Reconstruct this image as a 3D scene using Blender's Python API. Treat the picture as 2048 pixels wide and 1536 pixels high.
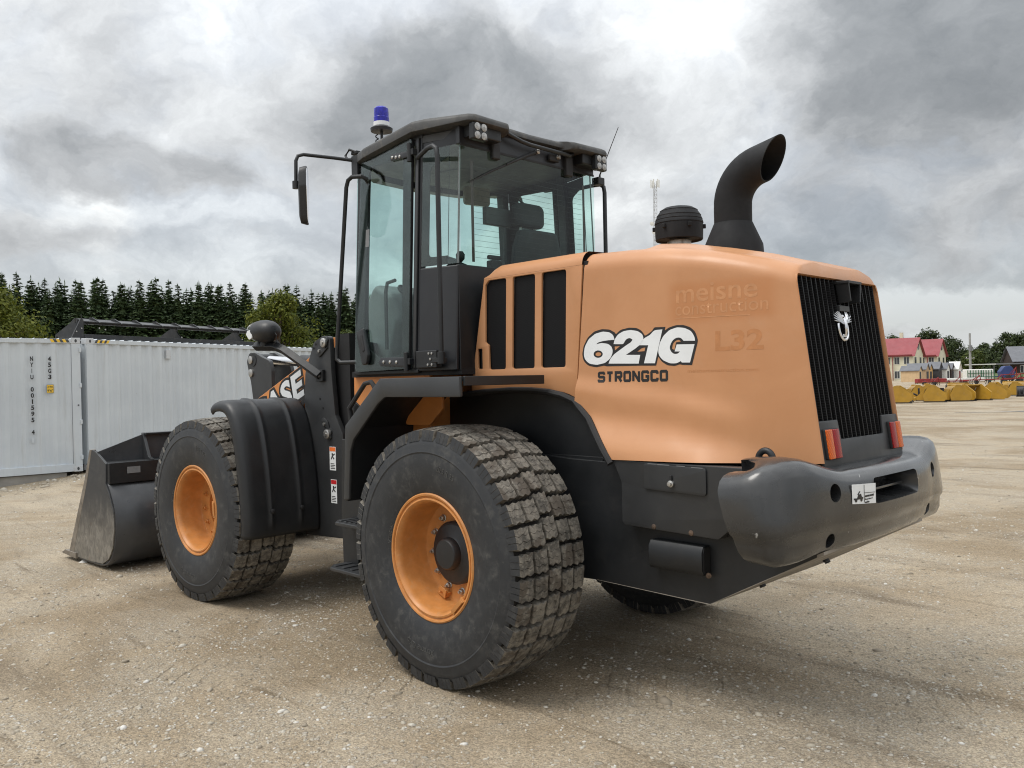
import bpy, bmesh, math, random
import numpy as np
from mathutils import Vector, Matrix, noise as mnoise

for _o in list(bpy.data.objects):
    bpy.data.objects.remove(_o)
SC = bpy.context.scene
COL = SC.collection
PI = math.pi
R = math.radians

CLX, CLY = 1.15, -2.3
CLOUD_FLAT = 0.60
ZEN = 2.5
CLOUD_STRENGTH = 0.88
EXPOSURE = 0.28
# dark cloud banks: direction seen in the picture, long half-axis, width, depth of tone
CLOUDS = [(900, 220, 400, 40, 0.14, 0.48), (1920, 40, 400, 110, 0.17, 0.60), (280, 340, 240, 30, 0.05, 0.26), (1740, 400, 330, -30, 0.09, 0.16), (520, 490, 300, 10, 0.04, 0.12), (560, 200, 50, -150, 0.08, -0.14), (350, 545, 600, 0, 0.07, -0.20), (200, 430, 400, 0, 0.035, -0.12), (1850, 610, 400, 0, 0.06, -0.26)]

# ------------------------------------------------------------------ camera
cd = bpy.data.cameras.new('camera')
cam = bpy.data.objects.new('camera', cd)
COL.objects.link(cam)
CP = Vector((-3.6342, 4.1348, 1.6613))
YAW, PIT, ROL = -0.77851, -0.00343, -0.02112
fw = Vector((math.cos(YAW)*math.cos(PIT), math.sin(YAW)*math.cos(PIT), math.sin(PIT)))
rt = fw.cross(Vector((0, 0, 1))).normalized()
up = rt.cross(fw)
r2 = rt*math.cos(ROL)+up*math.sin(ROL)
u2 = -rt*math.sin(ROL)+up*math.cos(ROL)
cam.matrix_world = Matrix(((r2.x, u2.x, -fw.x, CP.x), (r2.y, u2.y, -fw.y, CP.y), (r2.z, u2.z, -fw.z, CP.z), (0, 0, 0, 1)))
cd.sensor_width = 36.0
cd.lens = 36.0*1690.63/2048
cd.clip_start = 0.05
cd.clip_end = 3000
SC.camera = cam

# ------------------------------------------------------------------ world: overcast sky over a Nishita sky
SUN = Vector((0.24, 0.46, 0.95)).normalized()      # towards the veiled sun
w = bpy.data.worlds.new('World')
SC.world = w
w.use_nodes = True
N = w.node_tree.nodes
L = w.node_tree.links
N.clear()
def wn(t, **k):
    n = N.new(t)
    for a, b in k.items():
        setattr(n, a, b)
    return n
def wmath(op, a, b=None, c=None, clamp=False):
    n = wn('ShaderNodeMath', operation=op, use_clamp=clamp)
    for i, v in enumerate((a, b, c)):
        if v is None:
            continue
        if isinstance(v, (int, float)):
            n.inputs[i].default_value = v
        else:
            L.new(v, n.inputs[i])
    return n.outputs[0]
def wvm(op, a, b=None):
    n = wn('ShaderNodeVectorMath', operation=op)
    for i, v in enumerate((a, b)):
        if v is None:
            continue
        if isinstance(v, (tuple, list)):
            n.inputs[i].default_value = v
        else:
            L.new(v, n.inputs[i])
    return n
sky = wn('ShaderNodeTexSky', sky_type='NISHITA', sun_disc=False)
sky.sun_elevation = math.asin(SUN.z)
sky.sun_rotation = math.atan2(SUN.x, SUN.y)
sky.air_density = 1.0
sky.dust_density = 2.0
tc = wn('ShaderNodeTexCoord')
D = wvm('NORMALIZE', tc.outputs['Generated']).outputs[0]
sx = wn('ShaderNodeSeparateXYZ')
L.new(D, sx.inputs[0])
dz = wmath('MAXIMUM', sx.outputs[2], 0.0)
inv = wmath('DIVIDE', 1.0, wmath('ADD', dz, CLOUD_FLAT))
cx = wn('ShaderNodeCombineXYZ')
L.new(wmath('MULTIPLY', sx.outputs[0], inv), cx.inputs[0])
L.new(wmath('MULTIPLY', sx.outputs[1], inv), cx.inputs[1])
P = cx.outputs[0]
def wnoise(vec, scale, detail, rough, dist=0.0, off=(0, 0, 0)):
    v = wvm('ADD', vec, off).outputs[0]
    n = wn('ShaderNodeTexNoise')
    n.inputs['Scale'].default_value = scale
    n.inputs['Detail'].default_value = detail
    n.inputs['Roughness'].default_value = rough
    n.inputs['Distortion'].default_value = dist
    L.new(v, n.inputs['Vector'])
    return n.outputs[0], n.outputs[1]
_, wc = wnoise(P, 4.5, 6, 0.6)
warp = wvm('SCALE', wvm('SUBTRACT', wc, (0.5, 0.5, 0.5)).outputs[0])
warp.inputs[3].default_value = 0.20
PW = wvm('ADD', P, warp.outputs[0]).outputs[0]
n1, _ = wnoise(PW, 2.7, 9, 0.56, 0.1, (CLX, CLY, 0.0))
n2, _ = wnoise(PW, 7.0, 9, 0.62, 0.1, (5.3, 1.7, 0.0))
# big dark banks of the photograph's sky, each a soft blob in cloud-deck coordinates with a ragged edge
def blob(px, py, rx, ry, ang):
    v = wvm('SUBTRACT', PW, (px, py, 0)).outputs[0]
    m = wn('ShaderNodeMapping')
    m.vector_type = 'TEXTURE'
    m.inputs['Rotation'].default_value = (0, 0, ang)
    m.inputs['Scale'].default_value = (rx, ry, 1)
    L.new(v, m.inputs[0])
    ln = wvm('LENGTH', m.outputs[0]).outputs[1]
    mr = wn('ShaderNodeMapRange', interpolation_type='SMOOTHSTEP')
    mr.inputs[1].default_value = 1.35
    mr.inputs[2].default_value = 0.45
    L.new(ln, mr.inputs[0])
    return mr.outputs[0]
def ptdir(px, py):
    d = fw+r2*((px-1024)/1690.63)-u2*((py-768)/1690.63)
    d.normalize()
    k = 1/(max(d.z, 0)+CLOUD_FLAT)
    return d.x*k, d.y*k
dark = None
for (px, py, pex, pey, wd, wt) in CLOUDS:
    a0 = Vector(ptdir(px, py))
    a1 = Vector(ptdir(px+pex, py+pey))
    ax = a1-a0
    b = blob(a0.x, a0.y, ax.length, wd, math.atan2(ax.y, ax.x))
    b = wmath('MULTIPLY', b, wt)
    dark = b if dark is None else wmath('ADD', dark, b)
t1 = wmath('MULTIPLY_ADD', n1, 0.95, 0.22)
t2 = wmath('MULTIPLY_ADD', n2, 0.90, -0.445)
hz = wmath('POWER', wmath('SUBTRACT', 1.0, dz), 14.0)
tone = wmath('ADD', wmath('SUBTRACT', wmath('ADD', t1, t2), dark), wmath('MULTIPLY', hz, 0.20))
cr = wn('ShaderNodeValToRGB')
cr.color_ramp.elements[0].position = 0.0
cr.color_ramp.elements[0].color = (0.185, 0.200, 0.215, 1)
cr.color_ramp.elements[1].position = 1.0
cr.color_ramp.elements[1].color = (0.90, 0.925, 0.93, 1)
for p_, c_ in ((0.25, (0.27, 0.285, 0.30)), (0.5, (0.425, 0.44, 0.455)), (0.75, (0.61, 0.63, 0.645))):
    e = cr.color_ramp.elements.new(p_)
    e.color = (*c_, 1)
L.new(tone, cr.inputs[0])
# overcast skies brighten towards the zenith (CIE overcast sky)
grad = wmath('MULTIPLY_ADD', dz, ZEN, 1.0-0.15*ZEN)
cl = wvm('SCALE', cr.outputs[0])
L.new(grad, cl.inputs[3])
bg1 = wn('ShaderNodeBackground')
L.new(cl.outputs[0], bg1.inputs[0])
bg1.inputs[1].default_value = CLOUD_STRENGTH
bg0 = wn('ShaderNodeBackground')
L.new(sky.outputs[0], bg0.inputs[0])
bg0.inputs[1].default_value = 0.10
mx = wn('ShaderNodeMixShader')
mrc = wn('ShaderNodeMapRange', interpolation_type='SMOOTHSTEP')
mrc.inputs[1].default_value = 0.42
mrc.inputs[2].default_value = 0.60
n3, _ = wnoise(PW, 3.5, 6, 0.55, 0.2, (9.1, 3.3, 0))
L.new(wmath('ADD', n3, wmath('MULTIPLY', dark, 0.4)), mrc.inputs[0])
L.new(wmath('MULTIPLY_ADD', mrc.outputs[0], 0.22, 0.78), mx.inputs[0])
L.new(bg0.outputs[0], mx.inputs[1])
L.new(bg1.outputs[0], mx.inputs[2])
wo = wn('ShaderNodeOutputWorld')
L.new(mx.outputs[0], wo.inputs[0])
w.cycles.sampling_method = 'MANUAL'
w.cycles.sample_map_resolution = 512

# ------------------------------------------------------------------ sun behind the cloud veil
sd = bpy.data.lights.new('sun', 'SUN')
sd.energy = 1.5
sd.angle = R(26)
sd.color = (1.0, 0.955, 0.89)
so = bpy.data.objects.new('sun', sd)
so.rotation_euler = SUN.to_track_quat('Z', 'Y').to_euler()
so.location = SUN*40
COL.objects.link(so)

SC.view_settings.view_transform = 'Standard'
SC.view_settings.look = 'None'
SC.view_settings.exposure = EXPOSURE
SC.view_settings.gamma = 1
SC.view_settings.use_curve_mapping = False
SC.render.engine = 'CYCLES'
SC.cycles.max_bounces = 10
SC.cycles.transparent_max_bounces = 24
SC.cycles.use_denoising = True
SC.cycles.sample_clamp_indirect = 6
SC.cycles.filter_width = 1.1

# ------------------------------------------------------------------ helpers
def tag(o, label=None, cat=None, group=None, kind=None):
    if label: o['label'] = label
    if cat: o['category'] = cat
    if group: o['group'] = group
    if kind: o['kind'] = kind
    return o
def empty(name, loc=(0, 0, 0), rz=0.0):
    o = bpy.data.objects.new(name, None)
    COL.objects.link(o)
    o.location = loc
    o.rotation_euler = (0, 0, rz)
    o.empty_display_size = 0.2
    return o
def copy_tree(o, parent=None):
    c = o.copy()
    COL.objects.link(c)
    c.parent = parent
    for ch in o.children:
        copy_tree(ch, c)
    return c
def link_mesh(name, me, mat=None, parent=None, mtx=None, smooth=40, bevel=0, seg=2):
    if mat is not None:
        ml = mat if isinstance(mat, (list, tuple)) else [mat]
        for i, m in enumerate(ml):
            if i < len(me.materials):
                me.materials[i] = m
            else:
                me.materials.append(m)
    o = bpy.data.objects.new(name, me)
    me.name = name
    COL.objects.link(o)
    if parent is not None:
        o.parent = parent
    if mtx is not None:
        o.matrix_local = mtx
    if smooth:
        me.shade_smooth()
        me.set_sharp_from_angle(angle=R(smooth))
    if bevel:
        b = o.modifiers.new('bevel', 'BEVEL')
        b.width = bevel
        b.segments = seg
        b.limit_method = 'ANGLE'
        b.angle_limit = R(38)
        b.harden_normals = True
        b.use_clamp_overlap = True
    return o
class MB:
    def __init__(s):
        s.v = []
        s.f = []
        s.m = []
        s.mi = 0
    def add(s, vs, fs, M=None):
        n = len(s.v)
        for p in vs:
            p = Vector(p)
            s.v.append(tuple(M @ p) if M is not None else tuple(p))
        for f in fs:
            s.f.append([i+n for i in f])
            s.m.append(s.mi)
        return s
    def box(s, lo, hi, M=None):
        x0, y0, z0 = lo
        x1, y1, z1 = hi
        return s.add([(x0, y0, z0), (x1, y0, z0), (x1, y1, z0), (x0, y1, z0), (x0, y0, z1), (x1, y0, z1), (x1, y1, z1), (x0, y1, z1)],
                     [(0, 3, 2, 1), (4, 5, 6, 7), (0, 1, 5, 4), (1, 2, 6, 5), (2, 3, 7, 6), (3, 0, 4, 7)], M)
    def cbox(s, c, d, M=None):
        return s.box([c[i]-d[i]/2 for i in range(3)], [c[i]+d[i]/2 for i in range(3)], M)
    def prism(s, poly, a, b, axis='y', M=None):
        # poly: 2D points; axis y -> (x,z), axis x -> (y,z), axis z -> (x,y)
        def P3(p, t):
            return {'y': (p[0], t, p[1]), 'x': (t, p[0], p[1]), 'z': (p[0], p[1], t)}[axis]
        n = len(poly)
        area = sum(poly[i][0]*poly[(i+1) % n][1]-poly[(i+1) % n][0]*poly[i][1] for i in range(n))
        if (area < 0) != (axis == 'y'):
            poly = poly[::-1]
        if b < a:
            a, b = b, a
        vs = [P3(p, a) for p in poly]+[P3(p, b) for p in poly]
        fs = [tuple(range(n))[::-1], tuple(range(n, 2*n))]
        for i in range(n):
            j = (i+1) % n
            fs.append((i, j, n+j, n+i))
        return s.add(vs, fs, M)
    def grid(s, pts, closeu=False, closev=False, M=None, flip=False):
        nu = len(pts)
        nv = len(pts[0])
        vs = [p for row in pts for p in row]
        fs = []
        for i in range(nu if closeu else nu-1):
            for j in range(nv if closev else nv-1):
                a, b = i*nv+j, i*nv+(j+1) % nv
                c, d = ((i+1) % nu)*nv+(j+1) % nv, ((i+1) % nu)*nv+j
                fs.append((a, d, c, b) if flip else (a, b, c, d))
        return s.add(vs, fs, M)
    def loft(s, rings, caps=True, M=None, flip=False):
        n = len(rings[0])
        base = len(s.v)
        s.grid(rings, closev=True, M=M, flip=flip)
        if caps:
            s.f.append([base+i for i in range(n)][::1 if flip else -1])
            s.m.append(s.mi)
            e = base+(len(rings)-1)*n
            s.f.append([e+i for i in range(n)][::-1 if flip else 1])
            s.m.append(s.mi)
        return s
    def tube(s, path, r, seg=10, closed=False, caps=True, M=None, up=None):
        P_ = [Vector(p) for p in path]
        n = len(P_)
        rr = r if isinstance(r, (list, tuple)) else [r]*n
        rings = []
        prev = None
        for i in range(n):
            if closed:
                t = P_[(i+1) % n]-P_[i-1]
            else:
                t = P_[min(i+1, n-1)]-P_[max(i-1, 0)]
            t.normalize()
            if prev is None:
                a = Vector(up) if up else (Vector((0, 0, 1)) if abs(t.z) < 0.9 else Vector((1, 0, 0)))
            else:
                a = prev
            a = (a-t*a.dot(t)).normalized()
            prev = a
            b = t.cross(a)
            rings.append([P_[i]+(a*math.cos(2*PI*k/seg)+b*math.sin(2*PI*k/seg))*rr[i] for k in range(seg)])
        if closed:
            rings.append(rings[0])
            return s.loft(rings, caps=False, M=M)
        return s.loft(rings, caps=caps, M=M)
    def lathe(s, prof, origin=(0, 0, 0), axis=(0, 0, 1), seg=32, M=None, closed=False):
        # prof: (r, h) along axis
        ax = Vector(axis).normalized()
        a = Vector((0, 0, 1)) if abs(ax.z) < 0.9 else Vector((1, 0, 0))
        a = (a-ax*a.dot(ax)).normalized()
        b = ax.cross(a)
        o = Vector(origin)
        pts = [[o+ax*h+(a*math.cos(2*PI*k/seg)+b*math.sin(2*PI*k/seg))*max(r_, 1e-4) for k in range(seg)] for r_, h in prof]
        return s.grid(pts, closev=True, closeu=closed, M=M)
    def cyl(s, p0, p1, r, seg=16, M=None, r1=None):
        p0 = Vector(p0)
        p1 = Vector(p1)
        h = (p1-p0).length
        r1 = r if r1 is None else r1
        return s.lathe([(0, 0), (r, 0), (r1, h), (0, h)], p0, p1-p0, seg, M)
    def me(s, name='m'):
        m = bpy.data.meshes.new(name)
        m.from_pydata(s.v, [], s.f)
        if any(s.m):
            m.polygons.foreach_set('material_index', s.m)
        m.validate()
        m.update()
        return m
    def build(s, name, mat, parent=None, mtx=None, smooth=40, bevel=0, seg=2, fix=True):
        me = s.me(name)
        if fix:
            bm = bmesh.new()
            bm.from_mesh(me)
            bmesh.ops.recalc_face_normals(bm, faces=bm.faces)
            bm.to_mesh(me)
            bm.free()
        return link_mesh(name, me, mat, parent, mtx, smooth, bevel, seg)
def rpoly(pts, r, seg=4):
    out = []
    n = len(pts)
    rs = r if isinstance(r, (list, tuple)) else [r]*n
    for i in range(n):
        p = Vector(pts[i]).to_2d()
        a = (Vector(pts[i-1]).to_2d()-p)
        b = (Vector(pts[(i+1) % n]).to_2d()-p)
        rad = rs[i]
        if rad <= 0 or a.length < 1e-6 or b.length < 1e-6:
            out.append(tuple(p))
            continue
        ang = a.angle(b)
        if abs(ang-PI) < 0.05 or ang < 0.02:
            out.append(tuple(p))
            continue
        d = min(rad/math.tan(ang/2), a.length*0.48, b.length*0.48)
        p0 = p+a.normalized()*d
        p1 = p+b.normalized()*d
        for k in range(seg+1):
            t = k/seg
            q = p0*(1-t)**2+p*2*t*(1-t)+p1*t*t
            out.append((q.x, q.y))
    return out
def rrect(x0, y0, x1, y1, r, seg=4):
    return rpoly([(x0, y0), (x1, y0), (x1, y1), (x0, y1)], r, seg)
def curve2d_mesh(polys, thick, bevel=0.0, name='plate'):
    # flat plate in (u,v), thickness along w; inner loops are holes
    cu = bpy.data.curves.new(name, 'CURVE')
    cu.dimensions = '2D'
    cu.fill_mode = 'BOTH'
    cu.extrude = max(thick/2-bevel, 0.0)
    cu.bevel_depth = bevel
    cu.bevel_resolution = 1
    cu.offset = -bevel
    for poly in polys:
        sp = cu.splines.new('POLY')
        sp.points.add(len(poly)-1)
        for i, p in enumerate(poly):
            sp.points[i].co = (p[0], p[1], 0, 1)
        sp.use_cyclic_u = True
    o = bpy.data.objects.new('tmp', cu)
    me = bpy.data.meshes.new_from_object(o)
    bpy.data.objects.remove(o)
    bpy.data.curves.remove(cu)
    bm = bmesh.new()
    bm.from_mesh(me)
    bmesh.ops.remove_doubles(bm, verts=bm.verts, dist=1e-5)
    bm.to_mesh(me)
    bm.free()
    return me
def map_mesh(me, fn, cuts=None):
    if cuts:
        bm = bmesh.new()
        bm.from_mesh(me)
        for ax, step in cuts:
            vals = [v.co[ax] for v in bm.verts]
            k = math.floor(min(vals)/step)+1
            while k*step < max(vals):
                co = [0, 0, 0]
                no = [0, 0, 0]
                co[ax] = k*step
                no[ax] = 1
                bmesh.ops.bisect_plane(bm, geom=bm.verts[:]+bm.edges[:]+bm.faces[:], plane_co=co, plane_no=no)
                k += 1
        bm.to_mesh(me)
        bm.free()
    for v in me.vertices:
        v.co = fn(v.co.x, v.co.y, v.co.z)
    me.update()
    return me
def fixnormals(me):
    bm = bmesh.new()
    bm.from_mesh(me)
    bmesh.ops.recalc_face_normals(bm, faces=bm.faces)
    bm.to_mesh(me)
    bm.free()
    return me
def text_mesh(body, size, extrude=0.001, offset=0.0, shear=0.0, spacing=1.0, align='LEFT'):
    cu = bpy.data.curves.new('txt', 'FONT')
    cu.body = body
    cu.size = size
    cu.extrude = extrude
    cu.offset = offset
    cu.shear = shear
    cu.space_character = spacing
    cu.align_x = align
    cu.resolution_u = 4
    o = bpy.data.objects.new('tmp', cu)
    me = bpy.data.meshes.new_from_object(o)
    bpy.data.objects.remove(o)
    bpy.data.curves.remove(cu)
    return me
def fit_text(me, x0, x1, z0, z1):
    # scale and shift a text mesh (u,v) into a rectangle
    us = [v.co.x for v in me.vertices]
    vs = [v.co.y for v in me.vertices]
    a, b, c, d = min(us), max(us), min(vs), max(vs)
    for v in me.vertices:
        v.co.x = x0+(v.co.x-a)/(b-a)*(x1-x0)
        v.co.y = z0+(v.co.y-c)/(d-c)*(z1-z0)
    return me
def lerp(a, b, t):
    return a+(b-a)*t
def interp(x, tab):
    # tab sorted by key ascending
    if x <= tab[0][0]:
        return tab[0][1]
    for (a, b), (c, d) in zip(tab, tab[1:]):
        if x <= c:
            return b+(d-b)*(x-a)/(c-a)
    return tab[-1][1]
def sstep(a, b, x):
    t = min(max((x-a)/(b-a), 0), 1)
    return t*t*(3-2*t)

# ------------------------------------------------------------------ materials
MATS = {}
class NT:
    def __init__(s, name):
        s.m = bpy.data.materials.new(name)
        s.m.use_nodes = True
        s.t = s.m.node_tree
        s.b = s.t.nodes['Principled BSDF']
        s.out = s.t.nodes['Material Output']
        s.tc = s.t.nodes.new('ShaderNodeTexCoord')
        MATS[name] = s.m
    def n(s, t, **k):
        x = s.t.nodes.new(t)
        for a, b in k.items():
            setattr(x, a, b)
        return x
    def l(s, a, b):
        s.t.links.new(a, b)
    def set(s, node, idx, v):
        if hasattr(v, 'links') or isinstance(v, bpy.types.NodeSocket):
            s.l(v, node.inputs[idx])
        else:
            node.inputs[idx].default_value = v
    def noise(s, scale, detail=4, rough=0.55, dist=0.0, vec=None, coord='Object'):
        x = s.n('ShaderNodeTexNoise')
        x.inputs['Scale'].default_value = scale
        x.inputs['Detail'].default_value = detail
        x.inputs['Roughness'].default_value = rough
        x.inputs['Distortion'].default_value = dist
        s.l(vec if vec is not None else s.tc.outputs[coord], x.inputs['Vector'])
        return x.outputs[0]
    def vor(s, scale, feature='F1', vec=None, coord='Object', out=0, rnd=1.0):
        x = s.n('ShaderNodeTexVoronoi', feature=feature)
        x.inputs['Scale'].default_value = scale
        x.inputs['Randomness'].default_value = rnd
        s.l(vec if vec is not None else s.tc.outputs[coord], x.inputs['Vector'])
        return x.outputs[out]
    def ramp(s, v, a, b, lo=0.0, hi=1.0):
        x = s.n('ShaderNodeMapRange', interpolation_type='SMOOTHSTEP')
        s.l(v, x.inputs[0])
        x.inputs[1].default_value = a
        x.inputs[2].default_value = b
        x.inputs[3].default_value = lo
        x.inputs[4].default_value = hi
        return x.outputs[0]
    def mix(s, f, a, b, blend='MIX'):
        x = s.n('ShaderNodeMix', data_type='RGBA', blend_type=blend)
        s.set(x, 0, f)
        for i, v in ((6, a), (7, b)):
            if isinstance(v, tuple) and len(v) == 3:
                v = (*v, 1)
            s.set(x, i, v)
        return x.outputs[2]
    def math(s, op, a, b=None, c=None, clamp=False):
        x = s.n('ShaderNodeMath', operation=op, use_clamp=clamp)
        s.set(x, 0, a)
        if b is not None: s.set(x, 1, b)
        if c is not None: s.set(x, 2, c)
        return x.outputs[0]
    def mapping(s, scale=(1, 1, 1), rot=(0, 0, 0), loc=(0, 0, 0), coord='Object'):
        x = s.n('ShaderNodeMapping')
        x.inputs['Scale'].default_value = scale
        x.inputs['Rotation'].default_value = rot
        x.inputs['Location'].default_value = loc
        s.l(s.tc.outputs[coord], x.inputs[0])
        return x.outputs[0]
    def col(s, v):
        s.set(s.b, 'Base Color', (*v, 1) if isinstance(v, tuple) and len(v) == 3 else v)
    def rough(s, v):
        s.set(s.b, 'Roughness', v)
    def bump(s, h, strength=0.3, dist=0.01):
        x = s.n('ShaderNodeBump')
        x.inputs['Strength'].default_value = strength
        x.inputs['Distance'].default_value = dist
        s.l(h, x.inputs['Height'])
        s.l(x.outputs[0], s.b.inputs['Normal'])
        return x
    def sep(s, coord='Object'):
        x = s.n('ShaderNodeSeparateXYZ')
        s.l(s.tc.outputs[coord], x.inputs[0])
        return x.outputs
def simple(name, c, rough=0.5, metal=0.0, var=0.12, scale=6.0, dust=0.0, dustcol=(0.33, 0.28, 0.21), bump=0.0, bscale=120, spec=None, coord='Object'):
    t = NT(name)
    n = t.noise(scale, 6, 0.6, coord=coord)
    lo = tuple(x*(1-var) for x in c)
    hi = tuple(min(x*(1+var), 1) for x in c)
    co = t.mix(t.ramp(n, 0.3, 0.7), lo, hi)
    if dust:
        d = t.math('MULTIPLY', t.ramp(t.noise(scale*2.7, 8, 0.68, 0.4, coord=coord), 0.48, 0.80), dust)
        co = t.mix(d, co, dustcol)
    t.col(co)
    t.rough(t.ramp(t.noise(scale*1.9, 5, 0.6, coord=coord), 0.25, 0.75, max(rough-0.07, 0.02), min(rough+0.10, 1)))
    t.b.inputs['Metallic'].default_value = metal
    if spec is not None:
        t.b.inputs['Specular IOR Level'].default_value = spec
    if bump:
        t.bump(t.noise(bscale, 3, 0.6, coord=coord), bump, 0.004)
    return t.m

# ================================================================== ground
def gnoise(x, y, s, seed=0.0):
    return mnoise.noise(Vector((x*s+seed, y*s-seed*0.7, seed*1.3)))
def ground_z(x, y):
    d = math.hypot(x-1.3, y)
    z = 0.018*gnoise(x, y, 0.55, 3.1)*sstep(2.2, 6, d)
    z += 0.10*gnoise(x, y, 0.06, 7.7)*sstep(9, 30, d)
    z -= 0.20*math.exp(-((x-14.2)/2.6)**2)*sstep(-2.4, 0.2, y)
    return z-0.004
def build_ground():
    NA = 300
    rad = [0.0]
    r_ = 0.35
    while r_ < 1400:
        rad.append(r_)
        r_ *= 1.035 if r_ < 40 else 1.10
    c0 = (-3.6, 4.1)
    vs = [(c0[0], c0[1], ground_z(*c0))]
    fs = []
    for r_ in rad[1:]:
        for k in range(NA):
            a = 2*PI*k/NA
            x, y = c0[0]+r_*math.cos(a), c0[1]+r_*math.sin(a)
            vs.append((x, y, ground_z(x, y)))
    for k in range(NA):
        fs.append((0, 1+k, 1+(k+1) % NA))
    for i in range(len(rad)-2):
        b0 = 1+i*NA
        b1 = b0+NA
        for k in range(NA):
            k2 = (k+1) % NA
            fs.append((b0+k, b1+k, b1+k2, b0+k2))
    me = bpy.data.meshes.new('ground')
    me.from_pydata(vs, [], fs)
    me.update()
    return me
def ground_mat():
    t = NT('gravel_ground')
    big = t.noise(0.30, 7, 0.6, 0.9)
    mid = t.noise(1.3, 8, 0.64, 0.7)
    # wheel tracks and scrapes run across the yard
    st = t.noise(0.8, 9, 0.64, 0.8, vec=t.mapping(scale=(0.30, 1.6, 1), rot=(0, 0, 0.62)))
    st2 = t.noise(2.6, 8, 0.66, 0.5, vec=t.mapping(scale=(0.22, 1.9, 1), rot=(0, 0, 0.80)))
    fine = t.noise(110, 4, 0.7)
    def vor(sc):
        v = t.n('ShaderNodeTexVoronoi')
        v.inputs['Scale'].default_value = sc
        wv = t.n('ShaderNodeVectorMath', operation='ADD')
        t.l(t.tc.outputs['Object'], wv.inputs[0])
        nn = t.n('ShaderNodeTexNoise')
        nn.inputs['Scale'].default_value = sc*0.8
        nn.inputs['Detail'].default_value = 2
        t.l(t.tc.outputs['Object'], nn.inputs['Vector'])
        sc_ = t.n('ShaderNodeVectorMath', operation='SCALE')
        t.l(nn.outputs[1], sc_.inputs[0])
        sc_.inputs[3].default_value = 0.7/sc
        t.l(sc_.outputs[0], wv.inputs[1])
        t.l(wv.outputs[0], v.inputs['Vector'])
        x = t.n('ShaderNodeSeparateColor')
        t.l(v.outputs['Color'], x.inputs[0])
        return v.outputs['Distance'], x.outputs
    d1, c1 = vor(130)
    d2, c2 = vor(62)
    d3, c3 = vor(27)
    stony = t.ramp(t.math('ADD', t.math('MULTIPLY', mid, 0.7), t.math('MULTIPLY', big, 0.35)), 0.46, 0.62)
    base = t.mix(t.ramp(big, 0.40, 0.60), (0.262, 0.205, 0.136), (0.395, 0.330, 0.242))
    base = t.mix(t.math('MULTIPLY', stony, 0.6), base, (0.35, 0.300, 0.228))
    base = t.mix(t.math('MULTIPLY', t.ramp(st, 0.52, 0.70), 0.80), base, (0.175, 0.138, 0.095))
    base = t.mix(t.math('MULTIPLY', t.ramp(st2, 0.58, 0.70), 0.70), base, (0.140, 0.105, 0.066))
    base = t.mix(t.math('MULTIPLY', t.ramp(st2, 0.40, 0.30), 0.28), base, (0.46, 0.40, 0.305))
    def mulv(col, val):
        cc = t.n('ShaderNodeCombineColor')
        for i in range(3):
            t.l(val, cc.inputs[i])
        g_ = t.n('ShaderNodeMix', data_type='RGBA', blend_type='MULTIPLY')
        g_.inputs[0].default_value = 1.0
        t.l(col, g_.inputs[6])
        t.l(cc.outputs[0], g_.inputs[7])
        return g_.outputs[2]
    base = mulv(base, t.ramp(c1[0], 0.0, 1.0, 0.74, 1.28))
    base = mulv(base, t.ramp(fine, 0.3, 0.7, 0.86, 1.14))
    p2 = t.math('MULTIPLY', t.ramp(c2[1], 0.62, 0.70), t.ramp(d2, 0.55, 0.38))
    p2 = t.math('MULTIPLY', p2, stony)
    shade = t.ramp(c2[2], 0.0, 1.0, 0.0, 1.0)
    co = t.mix(t.math('MULTIPLY', p2, 0.75), base, t.mix(shade, (0.33, 0.285, 0.225), (0.53, 0.49, 0.42)))
    p3 = t.math('MULTIPLY', t.ramp(c3[1], 0.90, 0.93), t.ramp(d3, 0.48, 0.34))
    p3 = t.math('MULTIPLY', p3, t.ramp(stony, 0.1, 0.6))
    co = t.mix(t.math('MULTIPLY', p3, 0.8), co, (0.52, 0.48, 0.42))
    t.col(co)
    t.rough(0.92)
    t.b.inputs['Specular IOR Level'].default_value = 0.22
    h = t.math('ADD', t.math('MULTIPLY', t.math('SUBTRACT', 1.0, d1), 0.35), t.math('MULTIPLY', fine, 0.5))
    h = t.math('ADD', h, t.math('MULTIPLY', p2, 0.7))
    h = t.math('ADD', h, t.math('MULTIPLY', p3, 1.6))
    h = t.math('ADD', h, t.math('MULTIPLY', t.noise(9, 6, 0.65, 0.6), 2.0))
    h = t.math('ADD', h, t.math('MULTIPLY', st, 3.0))
    h = t.math('ADD', h, t.math('MULTIPLY', st2, 2.6))
    # lug prints of earlier wheel tracks
    for (ang, off, px_) in ((-0.62, 0.95, 0.15), (-0.62, 2.95, 0.15), (0.95, -3.2, 0.16), (0.95, -5.1, 0.16)):
        mp = t.n('ShaderNodeMapping')
        mp.inputs['Rotation'].default_value = (0, 0, ang)
        t.l(t.tc.outputs['Object'], mp.inputs[0])
        sp = t.n('ShaderNodeSeparateXYZ')
        t.l(mp.outputs[0], sp.inputs[0])
        vv = t.math('ADD', t.math('SUBTRACT', sp.outputs[1], off), t.math('MULTIPLY', t.math('SUBTRACT', mid, 0.5), 0.5))
        msk = t.ramp(t.math('ABSOLUTE', vv), 0.30, 0.20)
        rip = t.math('SINE', t.math('ADD', t.math('MULTIPLY', sp.outputs[0], 2*PI/px_), t.math('MULTIPLY', mid, 9.0)))
        rip = t.math('MULTIPLY', t.ramp(rip, 0.2, 0.9), t.ramp(t.noise(1.1, 4, 0.6), 0.46, 0.60))
        h = t.math('SUBTRACT', h, t.math('MULTIPLY', t.math('MULTIPLY', msk, rip), 1.5))
        h = t.math('SUBTRACT', h, t.math('MULTIPLY', msk, 0.5))
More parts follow.
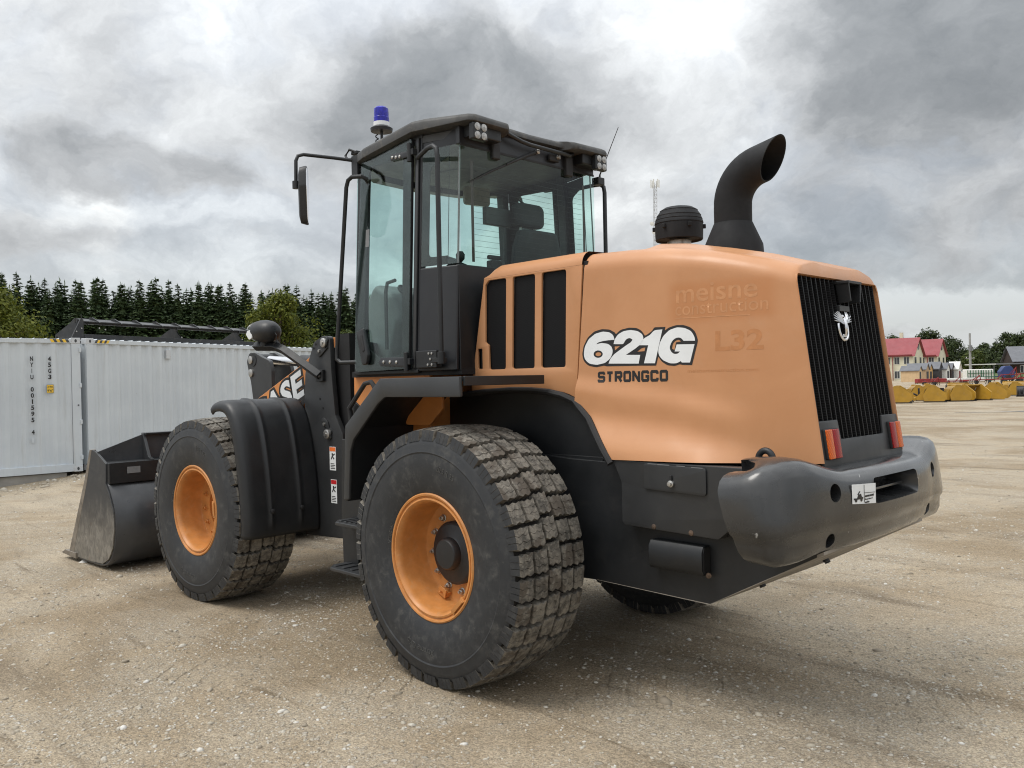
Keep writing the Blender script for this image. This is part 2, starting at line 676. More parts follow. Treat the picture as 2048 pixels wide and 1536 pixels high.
    t.bump(h, 0.85, 0.014)
    return t.m
M_ground = ground_mat()
g = link_mesh('ground', build_ground(), M_ground, None, None, 80)
tag(g, 'beige gravel yard under the wheel loader', 'ground', kind='structure')

# loose stones lying on the yard
def stone_mat():
    t = NT('loose_stone')
    gi = t.n('ShaderNodeNewGeometry')
    cr_ = t.n('ShaderNodeValToRGB')
    els = [(0.0, (0.22, 0.185, 0.138)), (0.30, (0.33, 0.29, 0.228)), (0.65, (0.43, 0.39, 0.32)), (0.92, (0.53, 0.50, 0.44)), (1.0, (0.66, 0.65, 0.62))]
    cr_.color_ramp.elements[0].color = (*els[0][1], 1)
    cr_.color_ramp.elements[1].color = (*els[-1][1], 1)
    for p_, c_ in els[1:-1]:
        e = cr_.color_ramp.elements.new(p_)
        e.color = (*c_, 1)
    t.l(gi.outputs['Random Per Island'], cr_.inputs[0])
    n = t.noise(120, 4, 0.6)
    t.col(t.mix(t.ramp(n, 0.3, 0.7, 0.0, 0.35), cr_.outputs[0], (0.27, 0.225, 0.16)))
    t.rough(0.9)
    return t.m
def build_stones():
    rng = np.random.default_rng(11)
    # a rounded low stone: 10 vertices
    base = [(0, 0, 1)]
    for k in range(5):
        base.append((math.cos(k*2*PI/5), math.sin(k*2*PI/5), 0.35))
    for k in range(5):
        base.append((1.02*math.cos((k+0.5)*2*PI/5), 1.02*math.sin((k+0.5)*2*PI/5), -0.4))
    bf = []
    for k in range(5):
        k2 = (k+1) % 5
        bf.append((0, 1+k, 1+k2))
        bf.append((1+k, 6+k, 1+k2))
        bf.append((1+k2, 6+k, 6+k2))
    base = np.array(base)
    V = []
    Fc = []
    cnt = 0
    yaw0 = YAW
    for n_, r0, r1, s0, s1, pw in ((34000, 2.2, 7.0, 0.0030, 0.0085, 1.3), (26000, 2.2, 12, 0.006, 0.013, 1.4), (5000, 2.4, 22, 0.010, 0.022, 1.4), (220, 2.6, 26, 0.020, 0.042, 1.2)):
        k = 0
        while k < n_:
            a = yaw0+rng.uniform(-0.85, 0.85)
            r_ = r0+(r1-r0)*rng.random()**(1.0/pw)
            x, y = CP.x+r_*math.cos(a), CP.y+r_*math.sin(a)
            den = 0.5+0.9*gnoise(x, y, 0.8, 1.9)+0.5*gnoise(x, y, 3.0, 5.2)
            k += 1
            if rng.random() > den:
                continue
            if (abs(x) < 0.2 or abs(x-WB_) < 0.2) and 0.7 < abs(y) < 1.25:
                continue
            s = s0+(s1-s0)*rng.random()**2
            sc = np.array([s*rng.uniform(0.8, 1.35), s*rng.uniform(0.65, 1.0), s*rng.uniform(0.40, 0.72)])
            p = base*sc*rng.uniform(0.80, 1.2, (11, 1))
            th = rng.uniform(0, 2*PI)
            c, s_ = math.cos(th), math.sin(th)
            tx, ty = rng.uniform(-0.3, 0.3, 2)
            X = p[:, 0]*c-p[:, 1]*s_
            Y = p[:, 0]*s_+p[:, 1]*c
            Z = p[:, 2]+X*tx+Y*ty
            gz = ground_z(x, y)
            V.append(np.stack([X+x, Y+y, Z+gz+sc[2]*0.15], 1))
            Fc.append(np.array(bf)+cnt)
            cnt += 11
    for k in range(420):
        # rubble along the foot of the containers
        u = rng.uniform(-1, 1)
        x, y = 14.2+rng.normal()*0.45-0.3*abs(u), -1.2+u*3.0
        s = 0.012+0.055*rng.random()**3
        sc = np.array([s*rng.uniform(0.8, 1.3), s*rng.uniform(0.7, 1.0), s*rng.uniform(0.5, 0.8)])
        p = base*sc*rng.uniform(0.75, 1.25, (11, 1))
        V.append(p+np.array([x, y, ground_z(x, y)+sc[2]*0.2]))
        Fc.append(np.array(bf)+cnt)
        cnt += 11
    V = np.concatenate(V)
    Fc = np.concatenate(Fc)
    me = bpy.data.meshes.new('loose_stones')
    me.vertices.add(len(V))
    me.vertices.foreach_set('co', V.ravel())
    me.loops.add(len(Fc)*3)
    me.loops.foreach_set('vertex_index', Fc.ravel().astype(np.int32))
    me.polygons.add(len(Fc))
    me.polygons.foreach_set('loop_start', np.arange(0, len(Fc)*3, 3, dtype=np.int32))
    me.update(calc_edges=True)
    return me
WB_ = 2.9
stn = link_mesh('gravel', build_stones(), stone_mat(), None, None, 0)
stn.data.shade_smooth()
tag(stn, 'loose pale stones strewn over the gravel yard', 'gravel', kind='stuff')

# puddles far out on the yard
def puddle(cx_, cy_, rx, ry, ang, seed):
    rg = random.Random(seed)
    pts = []
    ph = [rg.uniform(0, 6) for _ in range(5)]
    for k in range(60):
        a = 2*PI*k/60
        m = 1+0.18*math.sin(3*a+ph[0])+0.12*math.sin(5*a+ph[1])+0.07*math.sin(9*a+ph[2])
        x, y = rx*m*math.cos(a), ry*m*math.sin(a)
        pts.append((cx_+x*math.cos(ang)-y*math.sin(ang), cy_+x*math.sin(ang)+y*math.cos(ang)))
    zz = max(ground_z(p[0], p[1]) for p in pts)+0.004
    o = MB().add([(p[0], p[1], zz) for p in pts], [tuple(range(60))]).build('puddle', M_water, None, smooth=0)
    tag(o, 'shallow puddle of rain water on the gravel', 'puddle', kind='structure')
tw = NT('puddle_water')
tw.col((0.52, 0.50, 0.45))  # pale silty water; the light base colour also stands in for reflected sky
tw.rough(0.12)
tw.bump(tw.noise(9, 3, 0.5), 0.25, 0.03)
M_water = tw.m
FH = Vector((math.cos(YAW), math.sin(YAW)))
RH = Vector((math.sin(YAW), -math.cos(YAW)))
def site(lat, dist):
    # yard coordinates: metres to the right of, and out along, the line of sight across the yard
    q = Vector((CP.x, CP.y))+FH*dist+RH*lat
    return q.x, q.y
SA = math.atan2(RH.y, RH.x)
for i, (la, di, rx, ry) in enumerate(((22.5, 34.5, 3.6, 0.45), (18.6, 34.6, 0.5, 0.16), (19.8, 34.4, 0.4, 0.12), (24.5, 37.6, 1.6, 0.25))):
    x, y = site(la, di)
    puddle(x, y, rx, ry, SA, i)

# ================================================================== materials of the loader
def make_hood_paint():
    t = NT('hood_paint')
    n = t.noise(2.2, 6, 0.6, 0.3)
    co = t.mix(t.ramp(n, 0.3, 0.72), (0.480, 0.226, 0.100), (0.540, 0.266, 0.126))
    x, y, z = t.sep()
    # unfaded paint where an old sign was peeled off
    dx = t.math('ABSOLUTE', t.math('SUBTRACT', x, -1.42))
    dzz = t.math('ABSOLUTE', t.math('SUBTRACT', z, 2.035))
    m1 = t.math('MULTIPLY', t.ramp(dx, 0.31, 0.23), t.ramp(dzz, 0.125, 0.07))
    co = t.mix(t.math('MULTIPLY', m1, 0.72), co, (0.455, 0.188, 0.068))
    sp = t.ramp(t.noise(90, 2, 0.5), 0.62, 0.74)
    co = t.mix(t.math('MULTIPLY', sp, 0.06), co, (0.25, 0.2, 0.15))
    du = t.ramp(t.noise(7, 8, 0.7, 0.5), 0.5, 0.85)
    co = t.mix(t.math('MULTIPLY', du, 0.16), co, (0.49, 0.33, 0.22))
    t.col(co)
    t.rough(t.ramp(t.noise(5, 5, 0.6), 0.3, 0.7, 0.36, 0.50))
    t.b.inputs['Specular IOR Level'].default_value = 0.35
    t.b.inputs['Coat Weight'].default_value = 0.22
    t.b.inputs['Coat Roughness'].default_value = 0.22
    t.bump(t.noise(260, 2, 0.5), 0.03, 0.002)
    return t.m
M_hood = make_hood_paint()
M_orange = simple('boom_paint', (0.62, 0.235, 0.062), 0.42, var=0.10, scale=4, dust=0.25, bump=0.02)
M_rim = simple('rim_paint', (0.52, 0.215, 0.058), 0.45, var=0.14, scale=9, dust=0.35, dustcol=(0.50, 0.33, 0.18), bump=0.04)
M_rimgap = simple('rim_shadow_gap', (0.02, 0.018, 0.015), 0.8)
M_black = simple('black_frame_paint', (0.0105, 0.0118, 0.0135), 0.46, var=0.2, scale=3, dust=0.08, dustcol=(0.12, 0.108, 0.09), bump=0.02)
M_grey = simple('dark_grey_paint', (0.0285, 0.0298, 0.0315), 0.40, var=0.12, scale=3, dust=0.08, dustcol=(0.14, 0.13, 0.11), bump=0.03)
M_cab = simple('cab_grey_paint', (0.0185, 0.0195, 0.0225), 0.38, var=0.1, scale=3, dust=0.05, dustcol=(0.12, 0.11, 0.10), bump=0.03)
M_plast = simple('black_plastic', (0.0145, 0.0155, 0.0172), 0.44, var=0.12, scale=4, dust=0.07, dustcol=(0.12, 0.115, 0.105), bump=0.10, bscale=420)
M_stack = simple('matte_black_stack', (0.0125, 0.013, 0.0145), 0.72, var=0.15, scale=5, dust=0.08, dustcol=(0.08, 0.08, 0.08), bump=0.06, spec=0.3)
M_rubber = simple('rubber', (0.014, 0.014, 0.015), 0.65)
M_dark = simple('inner_black', (0.008, 0.008, 0.009), 0.7)
M_steel = simple('zinc_steel', (0.46, 0.45, 0.43), 0.38, metal=0.9, scale=30)
M_chrome = simple('chrome', (0.78, 0.78, 0.79), 0.12, metal=1.0, var=0.04)
M_white = simple('decal_white', (0.74, 0.76, 0.77), 0.4, var=0.04, scale=9)
M_ink = simple('decal_ink', (0.012, 0.012, 0.013), 0.45)
M_rust = simple('rusty_steel', (0.085, 0.055, 0.036), 0.75, var=0.5, scale=30, bump=0.3)
M_seat = simple('seat_fabric', (0.022, 0.024, 0.027), 0.85, bump=0.15, bscale=300)
M_trim = simple('interior_grey', (0.060, 0.063, 0.066), 0.6)
M_trimlt = simple('interior_light_grey', (0.17, 0.175, 0.18), 0.6)
M_orangedec = simple('decal_orange', (0.75, 0.16, 0.03), 0.45)
M_red = simple('decal_red', (0.55, 0.02, 0.025), 0.45)
M_ghost_l = simple('faded_lettering', (0.505, 0.244, 0.112), 0.43, var=0.10, scale=25, spec=0.35)
M_ghost_d = simple('unfaded_lettering', (0.465, 0.205, 0.083), 0.43, var=0.08, scale=25, spec=0.35)

def make_tyre():
    t = NT('tyre_sidewall')
    n = t.noise(16, 9, 0.72, 0.3)
    big = t.noise(4, 4, 0.55, 0.3)
    st = t.noise(40, 5, 0.65, 0.2)
    f = t.math('MULTIPLY', t.ramp(n, 0.44, 0.78), t.ramp(big, 0.35, 0.65, 0.35, 1.0))
    co = t.mix(f, (0.0195, 0.0215, 0.0245), (0.085, 0.083, 0.077))
    co = t.mix(t.math('MULTIPLY', t.ramp(st, 0.60, 0.76), 0.30), co, (0.14, 0.135, 0.12))
    t.col(co)
    t.rough(t.ramp(n, 0.3, 0.7, 0.48, 0.72))
    t.bump(t.noise(180, 3, 0.6), 0.10, 0.003)
    u = NT('tyre_tread')
    n = u.noise(13, 9, 0.72, 0.4)
    co = u.mix(u.ramp(n, 0.34, 0.66), (0.062, 0.057, 0.049), (0.245, 0.222, 0.186))
    co = u.mix(u.math('MULTIPLY', u.ramp(u.noise(60, 3, 0.6), 0.5, 0.75), 0.35), co, (0.40, 0.37, 0.315))
    co = u.mix(u.math('MULTIPLY', u.ramp(u.noise(6.5, 5, 0.6, 0.3), 0.52, 0.62), 0.72), co, (0.060, 0.046, 0.034))
    u.col(co)
    u.rough(0.85)
    u.bump(u.noise(150, 4, 0.7), 0.6, 0.005)
    return t.m, u.m
M_side, M_tread = make_tyre()
M_groove = simple('tyre_groove', (0.018, 0.016, 0.014), 0.95, dust=0.15, dustcol=(0.12, 0.10, 0.08), scale=20)

def make_glass(name, tint):
    t = NT(name)
    t.t.nodes.remove(t.b)
    tr = t.n('ShaderNodeBsdfTransparent')
    tr.inputs[0].default_value = (*tint, 1)
    gl = t.n('ShaderNodeBsdfGlossy')
    gl.inputs['Roughness'].default_value = 0.015
    lw = t.n('ShaderNodeLayerWeight')
    lw.inputs[0].default_value = 0.5
    fr = t.n('ShaderNodeMath', operation='MULTIPLY_ADD')
    t.l(t.math('POWER', lw.outputs['Facing'], 5.0), fr.inputs[0])
    fr.inputs[1].default_value = 0.94
    fr.inputs[2].default_value = 0.05
    mx = t.n('ShaderNodeMixShader')
    t.l(fr.outputs[0], mx.inputs[0])
    t.l(tr.outputs[0], mx.inputs[1])
    t.l(gl.outputs[0], mx.inputs[2])
    t.l(mx.outputs[0], t.out.inputs[0])
    return t.m
M_glass = make_glass('cab_glass_sheet', (0.76, 0.925, 0.89))
M_glass2 = make_glass('cab_glass', (0.90, 0.975, 0.957))
M_lens = make_glass('clear_lens', (0.92, 0.93, 0.93))

def make_bumper_paint():
    t = NT('bumper_paint')
    n = t.noise(3.0, 6, 0.6, 0.6)
    co = t.mix(t.ramp(n, 0.3, 0.7), (0.022, 0.023, 0.0245), (0.033, 0.0335, 0.034))
    vec = t.mapping(scale=(1, 1, 5), rot=(0.1, 0, 0))
    sc = t.ramp(t.noise(10, 8, 0.75, 1.2, vec=vec), 0.60, 0.78)
    co = t.mix(t.math('MULTIPLY', sc, 0.22), co, (0.16, 0.165, 0.17))
    ch = t.ramp(t.noise(17, 3, 0.45, 0.1), 0.735, 0.765)
    co = t.mix(t.math('MULTIPLY', ch, 0.8), co, (0.40, 0.40, 0.39))
    t.col(co)
    t.rough(t.ramp(t.noise(6, 6, 0.65), 0.3, 0.7, 0.17, 0.34))
    t.bump(t.noise(14, 4, 0.55), 0.05, 0.02)
    t.b.inputs['Coat Weight'].default_value = 0.5
    t.b.inputs['Coat Roughness'].default_value = 0.14
    return t.m
M_bumper = make_bumper_paint()

def make_vent():
    t = NT('perforated_mesh')
    vx = t.mapping(scale=(1, 1, 1))
    x, y, z = t.sep()
    def tri(v, f, ph):
        s = t.math('SINE', t.math('MULTIPLY_ADD', v, f, ph))
        return s
    a = t.math('MULTIPLY', tri(x, 620, 0), tri(z, 620, 0))
    co = t.mix(t.ramp(a, -0.1, 0.5), (0.002, 0.002, 0.0025), (0.012, 0.0125, 0.014))
    t.col(co)
    t.b.inputs['Specular IOR Level'].default_value = 0.2
    t.rough(0.6)
    return t.m
M_vent = make_vent()
def make_grille_mesh():
    t = NT('grille_mesh')
    x, y, z = t.sep()
    a = t.math('MULTIPLY', t.math('SINE', t.math('MULTIPLY', y, 520)), t.math('SINE', t.math('MULTIPLY', z, 520)))
    co = t.mix(t.ramp(a, 0.0, 0.5), (0.002, 0.002, 0.002), (0.020, 0.020, 0.022))
    t.col(co)
    t.b.inputs['Specular IOR Level'].default_value = 0.25
    t.rough(0.5)
    return t.m
M_gmesh = make_grille_mesh()
def make_lamp(name, c):
    t = NT(name)
    x, y, z = t.sep()
    a = t.math('MULTIPLY', t.math('SINE', t.math('MULTIPLY', y, 330)), t.math('SINE', t.math('MULTIPLY', z, 330)))
    t.col(t.mix(t.ramp(a, -0.2, 0.7), tuple(v*0.6 for v in c), c))
    t.rough(0.2)
    t.b.inputs['Specular IOR Level'].default_value = 0.35
    return t.m
M_amber = make_lamp('amber_lens', (0.78, 0.135, 0.006))
M_redlens = make_lamp('red_lens', (0.36, 0.004, 0.006))
M_blue = simple('blue_lens', (0.012, 0.012, 0.32), 0.12, var=0.3, scale=40)
M_led = simple('led_reflector', (0.36, 0.36, 0.35), 0.2, metal=0.3, var=0.3, scale=60)

# ================================================================== wheel loader
WB, PHI = 2.9019, 0.041257
FR = Matrix.Translation((WB/2, 0, 0)) @ Matrix.Rotation(PHI, 4, 'Z') @ Matrix.Translation((-WB/2, 0, 0))
LD = empty('wheel_loader')
tag(LD, 'orange and black wheel loader with a bucket standing on the gravel yard', 'wheel loader')

# ------------------------------------------------------------------ wheels
AX = 0.70
def make_tyre_mesh():
    mb = MB()
    mb.mi = 0
    seg = 132
    prof = [(-0.19, 0.30), (-0.225, 0.345), (-0.238, 0.372), (-0.254, 0.43), (-0.262, 0.50), (-0.262, 0.545), (-0.2585, 0.575), (-0.2625, 0.583), (-0.2595, 0.592), (-0.254, 0.62), (-0.247, 0.645), (-0.236, 0.664)]
    crown = [(-0.20, 0.678), (-0.1, 0.688), (0, 0.691), (0.1, 0.688), (0.20, 0.678)]
    left = [(r_, y) for y, r_ in prof]
    right = [(r_, -y) for y, r_ in reversed(prof)]
    cr_ = [(r_, y) for y, r_ in crown]
    # rings on the outer side wall
    mb.lathe(left, axis=(0, 1, 0), seg=seg)
    mb.lathe(right, axis=(0, 1, 0), seg=seg)
    mb.mi = 2
    mb.lathe([left[-1]]+[(r_-0.012, y) for r_, y in cr_]+[right[0]], axis=(0, 1, 0), seg=seg)
    NR = 34
    pitch = 2*PI/NR
    cols = [-0.241, -0.146, -0.049, 0.049, 0.146, 0.241]
    rng = random.Random(4)
    def rt_(y):
        return 0.7215-0.017*(abs(y)/0.23)**2.4
    def P3(y, s, r_):
        a = s/0.72
        return (r_*math.cos(a), y, r_*math.sin(a))
    amp = 0.0055
    for k in range(NR):
        s0 = k*pitch*0.72
        for c in range(5):
            y0, y1 = cols[c]+0.0080, cols[c+1]-0.0080
            if c == 0: y0 = cols[0]
            if c == 4: y1 = cols[5]
            ph = 0.030*abs((c-2))*0.5+(0.012 if c % 2 else 0)
            sl = pitch*0.72-0.029
            a0 = s0+ph
            nst = 3
            for q in range(nst):
                sa = a0+sl*q/nst+(0.0013 if q else 0)
                sb = a0+sl*(q+1)/nst-(0.0013 if q < nst-1 else 0)
                edge = 4
                low, high = [], []
                for i in range(edge+1):
                    y = lerp(y0, y1, i/edge)
                    zz = amp*(1 if i % 2 else -1)
                    tilt = 0.05*(y-(y0+y1)/2)
                    low.append((y, sa+zz+tilt))
                    high.append((y, sb+zz+tilt))
                # circumferential zigzag of the block ends
                if c > 0:
                    low[0] = (low[0][0]+(0.004 if q == 1 else -0.001), low[0][1])
                    high[0] = (high[0][0]+(0.004 if q == 0 else -0.001), high[0][1])
                if c < 4:
                    low[-1] = (low[-1][0]+(0.004 if q == 1 else -0.001), low[-1][1])
                    high[-1] = (high[-1][0]+(0.004 if q == 0 else -0.001), high[-1][1])
                poly = low+high[::-1]
                n = len(poly)
                dr = rng.uniform(-0.0012, 0.0012)
                top = [P3(y, s, rt_(y)+dr) for y, s in poly]
                bot = []
                for y, s in poly:
                    if abs(y) > 0.235:
                        bot.append(P3(math.copysign(0.2505, y), s, 0.645))
                    else:
                        bot.append(P3(y, s, rt_(y)-0.050))
                mb.mi = 1
                # top as quads between the two zigzag edges
                vs = top+bot
                fs = []
                for i in range(edge):
                    fs.append((i, i+1, n-2-i, n-1-i))
                mb.add(vs, fs)
                fs2 = []
                for i in range(n):
                    j = (i+1) % n
                    fs2.append((i, n+i, n+j, j))
                base = len(mb.v)-2*n
                for f in fs2:
                    mb.f.append([base+i for i in f])
                    outer = all(abs(poly[i % n][0]) > 0.235 for i in f)
                    mb.m.append(0 if outer else 1)
    me = mb.me('tyre')
    for v in me.vertices:
        if v.co.z < -AX+0.002:
            v.co.z = -AX+0.002
            v.co.y *= 1.012
    fixnormals(me)
    # raised lettering on the outer side wall
    for p in me.polygons:
        pass
    return me
ME_tyre = make_tyre_mesh()
def rim_mesh():
    mb = MB()
    P_ = [(0.352, 0.185), (0.357, 0.222), (0.356, 0.232), (0.349, 0.238), (0.340, 0.236), (0.336, 0.226), (0.329, 0.224), (0.327, 0.231), (0.318, 0.233), (0.311, 0.226), (0.303, 0.212), (0.300, 0.19),
          (0.296, 0.10), (0.293, 0.045), (0.286, 0.030), (0.262, 0.022), (0.165, 0.022), (0.165, -0.05), (0.30, -0.06), (0.345, -0.2), (0.357, -0.235), (0.34, -0.24)]
    mb.lathe(P_, axis=(0, 1, 0), seg=72)
    return fixnormals(mb.me('rim'))
ME_rim = rim_mesh()
def hub_mesh():
    mb = MB()
    mb.lathe([(0.178, 0.0), (0.178, 0.040), (0.165, 0.052), (0.158, 0.056), (0.100, 0.060), (0.092, 0.066), (0.086, 0.100), (0.078, 0.108), (0.0, 0.110)], axis=(0, 1, 0), seg=48)
    return fixnormals(mb.me('hub'))
ME_hub = hub_mesh()
ME_hubf = hub_mesh()
def bolt_mesh():
    mb = MB()
    mb.lathe([(0.0215, 0.0), (0.0215, 0.004), (0.0165, 0.006)], axis=(0, 1, 0), seg=12)
    mb.lathe([(0.0165, 0.004), (0.0165, 0.019), (0.0135, 0.023), (0.008, 0.024), (0.008, 0.034), (0.0, 0.034)], axis=(0, 1, 0), seg=6)
    return fixnormals(mb.me('bolt'))
ME_bolt = bolt_mesh()
ME_boltf = bolt_mesh()
def lock_mesh():
    mb = MB()
    mb.box((-0.012, 0.222, -0.05), (0.012, 0.243, 0.05))
    mb.box((-0.016, 0.222, -0.062), (0.016, 0.240, -0.047))
    mb.box((-0.016, 0.222, 0.047), (0.016, 0.240, 0.062))
    return fixnormals(mb.me('lock'))
ME_lock = lock_mesh()
def valve_mesh():
    mb = MB()
    mb.box((-0.030, 0.05, -0.012), (0.030, 0.085, 0.020))
    mb.cyl((0, 0.085, 0.0), (0, 0.12, -0.01), 0.006, 8)
    mb.prism([(-0.035, 0.02), (0.035, 0.02), (0.03, -0.03), (-0.03, -0.03)], 0.09, 0.10)
    return fixnormals(mb.me('valve'))
ME_valve = valve_mesh()
def side_letters():
    objs = []
    parts = []
    for body, a0, r0, size in (('Xtreme Grip', R(-98), 0.585, 0.052), ('20.5 R 25', R(70), 0.585, 0.045), ('XTREME', R(165), 0.44, 0.04)):
        me = text_mesh(body, size, 0.0012, align='CENTER')
        def fn(u, v, w_, a0=a0, r0=r0):
            a = a0-u/r0
            r_ = r0-0.09+v
            yy = interp(r_, [(0.345, 0.225), (0.372, 0.238), (0.43, 0.254), (0.5, 0.262), (0.545, 0.262), (0.59, 0.2595), (0.62, 0.254)])
            return Vector((r_*math.cos(-a+PI)*1.0, yy+w_+0.0006, -r_*math.sin(-a+PI)*-1.0))
        map_mesh(me, fn, cuts=[(0, 0.03)])
        parts.append(me)
    return parts
ME_let = side_letters()
M_let = simple('scuffed_rubber', (0.060, 0.060, 0.058), 0.6, var=0.3, scale=30)
for (x, s, front, spin) in ((0.0, 1, False, 0.0), (0.0, -1, False, 0.4), (WB, 1, True, 0.9), (WB, -1, True, 0.2)):
    loc = Vector((x, 0.975*s, AX))
    rot = Matrix.Rotation(0 if s > 0 else PI, 4, 'Z')
    M_ = Matrix.Translation(loc) @ rot
    if front:
        M_ = FR @ M_
    wh = link_mesh('wheel', ME_rim, M_rim, LD, M_)
    tag(wh, ('front' if front else 'rear')+(' left' if s > 0 else ' right')+' wheel with an orange rim and dusty tyre')
    link_mesh('tyre', ME_tyre, [M_side, M_tread, M_groove], wh, None, 32)
    for lt in ME_let:
        link_mesh('tyre_lettering', lt, M_let, wh, None, 0)
    hb = link_mesh('hub', ME_hub if not front else ME_hubf, M_plast if not front else M_rim, wh, Matrix.Translation((0, 0.023 if not front else -0.10, 0)))
    RB = Matrix.Rotation(spin+2.35, 4, 'Y')
    link_mesh('lock_ring_key', ME_lock, M_rim, wh, RB @ Matrix.Translation((0.318, 0, 0)), 30, 0.002)
    link_mesh('valve', ME_valve, M_rim, wh, Matrix.Rotation(spin+1.15, 4, 'Y') @ Matrix.Translation((0.262, -0.03, 0)) @ Matrix.Rotation(PI/2, 4, 'Y'), 30, 0.002)
    for k in range(12):
        link_mesh('wheel_bolt', ME_bolt if not front else ME_boltf, M_steel if not front else M_rim, wh, Matrix.Rotation(2*PI*k/12+0.1, 4, 'Y') @ Matrix.Translation((0.222, 0.022, 0)), 30)

# axles
MB().cyl((0, -0.75, AX), (0, 0.75, AX), 0.16, 20).cyl((0, 0.55, AX), (0, 0.80, AX), 0.24, 24).cyl((0, -0.55, AX), (0, -0.80, AX), 0.24, 24).cbox((0, 0, AX), (0.5, 0.55, 0.45)).build('rear_axle', M_black, LD, bevel=0.01)
MB().cyl((WB, -0.75, AX), (WB, 0.75, AX), 0.16, 20).cyl((WB, 0.55, AX), (WB, 0.80, AX), 0.24, 24).cyl((WB, -0.55, AX), (WB, -0.80, AX), 0.24, 24).cbox((WB, 0, AX), (0.5, 0.55, 0.45)).build('front_axle', M_black, LD, FR, bevel=0.01)

# ------------------------------------------------------------------ engine hood
def xg(z):
    return -1.775-(2.13-z)*0.136
def seam(z):
    return -0.5525-(z-1.95)*0.083
def hood_y(x, z):
    y = 0.553-0.012*sstep(1.5, 2.3, z)
    t_ = min(max((x-xg(z))/0.62, 0), 1)
    y -= 0.086*(1-t_)**2.4
    zw1 = interp(-x, [(0.5, 1.655), (0.68, 1.63), (1.17, 1.57), (1.64, 1.48), (1.9, 1.43)])
    f1 = sstep(-1.72, -1.25, x)
    y += 0.022*f1*(1-sstep(zw1-0.055, zw1+0.045, z))
    zw2 = interp(-x, [(0.5, 1.47), (0.68, 1.44), (1.17, 1.395), (1.66, 1.29), (1.9, 1.22)])
    f2 = sstep(-1.80, -1.35, x)
    y += 0.088*f2*(1-sstep(zw2-0.17, zw2+0.045, z))
    return y
ZB = [(0.50, 1.555), (0.57, 1.51), (0.63, 1.462), (0.69, 1.40), (0.78, 1.31), (0.832, 1.238), (0.9, 1.240), (1.9, 1.258)]
ZS = [(-0.3, 2.268), (0.58, 2.262), (0.85, 2.252), (1.1, 2.232), (1.35, 2.192), (1.5, 2.158), (1.65, 2.118), (1.79, 2.07)]
ZT = [(-0.3, 2.385), (0.2, 2.392), (0.6, 2.392), (0.83, 2.382), (0.885, 2.412), (1.06, 2.390), (1.35, 2.322), (1.58, 2.262), (1.72, 2.214), (1.80, 2.180)]
def hood_station(s, nside=34, nsh=9, ntop=14):
    pts = []
    z = 1.3
    for _ in range(30):
        x = lerp(seam(z), xg(z), s)
        z = 0.6*z+0.4*interp(-x, ZB)
    zb = z
    xt = lerp(seam(2.2), xg(2.2), s)
    zs = interp(-xt, ZS)
    zt = interp(-xt, ZT)
    Rr = 0.105
    for i in range(nside):
        zz = lerp(zb, zs, i/(nside-1))
        x = lerp(seam(zz), xg(zz), s)
        pts.append((x, hood_y(x, zz), zz))
    Y0 = pts[-1][1]
    for i in range(1, nsh):
        a = R(78)*i/(nsh-1)
        zz = zs+Rr*math.sin(a)
        x = lerp(seam(zz), xg(zz), s)
        pts.append((x, Y0-Rr+Rr*math.cos(a), zz))
    xq, yq, zq = pts[-1]
    hump = sstep(0.82, 0.9, -xt)
    for i in range(1, ntop+1):
        t_ = i/ntop
        yy = yq*(1-t_)
        zz = zq+(zt-0.035*hump-zq)*(1-(1-t_)**2)+0.035*hump*sstep(0.40, 0.24, yy/1.0)
        pts.append((lerp(seam(min(zz, 2.4)), xg(min(zz, 2.4)), s), yy, zz))
    full = pts+[(p[0], -p[1], p[2]) for p in reversed(pts[:-1])]
    return full
ns = 64
rings = [hood_station(i/(ns-1)) for i in range(ns)]
def shrink(ring, d, dx):
    out = []
    for (x, y, z) in ring:
        k = max(min(1, (z-1.30)/0.2), 0)
        yy = y-math.copysign(min(d, abs(y)), y)
        zz = z-d*0.9 if z > 2.04 else z
        out.append((x+dx, yy, zz))
    return out
def opening(ring, d, dx):
    # squared-off edge of the grille opening
    out = []
    for (x, y, z) in ring:
        yy = math.copysign(min(abs(y), 0.455-d), y)
        zz = min(z, 2.134-d)
        out.append((xg(zz)+dx, yy, zz))
    return out
first = rings[0]
rings = [shrink(first, 0.022, 0.004), shrink(first, 0.006, 0.001)]+rings+[shrink(rings[-1], 0.006, -0.008), opening(rings[-1], 0.000, -0.010), opening(rings[-1], 0.003, -0.004), opening(rings[-1], 0.003, 0.03)]
mb = MB().grid(rings)
hood = mb.build('hood', M_hood, LD, smooth=50)
# hood front section: side plates with vents, and its shoulder
YP = 0.548
def plate_xz(polys, thick, y, bevel, mirror=False):
    me = curve2d_mesh(polys, thick, bevel)
    sgn = -1 if mirror else 1
    map_mesh(me, lambda u, v, w_: Vector((u, sgn*(y+w_), v)))
    return fixnormals(me)
seamx = lambda z: seam(z)+0.010
arch = [(-0.505, 1.560), (-0.46, 1.578), (-0.41, 1.592), (-0.30, 1.610), (-0.17, 1.620), (0.0, 1.622), (0.24, 1.612), (0.37, 1.60)]
outl = [(0.355, 1.70), (0.238, 2.268), (seamx(2.268), 2.268), (seamx(2.0), 2.0), (seamx(1.7), 1.7)]+arch
def lean(z):
    return 0.020*(2.29-z)/0.55
def vent_poly(x0, x1, z0=1.735, z1=2.288):
    return rpoly([(x0+lean(z0), z0), (x1+lean(z0), z0), (x1+lean(z1), z1), (x0+lean(z1), z1)], 0.018, 4)
v1 = rpoly([(0.035+0.02, 1.735), (0.200, 1.735), (0.203, 1.888), (0.232, 1.905), (0.222, 2.262), (0.19, 2.288), (0.035, 2.288)], 0.016, 3)
v2 = vent_poly(-0.208, -0.022)
v3 = vent_poly(-0.452, -0.262)
